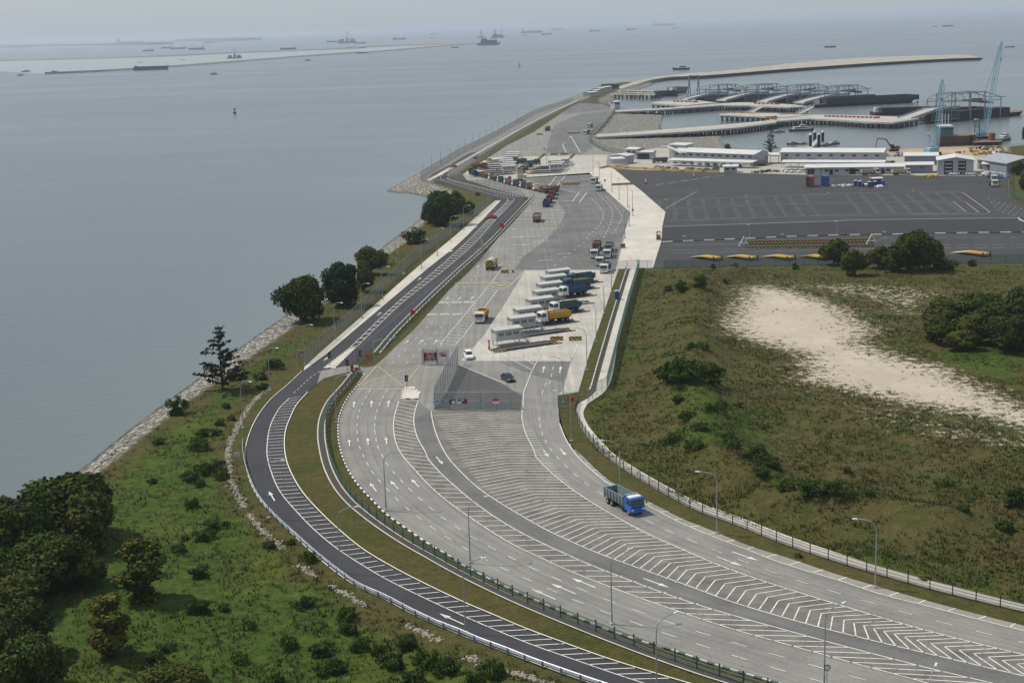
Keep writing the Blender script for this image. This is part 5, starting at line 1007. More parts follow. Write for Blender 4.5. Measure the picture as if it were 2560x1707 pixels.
SP1 = P('8', [(295, 486), (600, 473), (1000, 449), (1500, 411), (2000, 371), (2352, 347)], 'L', [(500, 545), (920, 512), (1500, 462), (1900, 434)], z=WZ); SP2 = P('8', [(-300, 412), (0, 402), (500, 390), (1000, 375), (1600, 348), (2352, 319)], 'L', [(400, 478), (1000, 452), (1500, 437), (2060, 426)], z=WZ)
spit('sand_spit', SP1, 30, 1.2); spit('sand_spit', SP2, 40, 2.2)
LAG, nt, b = _nt('lagoon_water'); b.inputs['Base Color'].default_value = (.24, .26, .23, 1); b.inputs['Roughness'].default_value = .25
mb = MB(); sheet(mb, SP1 + list(reversed(SP2)) + P('8', [(-300, 520), (0, 470)], z=WZ), WZ + .25); struct(mb.build('shallow_water', LAG))
FARL = mat('far_shore_green', (.10, .12, .09), 1, .2, .001, world=True); b = MB(); r = random.Random(5)
for (x0, x1, y, hm) in ((0, 170, 312, 26), (140, 570, 303, 20), (680, 1050, 297, 22), (1200, 1640, 272, 34), (-200, 20, 300, 40)):
    pts = resample([at('8', x0, y, WZ), at('8', x1, y - (x1 - x0) * .013, WZ)], 14)
    for p, q in zip(pts, pts[1:]): m_ = (p + q) / 2; b.box((m_.x, m_.y, hm * .25 + r.random() * hm * .2), ((q - p).length, 260, hm * (.4 + .6 * r.random())), 0, math.atan2(q.y - p.y, q.x - p.x))
struct(b.build('far_shore', FARL))
# ================================================================ SHIPS
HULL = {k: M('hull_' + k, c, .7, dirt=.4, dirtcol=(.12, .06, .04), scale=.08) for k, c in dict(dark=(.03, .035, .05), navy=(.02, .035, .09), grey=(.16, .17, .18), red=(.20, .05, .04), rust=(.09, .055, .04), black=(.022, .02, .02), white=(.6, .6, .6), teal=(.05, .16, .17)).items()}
SUPW = M('superstructure_white', (.55, .55, .54), .6, scale=.2); DECKM = M('ship_deck', (.16, .11, .09), .9, scale=.2)
def loft_hull(b, L, Bm, D, sheer=1.0, m=0, md=1, raked=False):
    n = 12; base = len(b.v)
    for k in range(n + 1):
        t = k / n; x = -L / 2 + L * t; w = Bm / 2 * (min(1, .75 + t * 2) if not raked else 1) * (1 if t < .72 else max(.04, 1 - ((t - .72) / .28) ** (2 if not raked else 9))); z = D + sheer * (max(0, t - .6) / .4) ** 2 + sheer * .3 * (max(0, .25 - t) / .25)
        xr = x - (L * .05 * ((t - .72) / .28) if t > .72 else 0) * 1.0; b.v += [(xr, -w * .8, -1), (xr, w * .8, -1), (x, w, z), (x, -w, z)]
    for k in range(n):
        a = base + k * 4
        for j, mm in ((0, m), (1, m), (2, md), (3, m)): c_, d_ = a + j, a + (j + 1) % 4; b.f.append((c_, d_, d_ + 4, c_ + 4)); b.m.append(mm)
    b.f += [(base + 3, base + 2, base + 1, base), tuple(base + n * 4 + j for j in range(4))]; b.m += [m, m]
def make_ship(kind):
    t = thing(kind, 'x', 'ship'); b = MB(); L = 100
    if kind == 'cargo_ship':
        loft_hull(b, L, 15, 6, 3); b.build('hull', [HULL['dark'], DECKM], t); b = MB(); b.box((-38, 0, 9), (12, 12, 8)); b.box((-39, 0, 14.5), (8, 13, 4)); b.box((-43, 0, 15), (4, 5, 7)); b.build('superstructure', SUPW, t)
        b = MB(); [b.box((-22 + 17 * k, 0, 7), (14, 11, 2.4)) for k in range(4)]; b.build('hatch_cover', HULL['grey'], t); b = MB()
        for x in (-14, 20): b.tube([(x, 0, 6), (x, 0, 18)], .7, n=5); b.tube([(x, 0, 15), (x + 11, 0, 20)], .4, n=4)
        b.tube([(-38, 0, 16), (-38, 0, 23)], .35, n=4); b.build('mast', HULL['grey'], t)
    elif kind == 'tanker':
        loft_hull(b, L, 16, 5, 2); b.build('hull', [HULL['navy'], DECKM], t); b = MB(); b.box((-40, 0, 9), (9, 14, 9)); b.box((-44, 0, 13), (4, 5, 6)); b.build('superstructure', SUPW, t); b = MB(); b.tube([(-30, 0, 6.5), (38, 0, 6.5)], .6, n=5); b.tube([(2, -5, 6), (2, -5, 12)], .4, n=4); b.tube([(40, 0, 6), (40, 0, 13)], .3, n=4); b.build('deck_pipes', HULL['grey'], t)
    elif kind == 'deck_barge':
        loft_hull(b, L, 24, 6, .6, raked=True); b.build('hull', [HULL['navy'], DECKM], t); b = MB(); [b.box((0, s * 11.6, 8), (92, .8, 4)) for s in (-1, 1)]; b.build('bulwark', HULL['navy'], t); b = MB(); b.box((-44, 0, 9), (8, 12, 6)); b.build('deckhouse', HULL['grey'], t); b = MB(); b.tube([(44, 0, 6), (44, 0, 19)], .5, n=4); b.tube([(46, 0, 7), (54, 0, 13)], .5, n=4); b.build('mast', HULL['grey'], t)
    elif kind == 'work_vessel':
        loft_hull(b, L, 24, 5, 2); b.build('hull', [HULL['dark'], DECKM], t); b = MB(); b.box((-30, 0, 10), (24, 18, 10)); b.box((28, 0, 10), (26, 18, 9)); b.build('deckhouse', HULL['grey'], t); b = MB()
        for y in (-4, 4): b.tube([(0, y, 5), (0, y, 46)], [2.2, 1.2], n=5)
        for k in range(6): b.box((0, 0, 10 + k * 6.5), (1, 8, .8))
        b.tube([(0, 0, 44), (34, 0, 14)], .7, n=4); b.box((0, 0, 12), (14, 14, 14)); b.build('derrick', HULL['grey'], t)
    elif kind == 'offshore_rig':
        loft_hull(b, L, 34, 8, 2, raked=True); b.build('hull', [HULL['dark'], DECKM], t); b = MB(); b.box((0, 0, 14), (70, 30, 12)); b.box((-20, 0, 23), (26, 24, 8)); b.build('deckhouse', HULL['navy'], t); b = MB()
        for x, y in ((-32, -12), (-32, 12), (30, 0)): b.tube([(x, y, 6), (x, y, 62)], 1.5, n=5)
        b.tube([(8, 0, 20), (30, 0, 48)], 1, n=4); b.build('rig_leg', HULL['grey'], t)
    return t
PROT = {}; GS = 'ships at anchor off the coast'
def ship(kind, w, x0, x1, y, label, hull=None, ang=0, sc=1.0, hz_=1.0):
    a, c_ = at(w, x0, y, WZ), at(w, x1, y - (x1 - x0) * .0328, WZ); L = (c_ - a).length / 100; p = (a + c_) / 2
    if kind not in PROT: o = PROT[kind] = make_ship(kind); o['label'] = label; o.location = p
    else: o = dup(PROT[kind], label, p)
    o.rotation_euler = (0, 0, RD(ang)); o.scale = (L, L * .9, L * hz_ * (1.0 if kind in ('deck_barge', 'offshore_rig') else 1.4)); o['group'] = GS
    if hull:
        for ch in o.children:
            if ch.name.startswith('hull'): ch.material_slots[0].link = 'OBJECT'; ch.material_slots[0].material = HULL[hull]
    return o
for a in (('deck_barge', '8', 875, 1105, 461, 'long dark navy barge lying along the near sand spit', 'navy'), ('work_vessel', '8', 1485, 1582, 384, 'dredger with a tall derrick in the lagoon between the spits', 'dark'), ('cargo_ship', '8', 930, 1005, 338, 'small low cargo boat above the far spit, leftmost of its row', 'dark', 180), ('cargo_ship', '8', 1053, 1130, 319, 'grey cargo ship above the far spit, left of three close together', 'dark'), ('tanker', '8', 1112, 1221, 323, 'low tanker above the far spit, middle of three close together', 'navy'), ('cargo_ship', '8', 1230, 1338, 328, 'cargo ship with its tall bridge on the right, right of three', 'dark', 180), ('deck_barge', '8', 1832, 1938, 326, 'slender barge with a raking bow above the far spit', 'dark'),
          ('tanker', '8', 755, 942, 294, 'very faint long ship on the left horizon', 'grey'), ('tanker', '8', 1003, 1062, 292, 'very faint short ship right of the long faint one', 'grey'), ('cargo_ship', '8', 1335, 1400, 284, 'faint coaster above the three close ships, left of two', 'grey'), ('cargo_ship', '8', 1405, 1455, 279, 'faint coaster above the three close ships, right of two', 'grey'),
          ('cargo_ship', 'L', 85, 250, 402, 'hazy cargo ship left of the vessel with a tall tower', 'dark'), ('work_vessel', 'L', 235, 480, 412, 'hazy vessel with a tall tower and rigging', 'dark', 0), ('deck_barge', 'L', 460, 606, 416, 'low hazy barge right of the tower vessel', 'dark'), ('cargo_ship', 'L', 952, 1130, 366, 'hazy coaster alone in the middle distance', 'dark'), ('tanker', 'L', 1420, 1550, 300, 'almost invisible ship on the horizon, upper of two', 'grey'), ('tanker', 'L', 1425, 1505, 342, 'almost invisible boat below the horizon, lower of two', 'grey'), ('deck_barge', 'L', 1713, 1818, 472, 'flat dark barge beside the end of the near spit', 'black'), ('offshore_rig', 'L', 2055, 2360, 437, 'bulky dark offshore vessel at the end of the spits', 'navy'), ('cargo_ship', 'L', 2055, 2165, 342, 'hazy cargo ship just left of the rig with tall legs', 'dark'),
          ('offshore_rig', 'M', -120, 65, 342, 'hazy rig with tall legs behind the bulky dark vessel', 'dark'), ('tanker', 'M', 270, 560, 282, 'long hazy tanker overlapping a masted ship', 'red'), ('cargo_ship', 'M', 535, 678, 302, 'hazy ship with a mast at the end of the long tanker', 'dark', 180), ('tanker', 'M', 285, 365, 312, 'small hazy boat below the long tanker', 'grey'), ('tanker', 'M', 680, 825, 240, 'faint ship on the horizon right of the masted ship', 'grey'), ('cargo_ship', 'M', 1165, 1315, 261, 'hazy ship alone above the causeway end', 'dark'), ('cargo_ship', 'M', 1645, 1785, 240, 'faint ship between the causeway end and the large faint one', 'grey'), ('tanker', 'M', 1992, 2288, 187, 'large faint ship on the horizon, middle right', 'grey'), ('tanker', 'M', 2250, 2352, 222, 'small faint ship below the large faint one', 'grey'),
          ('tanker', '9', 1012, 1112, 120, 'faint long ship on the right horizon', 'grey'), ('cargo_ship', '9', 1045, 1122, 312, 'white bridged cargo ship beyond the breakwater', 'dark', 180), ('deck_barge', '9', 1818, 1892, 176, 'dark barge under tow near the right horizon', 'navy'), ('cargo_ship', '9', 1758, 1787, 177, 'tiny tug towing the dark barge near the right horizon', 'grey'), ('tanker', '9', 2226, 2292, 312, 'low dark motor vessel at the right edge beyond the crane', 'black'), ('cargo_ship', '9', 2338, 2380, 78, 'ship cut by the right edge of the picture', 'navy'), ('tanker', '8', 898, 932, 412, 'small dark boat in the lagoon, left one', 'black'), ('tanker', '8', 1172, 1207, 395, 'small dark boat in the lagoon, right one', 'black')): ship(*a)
# small craft
FOAM = M('foam', (.7, .72, .72), .8)
def small_boat(label, w, x, y, L, ang, hull='black', wake=0, cabin=True):
    p = at(w, x, y, WZ); t = thing('motor_boat', label, 'boat', p, RD(ang)); b = MB(); loft_hull(b, L, L * .28, L * .1, L * .05); b.build('hull', [HULL[hull], DECKM], t)
    if cabin: b = MB(); b.box((-L * .08, 0, L * .17), (L * .4, L * .2, L * .14), taper=.85); b.build('cabin', SUPW, t); b = MB(); b.box((-L * .08, 0, L * .18), (L * .41, L * .205, L * .05), taper=.97); b.build('cabin_window', WDARK, t); b = MB(); b.tube([(-L * .1, 0, L * .24), (-L * .1, 0, L * .45)], .05 + L * .004, n=4); b.build('mast', SUPW, t)
    if wake:
        b = MB(); n = 8
        for k in range(n): u = k / n; b.v += [(-L * .4 - wake * u, -.8 - u * 1.5, .06), (-L * .4 - wake * u, .8 + u * 1.5, .06)]
        for k in range(n - 1): b.f.append((2 * k, 2 * k + 1, 2 * k + 3, 2 * k + 2)); b.m.append(0)
        struct(b.build('wake', FOAM, None, p)).rotation_euler.z = RD(ang)
small_boat('small dark speedboat with a white wake on the open sea', 'K', 703, 765, 14, 186, wake=110); small_boat('low dark launch with a long white wake beyond the breakwater', '9', 110, 457, 26, 184, wake=190); small_boat('tiny boat with foam at the far left', 'J', 338, 525, 22, 180, wake=26); small_boat('tiny dark boat behind the left tip of the near spit', 'J', 715, 526, 16, 0); small_boat('tiny dark boat left of the near spit', 'J', 270, 572, 14, 0); small_boat('tiny dark boat in front of the near spit', '8', 2012, 397, 16, 20)
def buoy(w, x, y, label, s):
    t = thing('buoy', label, 'buoy', at(w, x, y, WZ)); b = MB(); b.tube([(0, 0, -.5), (0, 0, .9), (0, 0, 1.1)], [s, s, s * .7], n=12); b.build('float', HULL['black'], t); b = MB()
    for k in range(4): b.tube([(s * .7 * math.cos(k * PI / 2), s * .7 * math.sin(k * PI / 2), 1), (.2 * math.cos(k * PI / 2), .2 * math.sin(k * PI / 2), s * 2.6)], s * .08, n=4)
    b.tube([(0, 0, s * 1.7), (0, 0, s * 3)], s * .35, n=8); b.build('lattice_tower', HULL['black'], t)
buoy('K', 977, 1275, 'black channel buoy alone on the open sea, nearest one', 1.7); buoy('M', 255, 718, 'small channel buoy left of the causeway end', 2.0)
# ================================================================ JETTIES
JDECK = mat('jetty_concrete', (.36, .35, .32), .85, .15, .15, world=True); PILE = M('pile_dark', (.05, .052, .055), .8); RWR = M('barrier_red', (.45, .04, .03), .6); RWW = M('barrier_white', (.65, .63, .6), .6)
def jetty(label, poly, near, zt=1.2, th=1.1, sp=7.5, rail=True):
    o = poly[0].copy(); o.z = 0; t = thing('jetty', label, 'jetty', o); b = MB(); b.prism([((p - o).x, (p - o).y) for p in poly], zt - th, zt); b.build('deck', JDECK, t)
    S = arcs(near); sp = max(sp, S[-1] / 90); d = sp * .4; pm_ = None
    while d < S[-1]:
        q = sample(near, S, d) - o; q.z = 0; a = sample(near, S, min(d + .5, S[-1])) - sample(near, S, d - .5); a.normalize(); nrm = Vector((-a.y, a.x, 0)); nrm = nrm if nrm.y > 0 else -nrm
        if pm_ is None:
            b = MB()
            for k in (.8, 6, 11): b.tube([(nrm.x * k, nrm.y * k, WZ - 1), (nrm.x * k, nrm.y * k, zt - th)], .75, n=8)
            b.box((nrm.x * 6, nrm.y * 6, zt - th - .4), (2, 12, .8), 0, math.atan2(nrm.y, nrm.x) - PI / 2); pm_ = b.build('pile', PILE, t, loc=q)
        else: e = pm_.copy(); COL.objects.link(e); e.parent = t; e.location = q
        d += sp
    if rail:
        c = resample(near, 60); b = MB()
        for zz_ in (.5, 1.0): b.tube([((p - o).x, (p - o).y, zt + zz_) for p in c], .07, n=4)
        for p in c[::2]: b.box(((p - o).x, (p - o).y, zt + .5), (.2, .2, 1.0))
        b.build('railing', RWW, t)
    return t
J1 = P('A', [(200, 522), (850, 490), (1580, 438), (1950, 440)], 'B', [(250, 448), (650, 462), (880, 455)], z=1.2); jetty('upper concrete jetty on dark piles leading to the loading ramps', J1 + P('B', [(720, 428), (330, 404), (0, 398)], 'A', [(1580, 412), (850, 470), (200, 500)], z=1.2), J1)
J1b = P('A', [(662, 412), (850, 424), (1100, 442)], z=1.2); jetty('short side jetty left of the red and white barriers', J1b + P('A', [(1400, 412), (1560, 408), (1300, 375), (950, 380), (730, 390)], z=1.2), J1b)
J2 = P('A', [(-40, 850), (640, 812), (1200, 778), (1800, 728), (2300, 662)], 'B', [(480, 645), (920, 612), (1300, 628), (1700, 655), (2000, 662), (2340, 610)], z=1.2); jetty('lower concrete jetty on dark piles crossing in front of the barges', J2 + P('B', [(2300, 578), (2080, 585), (1600, 568), (1130, 560), (930, 562), (640, 598), (360, 612)], 'A', [(2180, 637), (1500, 700), (700, 764), (-40, 818)], z=1.2), J2)
J3 = P('A', [(1560, 566), (1800, 574), (2150, 588), (2290, 598)], 'B', [(360, 604)], z=1.2); jetty('low landing stage with yellow edges beside the lower jetty', J3 + P('B', [(640, 588), (900, 562), (470, 548)], 'A', [(2352, 540), (1720, 536), (1560, 556)], z=1.2), J3, th=.8, sp=5)
for i, (a, w) in enumerate(((P('A', [(1720, 548), (1880, 540), (2050, 545)], z=1.2), 1), (P('B', [(0, 548), (120, 545), (200, 548)], z=1.2), 1), (P('B', [(530, 565), (660, 560), (860, 556)], z=1.2), 1))):
    b = MB(); c = resample(a, 20); b.tube([(p.x, p.y, 2.1) for p in c], .16, n=4); b.tube([(p.x, p.y, 1.7) for p in c], .1, n=4)
    for p in c[::2]: b.box((p.x, p.y, 1.7), (.25, .25, 1.0))
    tag(b.build('yellow_railing', YBm[0]), 'yellow railing on the landing stage, %s from the left' % ordn(i), 'railing')
RB = MB(); RB.extrude_x([(-.5, 0), (.5, 0), (.3, 1.2), (-.3, 1.2)], -1.9, 1.9); rb0 = None
def rwrow(w, x0, y0, x1, y1, n, where):
    global rb0
    for i in range(n):
        p = at(w, x0 + (x1 - x0) * i / (n - 1), y0 + (y1 - y0) * i / (n - 1), 1.2); c_ = ('red', 'white')[i % 2]
        if rb0 is None: rb0 = o = RB.build('plastic_barrier', RWR)
        else: o = rb0.copy(); COL.objects.link(o)
        o.location = p; o.material_slots[0].link = 'OBJECT'; o.material_slots[0].material = (RWR, RWW)[i % 2]; tag(o, '%s block in the chequered barrier row on the %s' % (c_, where), 'barrier', '%s barrier blocks on the %s' % (c_, where))
rwrow('B', 1140, 588, 1790, 608, 25, 'lower jetty'); rwrow('A', 985, 392, 1250, 400, 11, 'upper jetty left half'); rwrow('B', 215, 420, 490, 428, 11, 'upper jetty right half')
def gangway(label, a, c_):
    t = thing('gangway', label, 'gangway', a); d = c_ - a; L = math.hypot(d.x, d.y); t.rotation_euler.z = math.atan2(d.y, d.x); b = MB(); h = d.z
    for s in (-1.3, 1.3):
        for k in (0, 1.5): b.tube([(0, s, k), (L, s, h + k)], .16, n=4)
        for k in range(12): x = L * k / 12; b.tube([(x, s, h * k / 12), (x + L / 12, s, h * (k + 1) / 12 + 1.5)], .1, n=4)
    b.build('truss', RWW, t); b = MB(); b.face([(0, -1.3, .1), (L, -1.3, h + .1), (L, 1.3, h + .1), (0, 1.3, .1)]); b.build('walkway', JDECK, t)
gangway('white lattice gangway down to the landing stage, left one', at('B', 120, 545, 1.2), at('B', 315, 440, 4.5)); gangway('white lattice gangway down to the landing stage, right one', at('B', 755, 558, 1.2), at('B', 950, 458, 4.5))
SGREY = M('ramp_steel', (.19, .21, .24), .6, scale=.1)
def loading_ramp(label, w, x0, y0, x1, y1, zt=5.5, hf=12.5, fx=(.42, .72, .95, 1.15, 1.38)):
    a, c_ = at(w, x0, y0, 1.2), at(w, x1, y1, zt); d = c_ - a; L = math.hypot(d.x, d.y); t = thing('loading_ramp', label, 'ramp', (a.x, a.y, 0), math.atan2(d.y, d.x), 'loading ramps with gantries'); b = MB()
    pr = [(0, 1.2), (L * .3, 2.2 + (zt - 2) * .35), (L * .55, zt * .93), (L * .75, zt), (L, zt)]; full = pr + [(x, z - .9) for x, z in reversed(pr)]
    b.extrude_y(full, -6, 6); b.build('deck', JDECK, t); b = MB()
    for s in (-6.2, 6.2):
        b.tube([(x, s, z + .5) for x, z in pr], .45, n=4)
        for k in range(10): x = L * (.4 + .06 * k); b.tube([(x, s, zt * .8), (x + L * .03, s, WZ + 1.5)], .25, n=4); b.tube([(x + L * .06, s, zt * .8), (x + L * .03, s, WZ + 1.5)], .25, n=4)
        b.tube([(L * .4, s, WZ + 1.5), (L, s, WZ + 1.5)], .35, n=4)
    b.build('side_truss', SGREY, t)
    for x, hh in zip(fx, (hf * .8, hf, hf, hf, hf * .72)):
        b = MB()
        for s in (-6.8, 6.8): b.tube([(L * x, s, WZ), (L * x, s, hh)], .4, n=5)
        b.tube([(L * x, -6.8, hh), (L * x, 6.8, hh)], .4, n=5); b.build('portal_frame', SGREY, t)
    b = MB()
    for s in (-6.8, 6.8):
        b.tube([(L * fx[1], s, hf), (L * fx[3], s, hf)], .4, n=4); b.tube([(L * fx[1], s, hf), (L * fx[0], s, hf * .8), (L * (fx[0] - .1), s, zt * .8)], .28, n=4); b.tube([(L * fx[3], s, hf), (L * fx[4], s, hf * .72), (L * (fx[4] + .1), s, hf * .72)], .3, n=4)
        for k in range(4): dx = L * (fx[3] - fx[1]) / 4; x = L * fx[1] + dx * k; b.tube([(x, s, hf), (x + dx / 2, s, hf * .68), (x + dx, s, hf)], .2, n=4)
        b.tube([(L * fx[0], s, hf * .68), (L * fx[4], s, hf * .6)], .28, n=4)
    b.build('gantry_beam', SGREY, t); b = MB(); b.box((L * fx[3], 0, hf * .62), (5, 5, 2.4)); b.tube([(L * fx[2], 0, hf * .66), (L * fx[4], 0, hf * .45)], .8, n=6); b.build('hoist_house', HULL['dark'], t); b = MB(); b.box((L * (fx[0] + fx[4]) / 2 + 4, 0, 0), (L * (fx[4] - fx[0]) + 14, 11, 7)); b.build('pontoon', HULL['black'], t)
for i, a in enumerate((('9', 130, 652, 400, 604), ('9', 372, 657, 655, 602), ('9', 640, 667, 925, 607), ('9', 880, 672, 1180, 614))): loading_ramp('grey loading ramp under lattice gantries on the upper jetty, %s from the left' % ordn(i), *a)
loading_ramp('grey loading ramp rising over the black barge behind the tall cranes', '9', 1570, 775, 1890, 697, 6.5, 15.5, (.62, .8, 1.2, 1.5, 1.85))
b = MB()
for (x0, x1, yb, yt) in ((165, 225, 640, 570),):
    p, q = at('9', x0, yb, 0), at('9', x1, yb, 0); h = 20
    for e in (p, q): b.tube([(e.x - 1.5, e.y, WZ), (e.x, e.y, h)], .5, n=5); b.tube([(e.x + 1.5, e.y, WZ), (e.x, e.y, h)], .5, n=5)
    b.tube([(p.x, p.y, h), (q.x, q.y, h)], .5, n=5)
tag(b.build('portal_frame', SGREY), 'free standing grey portal frame at the left end of the upper jetty', 'frame')
def barge(label, w, x0, y0, x1, y1, Bm, H1, H0=2.5, hull='black', wall=(.12, .98)):
    a, c_ = at(w, x0, y0, WZ), at(w, x1, y1, WZ); d = c_ - a; L = d.length; t = thing('hopper_barge', label, 'barge', (a + c_) / 2, math.atan2(d.y, d.x)); b = MB(); loft_hull(b, L, Bm, H0, .5, raked=True); b.build('hull', [HULL[hull], DECKM], t)
    b = MB(); xa, xb = -L / 2 + L * wall[0], -L / 2 + L * wall[1]
    for s in (-1, 1): b.box(((xa + xb) / 2, s * Bm * .44, (H0 + H1) / 2), (xb - xa, .5, H1 - H0)); [b.box((xa + (xb - xa) * k / 22, s * Bm * .455, (H0 + H1) / 2), (.3, .3, H1 - H0)) for k in range(23)]
    for x in (xa, xb): b.box((x, 0, (H0 + H1) / 2), (.5, Bm * .88, H1 - H0))
    b.build('hopper_wall', HULL['dark' if hull == 'black' else hull], t); b = MB(); b.box((-L * .44, 0, H0 + 1.6), (L * .05, Bm * .3, 3)); b.build('deckhouse', SUPW, t)
    for k in range(5): b = MB(); b.tube([(-L * .46 + k * L * .23, -Bm * .5, -.2 + H0 * .4), (-L * .46 + k * L * .23, -Bm * .53, -.2 + H0 * .4)], .8, n=10); b.build('tyre_fender', TYRE, t)
barge('long black high walled barge behind the upper jetty', '9', 945, 703, 1640, 668, 20, 6.5); barge('long black barge under the right loading ramp', '9', 1640, 790, 2345, 748, 20, 7, wall=(.1, .62)); barge('dark barge with a small deckhouse between the two jetties', '9', 1360, 755, 1770, 742, 16, 5); barge('dark flat barge at the left end of the upper jetty', 'A', 670, 322, 1020, 312, 22, 5, hull='dark'); barge('dark pontoon barge carrying a grey box at the jetty end', 'A', 920, 280, 1090, 268, 16, 6, hull='grey')
def workboat(label, w, x0, y0, x1, y1, hull, hs=1.0, sup=True, flip=False):
    a, c_ = at(w, x0, y0, WZ), at(w, x1, y1, WZ); d = (c_ - a) if not flip else (a - c_); L = d.length; t = thing('work_boat', label, 'boat', (a + c_) / 2, math.atan2(d.y, d.x)); b = MB(); loft_hull(b, L, L * .27, L * .075, L * .06); b.build('hull', [HULL[hull], DECKM], t)
    b = MB(); b.box((-L * .05, 0, L * .13), (L * .55, L * .2, L * .1)); b.box((L * .04, 0, L * .21), (L * .22, L * .17, L * .08), taper=.9); b.build('wheelhouse', SUPW, t); b = MB(); b.box((-L * .05, 0, L * .14), (L * .5, L * .203, L * .04)); b.box((L * .04, 0, L * .22), (L * .225, L * .173, L * .035)); b.build('wheelhouse_window', WDARK, t)
    b = MB(); b.tube([(0, 0, L * .25), (0, 0, L * .42)], L * .008, n=4); b.tube([(0, -L * .06, L * .35), (0, L * .06, L * .35)], L * .006, n=4); b.build('mast', SUPW, t)
for a in (('white and black passenger launch moored alone below the lower jetty', 'B', 640, 780, 968, 768, 'dark'), ('small grey launch behind the tall tree', 'B', 430, 795, 590, 790, 'dark'), ('dark launch with a white wheelhouse left of the pontoon', 'B', 605, 950, 790, 945, 'black', 1, True, True), ('small red boat beside the pontoon', 'B', 760, 948, 880, 940, 'red'), ('white wheelhouse launch right of the pontoon, nearer one', 'B', 1040, 968, 1200, 960, 'navy'), ('white wheelhouse launch right of the pontoon, farther one', 'B', 1150, 955, 1305, 940, 'dark'), ('tug with a blue and white bridge at the right end of the quay', 'C', 2020, 1225, 2168, 1195, 'navy')): workboat(*a)
t = thing('landing_craft', 'rusty brown landing craft with a teal bridge house behind the quay', 'ship', (at('C', 1230, 1290, WZ) + at('C', 1650, 1285, WZ)) / 2); a = at('C', 1220, 1290, WZ); c_ = at('C', 1650, 1280, WZ); t.rotation_euler.z = math.atan2((c_ - a).y, (c_ - a).x); L = (c_ - a).length; b = MB(); loft_hull(b, L, 13, 6.2, .4, raked=True); b.build('hull', [HULL['rust'], DECKM], t)
b = MB(); b.box((-L * .3, 0, 8.6), (L * .42, 10, 4.6), taper=.94); b.build('bridge_house', HULL['teal'], t); b = MB(); b.box((-L * .3, 0, 11.3), (L * .4, 9.6, .9)); b.build('bridge_roof', SUPW, t); b = MB(); b.box((-L * .3, 0, 10.3), (L * .41, 9.7, .9)); b.build('bridge_window', WDARK, t); b = MB()
for x in (-.38, -.3, -.2): b.tube([(L * x, 0, 11), (L * x, 0, 18)], .18, n=4)
b.build('mast', SUPW, t)
t = thing('crane_barge', 'dark barge carrying the tall pale blue crane, rusty deck gear around it', 'barge', (at('C', 1650, 1290, WZ) + at('C', 2030, 1280, WZ)) / 2); b = MB(); L2 = (at('C', 2040, 1280, WZ) - at('C', 1640, 1290, WZ)).length; loft_hull(b, L2, 18, 3, .2, raked=True); b.build('hull', [HULL['black'], DECKM], t); b = MB(); b.box((L2 * .26, 2, 5), (L2 * .14, 5, 4)); b.box((-L2 * .38, 2, 4.5), (L2 * .12, 5, 3.5)); b.build('winch_house', HULL['red'], t); b = MB()
for x in (-.36, -.2): b.tube([(L2 * x, 0, 3), (L2 * x, 0, 14)], .25, n=4)
for z in (8, 11, 14): b.tube([(-L2 * .36, 0, z), (-L2 * .2, 0, z)], .2, n=4)
b.build('deck_frame', HULL['rust'], t)
# cranes
CRB = M('crane_blue', (.22, .42, .48), .5, scale=.3); 
def crane(label, base, top, zb):
    t = thing('crawler_crane', label, 'crane', base); d = top - base; t.rotation_euler.z = math.atan2(d.y, d.x); Lx = math.hypot(d.x, d.y); b = MB()
    for s in (-2, 2): b.box((0, s, .7), (7, 1.1, 1.4)); 
    b.build('crawler_track', CHASS, t); b = MB(); b.box((-1, 0, 2.6), (7, 3.8, 2.4)); b.box((-4.2, 0, 2.6), (1.2, 4, 1.6)); b.build('house', CRB, t); b = MB(); b.box((2, 1.6, 3.2), (1.8, 1.2, 2.2)); b.build('operator_cab', GLASS, t)
    b = MB(); A_, B_ = Vector((2.2, 0, 2.2)), Vector((Lx, 0, d.z)); ax = (B_ - A_); L = ax.length; ax.normalize(); up = Vector((-ax.z, 0, ax.x)); sd_ = Vector((0, 1, 0)); n = 22
    def C_(k, i): w = .95 * min(1, .25 + k / 4, .25 + (n - k) / 4); return A_ + ax * (L * k / n) + up * (w if i in (0, 1) else -w) + sd_ * (w if i in (0, 3) else -w)
    for i in range(4): b.tube([C_(k, i) for k in range(n + 1)], .17, n=4)
    for k in range(n):
        for i in range(4): b.tube([C_(k, i), C_(k + 1, (i + 1) % 4)], .09, n=3)
    b.build('boom', CRB, t); b = MB(); m1 = Vector((-3.5, 0, 11)); b.tube([(-1, 1.2, 3.5), m1, (-1, -1.2, 3.5)], .2, n=4); b.tube([(1.5, 1, 3.5), m1, (1.5, -1, 3.5)], .16, n=4); b.box((m1.x, 0, m1.z), (1.6, 2.2, .4)); b.build('gantry_frame', CRB, t)
    b = MB(); b.tube([m1, B_], .05, n=3); b.tube([m1 + sd_ * .5, B_], .05, n=3); b.tube([B_, B_ - Vector((0, 0, 9))], .05, n=3); b.box(tuple(B_ - Vector((0, 0, 9.6))), (.6, .5, 1.2)); b.build('hoist_rope', CHASS, t)
def crane_at(label, w, xb, yb, xt, yt, zb):
    a = at(w, xb, yb, zb); k = px_m(a) * WIN[w][2]; crane(label, a, a + Vector(((xt - xb) * k - (yb - yt) * k * .0328 * 1, 3, (yb - yt) * k * 1.03)), zb)
crane_at('pale blue crawler crane with a lattice boom standing on the brown quay', 'C', 1160, 1400, 1302, 510, 0); crane_at('taller pale blue lattice boom crane standing on the barge', 'C', 1790, 1190, 2055, 62, .2)
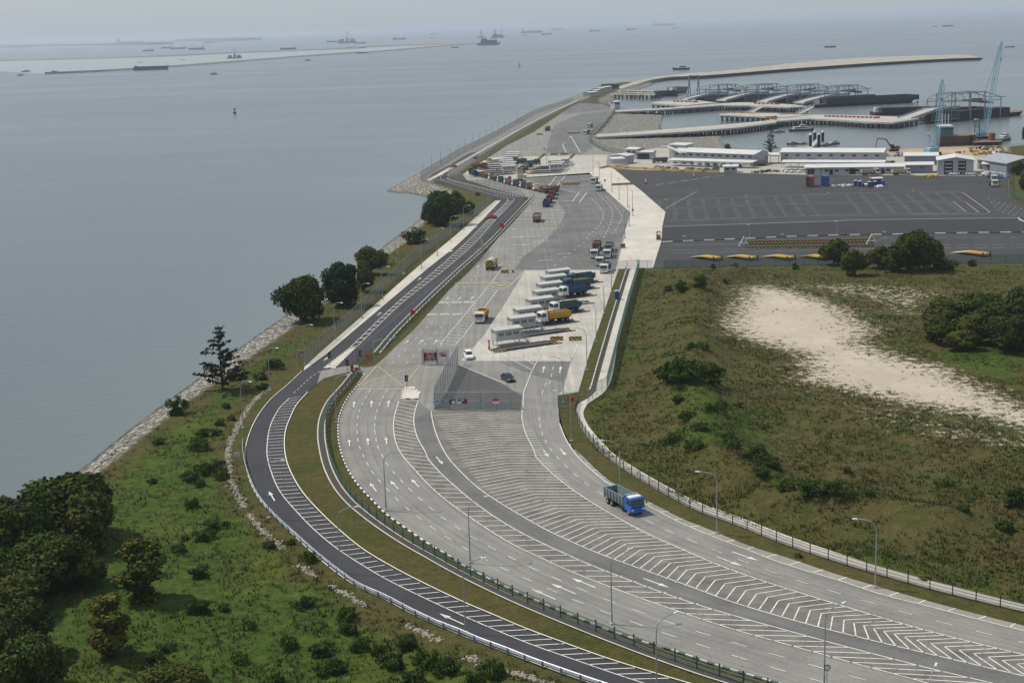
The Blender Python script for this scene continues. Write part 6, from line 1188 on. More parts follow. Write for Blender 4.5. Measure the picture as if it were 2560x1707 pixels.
# dolphins and pontoon
DOLP = M('pile_black', (.02, .022, .025), .6); d0 = None
for i, (x, y0, y1) in enumerate(((975, 905, 795), (1080, 905, 795), (1028, 985, 828), (918, 1012, 832))):
    p = at('B', x, y0, WZ); k = px_m(p) * WIN['B'][2]; h = (y0 - y1) * k; t = thing('mooring_pile', 'black mooring pile with a white cap, ' + ('back left', 'back right', 'front right', 'front left')[i] + ' of four at the pontoon', 'pile', p, 0, 'mooring piles'); b = MB(); b.tube([(0, 0, -1), (0, 0, h)], .85, n=10); b.build('shaft', DOLP, t); b = MB(); b.tube([(0, 0, h), (0, 0, h + 1.2)], [.95, .2], n=10); b.build('cap', SUPW, t)
a, c_, e, f = at('B', 845, 1015, -2), at('B', 1000, 890, -2), at('B', 1045, 905, -2), at('B', 930, 1015, -2); t = thing('pontoon', 'grey floating pontoon between the four black piles', 'pontoon', a); b = MB(); b.prism([((p - a).x, (p - a).y) for p in (a, f, e, c_)], -1, .6); b.build('deck', JDECK, t); b = MB(); g_ = at('B', 760, 1035, 0); b.tube([tuple(g_ - a + Vector((0, 0, 2))), tuple(f.lerp(a, .5) - a + Vector((0, 0, 1)))], .6, n=4); b.build('gangplank', RWW, t)
# three line trestle left of it
for i, (x0, y0, x1, y1) in enumerate(((225, 236, 760, 250), (235, 262, 720, 278), (130, 285, 720, 296))):
    nr_ = P('A', [(x0, y0 + 6), (x1, y1 + 6)], z=1.5); jetty('narrow pale trestle by the end of the causeway, %s from the back' % ordn(i), nr_ + P('A', [(x1, y1), (x0, y0)], z=1.5), nr_, 1.5, .5, 16, False)
# ================================================================ BUILDINGS
BWALL = M('building_wall', (.40, .405, .41), .8, var=.07, scale=.15, dirt=.12); BROOF = M('building_roof', (.52, .525, .52), .5, var=.06, scale=.1); BGREY = M('building_grey', (.20, .22, .25), .7, var=.08, scale=.15); WFR = M('window_frame', (.5, .5, .5), .6)
def building(name, label, cat, p0, p1, depth, h, rh=1.2, nwin=0, wy=.7, wsz=(1.6, .9), wall=None, roof=None, ov=.7, gable_front=False, doors=(), winrow2=False):
    d = p1 - p0; L = math.hypot(d.x, d.y); t = thing(name, label, cat, p0, math.atan2(d.y, d.x)); wall, roof = wall or BWALL, roof or BROOF; b = MB()
    if gable_front: b.extrude_y([(0, 0), (L, 0), (L, h), (L / 2, h + rh), (0, h)], 0, depth)
    else: b.extrude_x([(0, 0), (depth, 0), (depth, h), (depth / 2, h + rh), (0, h)], 0, L)
    for k in range(int(L / 2.4) + 1): b.box((min(k * 2.4, L), -.03, h / 2), (.1, .06, h))
    b.build('wall', wall, t); b = MB()
    if gable_front:
        s = rh / (L / 2); pr = [(-ov, h - ov * s + .05), (L / 2, h + rh + .05), (L + ov, h - ov * s + .05), (L + ov, h - ov * s + .3), (L / 2, h + rh + .3), (-ov, h - ov * s + .3)]; b.extrude_y(pr, -ov, depth + ov)
    else:
        s = rh / (depth / 2); pr = [(-ov, h - ov * s + .05), (depth / 2, h + rh + .05), (depth + ov, h - ov * s + .05), (depth + ov, h - ov * s + .3), (depth / 2, h + rh + .3), (-ov, h - ov * s + .3)]; b.extrude_x(pr, -ov, L + ov)
    b.build('roof', roof, t)
    for r_ in range(2 if winrow2 else 1):
        for k in range(nwin):
            x = L * (k + .5) / nwin; z = h * (wy if r_ == 0 else wy - .45); b = MB(); b.box((x, -.05, z), (wsz[0] + .2, .12, wsz[1] + .2)); w_ = b.build('window', WFR, t); b = MB(); b.box((x, -.1, z), (wsz[0], .1, wsz[1])); b.build('pane', WDARK, w_)
    for (x, w__, hh) in doors: b = MB(); b.box((L * x, -.06, hh / 2), (w__, .14, hh)); b.build('door', WDARK, t)
    return t, L
def canopy(label, p0, p1, depth, h, n, roof=None):
    d = p1 - p0; L = math.hypot(d.x, d.y); t = thing('canopy', label, 'canopy', p0, math.atan2(d.y, d.x)); b = MB(); b.extrude_x([(-.3, h - .5), (depth, h), (depth, h + .2), (-.3, h - .3)], -.4, L + .4); b.build('roof', roof or BROOF, t)
    for k in range(n):
        b = MB()
        for y in (.2, depth - .2): b.tube([(L * k / (n - 1), y, 0), (L * k / (n - 1), y, h - .3)], .1, n=4)
        b.build('post', GALV, t)
    return t
b1, L1 = building('office_block', 'left two storey white office block with a covered stair at its left end', 'building', at('A', 960, 1180), at('A', 2010, 1228), 13, 5.4, 1.3, 11, .78, (1.7, .9))
b = MB(); b.box((-1.5, 9, 3.9), (10, 7, 7.8)); b.build('stair_tower', BWALL, b1); b = MB(); b.extrude_x([(5, 8), (13, 8.4), (13, 8.7), (5, 8.3)], -7, 4); b.build('tower_roof', BROOF, b1); b = MB(); b.extrude_y([(-7, 7.6), (-3.5, 7.8), (5, 4.8), (9, 4.9), (9, 5.2), (5, 5.1), (-3.5, 8.1), (-7, 7.9)], -1.6, 1.2); b.build('stair_roof', BROOF, b1)
building('office_block', 'long two storey white office block on the right, with banners on its front', 'building', at('B', 535, 1190), at('B', 1862, 1198), 13, 5.2, 1.3, 9, .72, (1.8, .9))
for i, (x, y, wd, c_) in enumerate(((800, 1160, 140, RWW), (960, 1155, 140, M('banner_purple', (.12, .11, .28), .7)), (1160, 1160, 130, RWW), (1370, 1163, 150, RWW), (1520, 1163, 130, RWW), (580, 1140, 80, M('banner_pattern', (.28, .26, .14), .7)))):
    p = at('B', x, 1192); k = px_m(p) * WIN['B'][2]; b = MB(); b.box((0, -.4, (1192 - y) * k), (wd * k, .08, 34 * k)); tag(b.build('banner', c_, None, p), ('white banner on the right office block, leftmost white one', 'purple banner on the right office block', 'white banner just right of the purple one', 'white banner third of four white ones', 'white banner rightmost on the office block', 'patterned yellowish banner at the left corner of the right office block')[i], 'banner')
canopy('long white car shelter in front of the left office block', at('A', 890, 1228), at('A', 1985, 1262), 6, 3.2, 14); canopy('long white car shelter in front of the right office block', at('B', 545, 1252), at('B', 1880, 1258), 6, 3.0, 14); canopy('flat canopy between the two office blocks', at('B', 190, 1205), at('B', 505, 1200), 8, 4.6, 4)
building('site_shed', 'small white shed at the left end of the long shed', 'building', at('B', 858, 1338), at('B', 1052, 1338), 6, 3.0, .9, 1, .55, doors=((.2, 1.2, 2.2), (.45, 1.6, 2.4))); building('site_shed', 'very long low white shed on the back edge of the parking ground', 'building', at('B', 1062, 1342), at('B', 2140, 1330), 6, 3.2, 1.0, 8, .55, doors=((.12, 1.5, 2.2), (.38, 2.8, 2.6), (.75, 1.4, 2.2)))
building('site_shed', 'grey shed with a white roof left of the gabled hall', 'building', at('D', 815, 540), at('D', 1158, 535), 7, 3.6, .8, 0, wall=BGREY)
p = at('D', 1000, 538); k = px_m(p) * WIN['D'][2]; b = MB(); [b.box((x * k, -.12, 70 * k), (14 * k, .06, 11 * k)) for x in (0, 18, 36, 60, 78)]; tag(b.build('lettering', SIGB, None, p), 'dark lettering on the grey shed wall', 'lettering')
hall, LH = building('workshop_hall', 'big white gabled workshop hall with two tall dark openings', 'building', at('D', 1222, 562), at('D', 1690, 560), 16, 6.2, 1.3, 0, gable_front=True, ov=.6, doors=((.3, 3.6, 6.0), (.68, 3.2, 6.0)))
b = MB()
for x in (.24, .3, .36, .63, .68, .73):
    for z in (1.6, 3.2, 4.8): b.box((LH * x, -.2, z), (1.1, .2, .5))
b.build('racking', CABW, hall)
building('site_shed', 'open dark shed with a long white roof behind the grey shed', 'building', at('D', 790, 432), at('D', 1215, 430), 9, 4.2, 1.0, 0, wall=BGREY)
building('workshop_hall', 'wide grey roofed shed at the right end of the yard', 'building', at('D', 1745, 480), at('D', 2125, 540), 20, 4.2, 2.2, 0, wall=BGREY, roof=M('roof_grey', (.27, .29, .32), .6), doors=((.25, 8, 3.2),))
building('site_shed', 'small white hut in front of the wide grey shed', 'building', at('D', 1810, 500), at('D', 1950, 505), 5, 2.8, .7, 1)
building('gatehouse', 'white gatehouse with narrow windows by the pale strip', 'building', at('A', 345, 1205), at('A', 440, 1185), 9, 4.0, .6, 3, .55, (.5, 2.0)); building('gatehouse', 'white upper guard building with dark windows behind the gatehouse', 'building', at('A', 345, 1135), at('A', 480, 1140), 8, 5.0, .5, 2, .72, (2.2, 1.1)); building('garage', 'white garage with two dark doorways beside the guard building', 'building', at('A', 492, 1142), at('A', 680, 1142), 8, 3.6, .5, 0, doors=((.24, 3.4, 2.9), (.6, 3.4, 2.9)))
canopy('white canopy with teal screens at the gatehouse', at('A', 165, 1230), at('A', 320, 1222), 5, 3.8, 3); building('site_cabin', 'small white cabin at the right end of the parked cars', 'building', at('A', 1620, 1315), at('A', 1790, 1312), 4, 2.7, .5, 2, .6, (1.4, .8)); building('control_booth', 'white control booth where the upper jetty leaves the land', 'building', at('A', 195, 500), at('A', 262, 495), 6, 6.5, .4, 3, .8, (1.6, 1.6))
# end of the causeway: dark frame, white cabins, jetty truck
p = at('A', 30, 232); k = px_m(p) * WIN['A'][2]; t = thing('timber_frame', 'tall dark open frame at the end of the causeway', 'frame', p); b = MB(); wd, h = 210 * k, 60 * k
for x in range(7): b.tube([(wd * x / 6, 0, 0), (wd * x / 6, 0, h)], .5, n=4); b.tube([(wd * x / 6, 12, 0), (wd * x / 6, 12, h)], .5, n=4)
for z in (.4, .7, 1): b.tube([(0, 0, h * z), (wd, 0, h * z)], .5, n=4); b.tube([(0, 12, h * z), (wd, 12, h * z)], .5, n=4)
b.build('lattice', HULL['rust'], t)
for i, (x, y, wd) in enumerate(((-90, 325, 60), (-50, 300, 50), (-10, 275, 70), (60, 255, 90), (-130, 330, 55))): building('site_cabin', 'small white cabin at the end of the causeway, %s of five' % ordn(i), 'building', at('A', x, y), at('A', x + wd, y - 6), 8, 4.2, .5, 1)
truck('mustard tipper driving along the lower jetty', at('A', 2235, 628, 1.2), RD(0), 'yellow', 'yellow'); 
# ---- yard clutter
def container(label, p, rz, m_, dm):
    t = thing('container', label, 'container', p, rz); t.scale = (.9, 1.1, 1.7); b = MB(); b.box((0, 0, 1.35), (2.44, 6.06, 2.5))
    for k in range(22): [b.box((s * 1.23, -2.9 + k * .275, 1.35), (.06, .12, 2.4)) for s in (-1, 1)]
    b.build('body', m_, t); b = MB(); b.box((-1.9, -3.1, 1.35), (1.2, .08, 2.4)); b.build('door', dm, t); b = MB(); [b.box((x, -3.05, 1.35), (.05, .06, 2.4)) for x in (-.6, -.2, .2, .6)]; b.build('lock_bar', GALV, t)
CRD, CBL = M('container_red', (.22, .065, .045), .6, dirt=.2), M('container_blue', (.03, .085, .26), .6, dirt=.2)
container('rust red container with its door open on the parking ground', at('B', 925, 1495), RD(-8), CRD, M('container_door', (.1, .04, .04), .6)); container('blue container with its door open on the parking ground', at('B', 1120, 1485), RD(-8), CBL, CBL)
for i, (x, y) in enumerate(((1508, 1492), (1563, 1500), (1600, 1500), (1690, 1508), (1725, 1510), (1765, 1500), (1865, 1500))): 
    t = thing('portable_toilet', 'dark blue portable toilet in the cluster on the parking ground, %s from the left' % ordn(i), 'toilet', at('B', x, y)); h = 1.3 if i == 2 else 2.3; b = MB(); b.box((0, 0, h / 2), (1.2, 1.2, h)); b.build('wall', PAINT['darkblue'], t); b = MB(); b.box((0, 0, h + .06), (1.25, 1.25, .14), taper=.8); b.build('roof', RWW if i in (0, 1, 3, 5) else PAINT['slate'], t)
building('site_cabin', 'blue cabin with a white roof among the portable toilets', 'cabin', at('B', 1745, 1485), at('B', 1845, 1480), 3, 2.8, .2, 0, wall=CBL)
t = thing('water_tank', 'white rounded tank between the portable toilets', 'tank', at('B', 1645, 1495)); b = MB(); b.tube([(0, 0, 0), (0, 0, .3), (0, 0, 1.0), (0, 0, 1.25)], [.9, 1.1, 1.05, .4], n=12); b.build('tank', RWW, t); b = MB(); b.box((0, 0, 1.3), (.4, .4, .12)); b.build('lid', PAINT['slate'], t)
def heap(name, label, w, x, y, rx, ry, h, m_, cat='pile'):
    p = at(w, x, y); b = MB(); r = random.Random(int(x)); n = 14
    for k in range(26): a = r.random() * 6.28; d = r.random() ** .6; b.box((rx * d * math.cos(a), ry * d * math.sin(a), h * (1 - d) * r.uniform(.3, 1) + .2), (r.uniform(.5, 2), r.uniform(.4, 1.5), r.uniform(.3, 1.0)), r.randrange(len(m_)), r.random() * 3, r.uniform(-.4, .4))
    tag(b.build(name, m_, None, p), label, cat)
TARP = M('tarpaulin_blue', (.2, .33, .5), .7); heap('rubbish_pile', 'pale blue plastic sheeting beside the portable toilets', 'B', 1820, 1510, 2.4, 1, .6, [TARP, RWW]); heap('rubbish_pile', 'white and green wreckage flat on the parking ground', 'B', 1360, 1495, 5, 1, .5, [RWW, M('debris_green', (.2, .4, .3), .7)]); heap('rubbish_pile', 'white sheets heaped before the wide grey shed', 'D', 1930, 565, 7, 4, 1.6, [RWW, BGREY]); heap('rubbish_pile', 'blue tarpaulin beside the parked truck on the right', 'D', 2030, 600, 4, 2, 1.5, [TARP]); heap('rubbish_pile', 'rusty steel scrap on the right of the brown quay', 'C', 1700, 1385, 14, 9, 2.5, [PAINT['brown'], YBm[0], HULL['rust'], PAINT['slate']]); heap('rubbish_pile', 'orange and white scrap heap at the right end of the quay', 'C', 1980, 1395, 10, 6, 2, [PAINT['orange'], RWW, HULL['rust']]); heap('rubbish_pile', 'stack of rusty beams behind the orange scrap', 'C', 1850, 1320, 9, 7, 2.5, [HULL['rust'], PAINT['yellow'], HULL['black']]); heap('rubbish_pile', 'clutter behind the right end of the office block', 'C', 700, 1410, 7, 4, 2, [RWW, PAINT['slate'], HULL['rust'], TARP]); heap('rubbish_pile', 'yellow machine parts before the gabled hall', 'D', 1120, 590, 4, 1.5, 1.0, [PAINT['yellow'], YBm[0]]); heap('rubbish_pile', 'planters and pallets before the car shelter', 'B', 400, 1310, 9, 1.5, 1.2, [HULL['rust'], PAINT['slate'], M('leaf_clutter', (.04, .07, .02), .9)])
mb = MB(); sheet(mb, P('C', [(450, 1352), (800, 1320), (1240, 1305), (1640, 1295), (2060, 1310), (2140, 1400), (1700, 1420), (780, 1425), (600, 1400)]), .04); struct(mb.build('quay_soil', mat('quay_soil', (.36, .26, .17), .95, .2, .08, world=True)))
t = thing('excavator', 'dark excavator with its arm bent down at the water edge', 'excavator', at('B', 2010, 1040)); t.rotation_euler.z = PI; b = MB(); [b.box((0, s * 1.3, .5), (4.4, .7, 1.0)) for s in (-1, 1)]; b.build('crawler_track', CHASS, t); b = MB(); b.box((-.6, 0, 2), (4.2, 2.8, 1.8)); b.build('house', PAINT['brown'], t); b = MB(); b.box((1.1, .8, 2.8), (1.6, 1.2, 2.0)); b.build('operator_cab', GLASS, t); b = MB(); b.tube([(1.4, 0, 2.2), (4.2, 0, 6.4), (8.5, 0, 7.0)], [.35, .4, .28], n=4); b.tube([(8.5, 0, 7.0), (9.8, 0, 1.6)], [.3, .2], n=4); b.box((9.6, 0, 1.0), (1.2, 1.3, 1.2)); b.build('arm', PAINT['brown'], t)
# yellow steel ramps and the long guide rails on the near parking lane
YST = M('yellow_steel', (.42, .25, .02), .6, dirt=.25); YPALE = M('ramp_pale', (.55, .53, .48), .7)
def yramp(label, w, x0, y0, x1, y1, flat=False):
    a, c_ = at(w, x0, y0), at(w, x1, y1); d = c_ - a; L = d.length; t = thing('steel_ramp', label, 'ramp', a, math.atan2(d.y, d.x), 'yellow steel ramps'); b = MB(); b.extrude_y([(0, .05), (L * .45, 1.0), (L, 1.0), (L, .8), (L * .45, .7), (0, 0)], -1.6, 1.6); b.build('side_frame', YST, t); b = MB(); b.face([(0, -1.5, .08), (L * .45, -1.5, 1.03), (L * .45, 1.5, 1.03), (0, 1.5, .08)]); b.face([(L * .45, -1.5, 1.03), (L, -1.5, 1.03), (L, 1.5, 1.03), (L * .45, 1.5, 1.03)], 1); b.build('ramp_plate', [YPALE, YST], t)
    for s in (-1, 1): b = MB(); b.box((L * .98, s * 1.75, .7), (.4, .3, 1.4)); b.build('end_post', CHASS, t)
for i, (x0, x1) in enumerate(((360, 610), (700, 960), (1060, 1330), (1425, 1650), (1860, 2060))): yramp('yellow steel ramp near the green fence, %s from the left' % ordn(i), 'E', x0, 1185 - i * 2, x1, 1222 - i * 2)
yramp('yellow steel ramp right of the dark trees near the green fence', '6', 1890, 212, 2110, 240)
t = thing('guide_rail', 'long black and yellow guide rails with white end brackets on the parking lane', 'guide rail', at('E', 880, 1100)); a = at('E', 880, 1100); b = MB()
for (y0, y1) in ((1105, 1085), (1072, 1050), (1050, 1025)):
    p, q = at('E', 880, y0) - a, at('E', 2140, y1) - a; mid = (p + q) / 2; b.box((mid.x, mid.y, .45), ((q - p).length, .3, .6), 0, math.atan2((q - p).y, (q - p).x))
b.build('rail', STRIPE, t)
for (x, y) in ((860, 1080), (2110, 1060)): b = MB(); q = at('E', x, y) - a; b.tube([(q.x - 1.5, q.y, 0), (q.x, q.y, 3), (q.x + 1.5, q.y, 0)], .18, n=4); b.box((q.x, q.y, 1), (3, .3, .3)); b.build('end_bracket', RWW, t)
for i, (x, y) in enumerate(((597, 1465), (1225, 1388))):
    t = thing('marker_post', ('pale marker post on a dark base on the dark parking ground', 'pale marker post on a yellowish base beside the dashed line')[i], 'post', at('A', x, y)); b = MB(); b.box((0, 0, .35), (1.0, .8, .7)); b.build('base', PAINT['brown'], t); b = MB(); b.tube([(0, 0, .6), (0, 0, 2.4)], .22, n=8); b.build('post', RWW, t)
t = thing('lane_box', 'white cabinet with a dark screen on the mid apron lane', 'cabinet', at('5', 1978, 185)); b = MB(); b.box((0, 0, .8), (1.6, 1, 1.5)); b.build('cabinet', GALV, t); b = MB(); b.box((0, -.52, 1.0), (1.2, .06, .8)); b.build('screen', WDARK, t)
# ================================================================ VEGETATION
def leafmat(name, c, var=.35):
    m, nt, b = _nt(name); g = N(nt, 'NewGeometry').outputs['Position']; oi = N(nt, 'ObjectInfo').outputs['Random']
    col = ramp(nt, noise(nt, g, .7, 4), [(.32, tuple(x * (1 - var) for x in c)), (.55, c), (.75, (c[0] * (1 + var * 2.6), c[1] * (1 + var * 1.8), c[2] * 1.2))])  # brightest stop puts golden highlights into the leaf colour
    LK(nt, col, b.inputs['Base Color']); b.inputs['Roughness'].default_value = .8; b.inputs['Specular IOR Level'].default_value = .05; MATS[name] = m; return m
LEAF = [leafmat('leaf_dark', (.034, .056, .012)), leafmat('leaf_olive', (.062, .070, .014)), leafmat('leaf_mid', (.036, .062, .013)), leafmat('leaf_bluegreen', (.020, .036, .018)), leafmat('leaf_yellow', (.12, .098, .014)), leafmat('leaf_bright', (.058, .095, .016))]
BARK = M('bark', (.06, .05, .04), .95)
def leaf_quads(b, cen, nrm, size, r, m=0):
    a = Vector((r.gauss(0, 1), r.gauss(0, 1), r.gauss(0, .6))).normalized(); nn = (nrm + Vector((r.gauss(0, .5), r.gauss(0, .5), r.gauss(0, .5)))).normalized(); u = nn.cross(a).normalized(); v = nn.cross(u); s = size * r.uniform(.6, 1.3); t = s * r.uniform(.45, .8)
    b.face([cen - u * s, cen - v * t, cen + u * s, cen + v * t], m)
def make_tree(name, H, R, nleaf, leaf, ls, seed, cz=.5, lobes=14, stretch=.9, trunk=True, wide=.66):
    """tapered trunk and limbs, crown of many small leaf sprays gathered on uneven lobes"""
    r = random.Random(seed); t = thing(name, 'x', 'tree'); b = MB(); lob = []
    for i in range(lobes):
        th = r.random() * 6.283; u = r.random() ** .6; z = r.uniform(-.95, 1); rad = R * wide * u * math.sqrt(max(.08, 1 - z * z * .8)); lob.append((Vector((rad * math.cos(th), rad * math.sin(th), H * cz + z * H * (1 - cz) * stretch * .72)), R * r.uniform(.34, .58) * (1 if trunk else .75)))
    if trunk:
        b.tube([(0, 0, -.3), (.05, 0, H * .2), (.1, .05, H * .45), (0, .1, H * .75)], [R * .07, R * .055, R * .04, R * .015], n=7)
        for c, q in lob[::2]: b.tube([(0, 0, H * .18), tuple(c * .5 + Vector((0, 0, H * .08))), tuple(c)], [R * .035, R * .022, R * .008], n=4)
        b.build('trunk', BARK, t)
    b = MB()
    for i in range(nleaf):
        c, q = lob[r.randrange(lobes)]; d = Vector((r.gauss(0, 1), r.gauss(0, 1), r.gauss(.25, 1))).normalized(); p = c + Vector((d.x, d.y, d.z * .8)) * q * (r.random() ** .25) * r.uniform(.82, 1.1)
        if p.z < .1: p.z = r.uniform(.05, .5)
        leaf_quads(b, p, d, ls, r, 1 if r.random() < .22 else 0)
    b.build('crown', leaf, t); return t
def make_casuarina(name, H, R, seed, leaf, tiers=14, gap=1.0):
    """whorled, drooping feathery boughs round a straight stem"""
    r = random.Random(seed); t = thing(name, 'x', 'tree'); b = MB(); b.tube([(0, 0, -.3), (0, 0, H * .5), (.1, 0, H * .98)], [.22, .13, .02], n=7); b2 = MB()
    for k in range(tiers):
        z = H * (.08 + .88 * k / tiers); f = 1 - k / tiers
        for j in range(r.randint(3, 5)):
            th = r.random() * 6.283; L = R * (f ** .75) * r.uniform(.45, 1.3) + .3; pts = []
            for q in range(5): s = q / 4; pts.append(Vector((L * s * math.cos(th), L * s * math.sin(th), z + L * (.32 * s - .12 * s * s))))
            b.tube(pts, [.06, .05, .04, .025, .01], n=3, caps=False)
            for q in range(int(52 * L / R) + 8):
                s = r.random() ** .6; i = min(int(s * 4), 3); p = pts[i].lerp(pts[i + 1], s * 4 - i) + Vector((r.gauss(0, .16), r.gauss(0, .16), r.gauss(.02, .12))); leaf_quads(b2, p, Vector((r.gauss(0, .4), r.gauss(0, .4), 1)), .22 + .1 * f, r, r.random() < .2)
    b.build('trunk', BARK, t); b2.build('crown', leaf, t); return t
TREES = {'broad': make_tree('broad_tree', 8, 5, 15000, [LEAF[0], LEAF[1]], .30, 1, lobes=26), 'olive': make_tree('bushy_tree', 7, 3.2, 11000, [LEAF[1], LEAF[0]], .25, 2, cz=.46, lobes=20), 'tall': make_tree('column_tree', 8, 2.2, 8000, [LEAF[0], LEAF[4]], .22, 3, cz=.45, lobes=20, stretch=1.2), 'yellow': make_tree('column_tree', 8, 2.2, 8000, [LEAF[1], LEAF[4]], .22, 4, cz=.47, lobes=18, stretch=1.2),
         'shrub': make_tree('shrub', 2, 1.7, 1500, [LEAF[2], LEAF[0]], .15, 5, cz=.3, lobes=13, trunk=False, wide=.95), 'bright': make_tree('shrub', 1.6, 2.0, 1500, [LEAF[5], LEAF[2]], .15, 6, cz=.3, lobes=14, trunk=False, wide=1.0), 'casu': make_casuarina('conifer_tree', 11, 4.6, 7, [LEAF[3], LEAF[0]]), 'blue': make_tree('broad_tree', 8, 4.2, 13000, [LEAF[3], LEAF[0]], .30, 8, lobes=22)}
_used = set()
def tree(kind, w, x, yb, yt, wpx, label, group=None, z=None, cat=None):
    """w-window base column x, foot row yb, top row yt, crown width wpx"""
    p = at(w, x, yb); s = WIN[w][2] if len(WIN[w]) > 2 else 900 / 2352; k = px_m(p) * s; H = (yb - yt) * k * 1.04; Wd = wpx * k * (1.35 if kind in ('tall', 'yellow') else 1.15 if group == GC else 1); o = TREES[kind]; base = {'broad': (8, 10), 'olive': (7, 6.4), 'tall': (8, 4.6), 'yellow': (8, 4.6), 'shrub': (2, 3.2), 'bright': (1.6, 3.8), 'casu': (11, 9.2), 'blue': (8, 8.4)}[kind]
    if kind not in _used: _used.add(kind); o['label'] = label
    else: o = dup(o, label, p)
    g_ = surf_z(p.x, p.y); o.location = (p.x, p.y, g_ if p.y < 700 else 0); o.rotation_euler.z = random.random() * 6.28; o.scale = (Wd / base[1], Wd / base[1] * (random.uniform(.7, 1.3) if kind in ('shrub', 'bright') else 1), H / base[0]); o['category'] = cat or ('shrub' if kind in ('shrub', 'bright') else 'tree')
    if group: o['group'] = group
    return o
GT = 'trees along the shore'; GC = 'dark trees in the bottom left corner'
for a in (('broad', '1', 440, 620, 235, 560, 'largest dark tree of the bottom left clump, at its top by the shore', GC), ('broad', '1', 140, 790, 400, 420, 'dark tree at the left edge, below the top of the clump', GC), ('olive', '1', 600, 690, 300, 400, 'dark tree at the right side of the bottom left clump', GC), ('broad', '1', 330, 960, 640, 480, 'dark rounded tree in the middle of the bottom left clump', GC), ('olive', '1', 560, 940, 690, 260, 'small olive tree at the right foot of the clump', GC), ('broad', '1', 60, 1010, 720, 300, 'dark tree at the very left edge, middle of the clump', GC), ('olive', '1', 180, 1130, 830, 360, 'dark tree at the foot of the clump, left of the column tree', GC), ('broad', '1', 120, 1400, 1060, 420, 'dark spreading tree at the bottom left edge', GC), ('broad', '1', 200, 1640, 1290, 420, 'dark tree in the very corner at the bottom left', GC), ('olive', '1', 20, 1560, 1180, 260, 'dark tree cut by the left edge near the corner', GC), ('broad', '1', 30, 620, 390, 300, 'dark tree cut by the left edge at the waterline', GC),
          ('tall', '1', 930, 1030, 655, 260, 'dark column shaped tree standing alone on the grass'), ('yellow', '1', 740, 1395, 1010, 240, 'column shaped tree with a yellow tinged crown'), ('olive', '1', 1130, 1590, 1440, 380, 'dark tree cut by the bottom edge of the picture'),
          ('casu', '4', 1455, 1110, 685, 330, 'feathery conifer with spread boughs on the stony shore', GT), ('broad', '4', 1970, 660, 385, 350, 'round dense tree overhanging the stony shore', GT), ('blue', '5', 150, 560, 275, 260, 'dark feathery tree behind the shore fence', GT), ('olive', '5', 290, 470, 260, 150, 'dark tree at the right of the dark feathery one', GT), ('olive', '5', 335, 360, 170, 205, 'rounded olive tree between the dark feathery tree and the low bush', GT), ('shrub', 'F', 450, 1190, 990, 330, 'low dense bush on the sloping shore', GT), ('broad', 'F', 830, 960, 540, 560, 'largest tree of the clump by the road corner', GT), ('blue', 'F', 650, 930, 640, 260, 'grey green tree at the left of the clump by the road corner', GT), ('olive', 'F', 1010, 800, 510, 220, 'tree at the top right of the clump by the road corner', GT), ('olive', 'F', 1150, 830, 640, 200, 'small tree between the clump and the fence', GT), ('shrub', 'F', 20, 1480, 1280, 160, 'dark bush behind the shore fence below the low bush', GT),
          ('shrub', '4', 1155, 1270, 1150, 115, 'round shrub growing among the shore stones', GT), ('shrub', 'F', 1280, 570, 525, 70, 'little bush on the grass by the road corner', GT)): tree(*a)
GR2 = 'dark trees at the edge of the parking ground'; GR3 = 'dense trees in the right field'
for a in (('olive', '6', 1110, 290, 125, 190, 'dark tree at the left of the trees by the green fence', GR2), ('olive', '6', 1250, 360, 190, 190, 'rounded tree standing nearest in the row by the green fence', GR2), ('olive', '6', 1400, 310, 170, 160, 'low tree in the middle of the row by the green fence', GR2), ('broad', '6', 1620, 330, 95, 330, 'largest tree of the row by the green fence', GR2), ('olive', '6', 1490, 330, 200, 150, 'tree just left of the largest one by the green fence', GR2), ('olive', '6', 1770, 290, 140, 110, 'slender tree at the right of the largest one by the green fence', GR2), ('shrub', '6', 1840, 325, 250, 170, 'bluish bush at the right foot of the row by the green fence', GR2), ('shrub', '6', 2010, 300, 255, 60, 'small bush on the green fence at the right', GR2), ('shrub', '6', 470, 320, 280, 40, 'tiny bush on the green fence, second from the left', GR2), ('shrub', '6', 320, 315, 282, 36, 'tiny bush on the green fence, leftmost', GR2), ('shrub', '6', 855, 320, 275, 50, 'tiny bush on the green fence, left of the trees', GR2),
          ('olive', '6', 1800, 720, 510, 300, 'dense tree at the upper left of the clump in the right field', GR3), ('broad', '6', 2080, 700, 510, 360, 'dense tree at the upper middle of the clump in the right field', GR3), ('olive', '6', 1780, 800, 620, 240, 'dense tree at the left foot of the clump in the right field', GR3), ('olive', '6', 2010, 800, 610, 300, 'dense tree in the middle of the clump in the right field', GR3), ('broad', '6', 2230, 850, 640, 330, 'dense tree at the right foot of the clump in the right field', GR3), ('olive', '6', 1950, 850, 720, 220, 'low tree at the front of the clump in the right field', GR3), ('broad', '6', 2350, 780, 480, 330, 'dense tree cut by the right edge in the clump', GR3), ('olive', '6', 2440, 860, 600, 300, 'tree beyond the right edge of the clump', GR3),
          ('shrub', '5', 2300, 1110, 990, 280, 'dark green bush beside the berm, left of three', 'bushes beside the berm'), ('shrub', '6', 130, 1150, 985, 300, 'dark green bush beside the berm, middle of three', 'bushes beside the berm'), ('shrub', '6', 290, 1120, 990, 220, 'dark green bush beside the berm, right of three', 'bushes beside the berm'), ('shrub', '6', 110, 510, 440, 90, 'small bush at the top of the berm, left one'), ('shrub', '6', 240, 500, 420, 110, 'small bush at the top of the berm, right one'), ('shrub', '3', 2300, 420, 300, 160, 'dark bush at the right edge above the verge')): tree(*a)
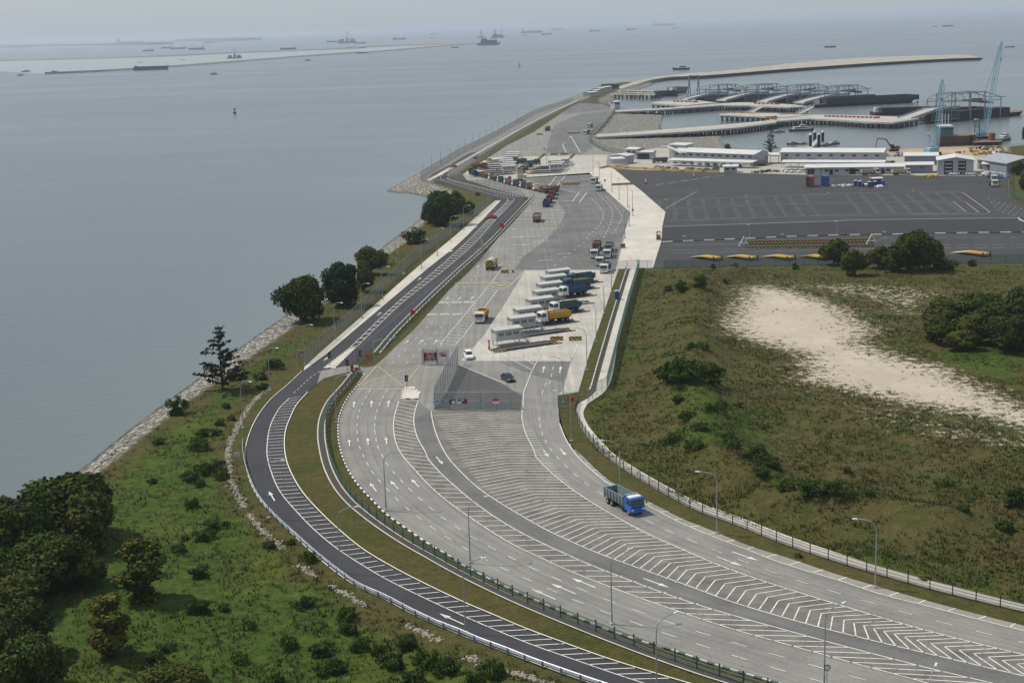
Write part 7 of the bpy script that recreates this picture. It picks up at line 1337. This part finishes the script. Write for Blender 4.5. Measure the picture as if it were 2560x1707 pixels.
tree('casu', 'E', 1120, 195, -55, 130, 'lone slender conifer on the shore between the office blocks'); tree('shrub', 'A', 1665, 1010, 940, 90, 'dark bush on the shore behind the left office block'); tree('olive', 'D', 2280, 560, 380, 190, 'dark tree outside the right fence, upper one', 'trees outside the right fence'); tree('olive', 'D', 2340, 760, 560, 160, 'dark tree outside the right fence, lower one', 'trees outside the right fence'); tree('olive', 'C', 2345, 1210, 1050, 60, 'tree at the right edge above the quay', 'trees outside the right fence'); tree('shrub', 'C', 450, 1500, 1430, 130, 'green bush before the end of the right office block'); tree('shrub', 'D', 630, 430, 375, 70, 'green bush left of the open dark shed'); tree('shrub', '0', 1790, 318, 314, 8, 'speck of scrub on the slope') if False else None
# individual shrubs on the near slope
GSH = 'scattered shrubs on the near left slope'; RR = random.Random(11)
for i, (x, y, s) in enumerate(((1250, 380, 110), (1400, 520, 120), (1330, 600, 120), (1210, 610, 50), (1770, 660, 90), (1910, 640, 70), (2020, 740, 110), (1180, 690, 90), (1300, 840, 130), (1260, 1070, 110), (1310, 1080, 140), (1470, 1080, 90), (1630, 1190, 100), (1020, 1400, 160), (1080, 1330, 110), (1570, 1400, 100), (1810, 1540, 120), (2100, 1330, 150), (2270, 1110, 120), (2290, 1200, 110), (2180, 1440, 170), (1880, 1300, 130), (2000, 1030, 120), (2080, 640 + 700, 120), (1320, 170, 120), (1390, 140, 130), (1250, 210, 120), (1440, 200, 110), (1000, 240, 60), (640, 210, 70), (1300, 260, 80))):
    tree('bright' if i % 3 == 0 else 'shrub', '1', x, y + s * .3, y - s * .28, s, 'low green shrub scattered over the near left grass slope', GSH)
for i, (w, x, y, s) in enumerate((('4', 1440, 1320, 70), ('4', 1330, 1390, 90), ('4', 1410, 1380, 80), ('4', 1520, 1290, 60), ('4', 1790, 940, 110), ('4', 1710, 1010, 90), ('4', 1480, 1210, 60), ('4', 1720, 1080, 80), ('4', 1300, 1450, 130), ('4', 1040, 1430, 70), ('2', 850, 1120 + 0, 0), ('2', 190, 1090, 100), ('2', 270, 1290, 140), ('2', 400, 1330, 150), ('2', 560, 1280, 150), ('2', 480, 1400, 180), ('2', 700, 1390, 160), ('2', 830, 1430, 180), ('2', 620, 1520, 200), ('2', 1130, 1470, 190), ('2', 1000, 1530, 130), ('2', 170, 1200, 110))):
    if s: tree('bright' if i % 4 == 0 else 'shrub', w, x, y + s * .3, y - s * .28, s, 'low green shrub beside the rubble drain on the left slope', 'shrubs beside the rubble drain')
for i, (w, x, y, s) in enumerate((('3', 620, 80, 150), ('3', 430, 90, 130), ('3', 950, 390, 170), ('3', 1100, 400, 150), ('3', 1210, 430, 90), ('3', 800, 350, 130), ('3', 550, 200, 120), ('3', 1340, 430, 80), ('3', 1200, 190, 70), ('3', 1850, 260, 90), ('3', 1960, 520, 90), ('3', 2230, 570, 130), ('3', 640, 270, 110), ('3', 200, 90, 110), ('3', 700, 170, 140), ('6', 380, 1280, 80), ('6', 480, 1220, 70), ('6', 320, 1350, 110), ('6', 150, 1350, 120), ('6', 90, 1230, 100), ('6', 250, 1450, 110), ('6', 60, 1460, 120), ('6', 430, 1480, 110), ('6', 400, 420, 60), ('6', 30, 470, 70), ('6', 250, 900, 90), ('6', 180, 880, 80), ('6', 320, 980, 70), ('3', 1700, 880, 60), ('3', 880, 730, 50))):
    tree('bright' if i % 4 == 1 else 'shrub', w, x, y + s * .25, y - s * .25, s, 'low clump of scrub in the right field above the pale path', 'clumps of scrub in the right field')
# grass: one sheet of small tufts over both fields
def tufts(name, n, region, seed, cols, hmin, hmax, dens):
    r = np.random.RandomState(seed); xs, ys = [], []; 
    x, y = [q for q in region(r, n)]; L_, R_ = sdf(x, y, LEFT_FIELD), sdf(x, y, RIGHT_FIELD); sa = sdf(x, y, SAND); keep = ((L_ > .6) | (R_ > .6)) & ((sa < -1) | (r.rand(len(x)) < .03)) & (lattice(x, y, 5, 21) + .5 * lattice(x, y, 1.7, 22) > dens + r.rand(len(x)) * .5) & ((L_ < .6) | (r.rand(len(x)) < .4)); x, y = x[keep], y[keep]
    z = -.06 + np.clip(np.maximum(sdf(x, y, LEFT_FIELD), sdf(x, y, RIGHT_FIELD)) / 5, 0, 1) * height(x, y) * (1 - .8 * np.clip(.5 + sdf(x, y, SAND) / 14, 0, 1)) + 2.4 * np.exp(-(dpoly(x, y, BERM) / 6) ** 2) * np.clip(sdf(x, y, RIGHT_FIELD) / 10, 0, 1) * (.5 + lattice(x, y, 7, 9))
    V, F, Mi = [], [], []; k = len(x); nb = 5; h = r.uniform(hmin, hmax, (k, nb)) * (.6 + .8 * lattice(x, y, 4, 23))[:, None]; th = r.rand(k, nb) * 6.283; sp = r.uniform(.1, .5, (k, nb)); wd = r.uniform(.05, .13, (k, nb))
    bx = x[:, None] + r.normal(0, .22, (k, nb)); by = y[:, None] + r.normal(0, .22, (k, nb)); bz = np.repeat(z[:, None], nb, 1) - .08; cx, cy = np.cos(th), np.sin(th)
    v0 = np.stack([bx - cy * wd, by + cx * wd, bz], -1); v1 = np.stack([bx + cy * wd, by - cx * wd, bz], -1); v2 = np.stack([bx + cx * sp * h * 1.4 + cy * wd * .5, by + cy * sp * h * 1.4, bz + h], -1)
    V = np.stack([v0, v1, v2], 2).reshape(-1, 3); nf = k * nb; me = bpy.data.meshes.new(name); me.vertices.add(len(V)); me.vertices.foreach_set('co', V.ravel()); me.loops.add(nf * 3); me.loops.foreach_set('vertex_index', np.arange(nf * 3, dtype=np.int32)); me.polygons.add(nf); me.polygons.foreach_set('loop_start', np.arange(0, nf * 3, 3, dtype=np.int32))
    for c in cols: me.materials.append(c)
    me.polygons.foreach_set('material_index', np.repeat((lattice(x, y, 8, 24) * len(cols) * .999 * (.7 + .6 * r.rand(k))).clip(0, len(cols) - 1).astype(np.int32), nb)); me.update(); o = bpy.data.objects.new(name, me); COL.objects.link(o); return struct(o, 'stuff')
def fan(y0, y1):
    def f(r, n): y = y0 * (y1 / y0) ** r.rand(n); return (r.rand(n) * 2 - 1) * (.42 * y + 25), y
    return f
GRASS = [leafmat('grass_green', (.050, .084, .015)), leafmat('grass_olive', (.068, .078, .020)), leafmat('grass_dry', (.118, .098, .040))]
tufts('grass', 190000, lambda r, n: [np.where(q == 0, 0, q) for q in fan(125, 470)(r, n)], 31, GRASS, .2, .6, .33)
# stones: shore boulders and rubble drain
STONE = mat('stone_grey', (.30, .285, .25), .95, .3, .5, world=True); STONEP = mat('stone_pale', (.27, .25, .20), .95, .2, .5, world=True)
def stones(name, pts, spread, n, smin, smax, m_, zf):
    c = spline(pts, 1.0); S = arcs(c); r = random.Random(n); b = MB()
    for i in range(n):
        d = S[-1] * r.random(); p = sample(c, S, d); q = sample(c, S, min(d + 1, S[-1])) - p; q.z = 0; q.normalize(); o_ = r.gauss(0, spread); x, y = p.x - q.y * o_, p.y + q.x * o_; s = r.uniform(smin, smax)
        b.box((x, y, zf(x, y) + s * .03), (s, s * r.uniform(.6, 1), s * .5), 0, r.random() * 3, r.uniform(-.3, .3), .75)
    return struct(b.build(name, m_), 'stuff')
stones('shore_boulders', P('0', [(40, 1222), (205, 1102), (340, 992), (470, 895), (590, 808), (685, 742), (880, 592)], z=-.6), 1.0, 2600, .3, .9, STONE, lambda x, y: -.9)
for seg in (P('4', [(1760, 1090), (1690, 1150), (1640, 1205), (1570, 1320), (1515, 1430)], '1', [(1497, 20), (1492, 130), (1505, 240), (1550, 340), (1600, 420)]), P('1', [(1620, 455), (1680, 530), (1770, 620), (1850, 695)]), P('1', [(1940, 790), (2070, 875)]), P('1', [(2150, 930), (2300, 1010), (2390, 1060)]), P('2', [(560, 1185), (700, 1250), (800, 1300)]), P('2', [(940, 1380), (1060, 1440)]), P('2', [(1200, 1475), (1440, 1560), (1600, 1620)])):
    stones('rubble_drain', seg, .3, int(arcs(seg)[-1] * 11), .2, .5, STONEP, surf_z)
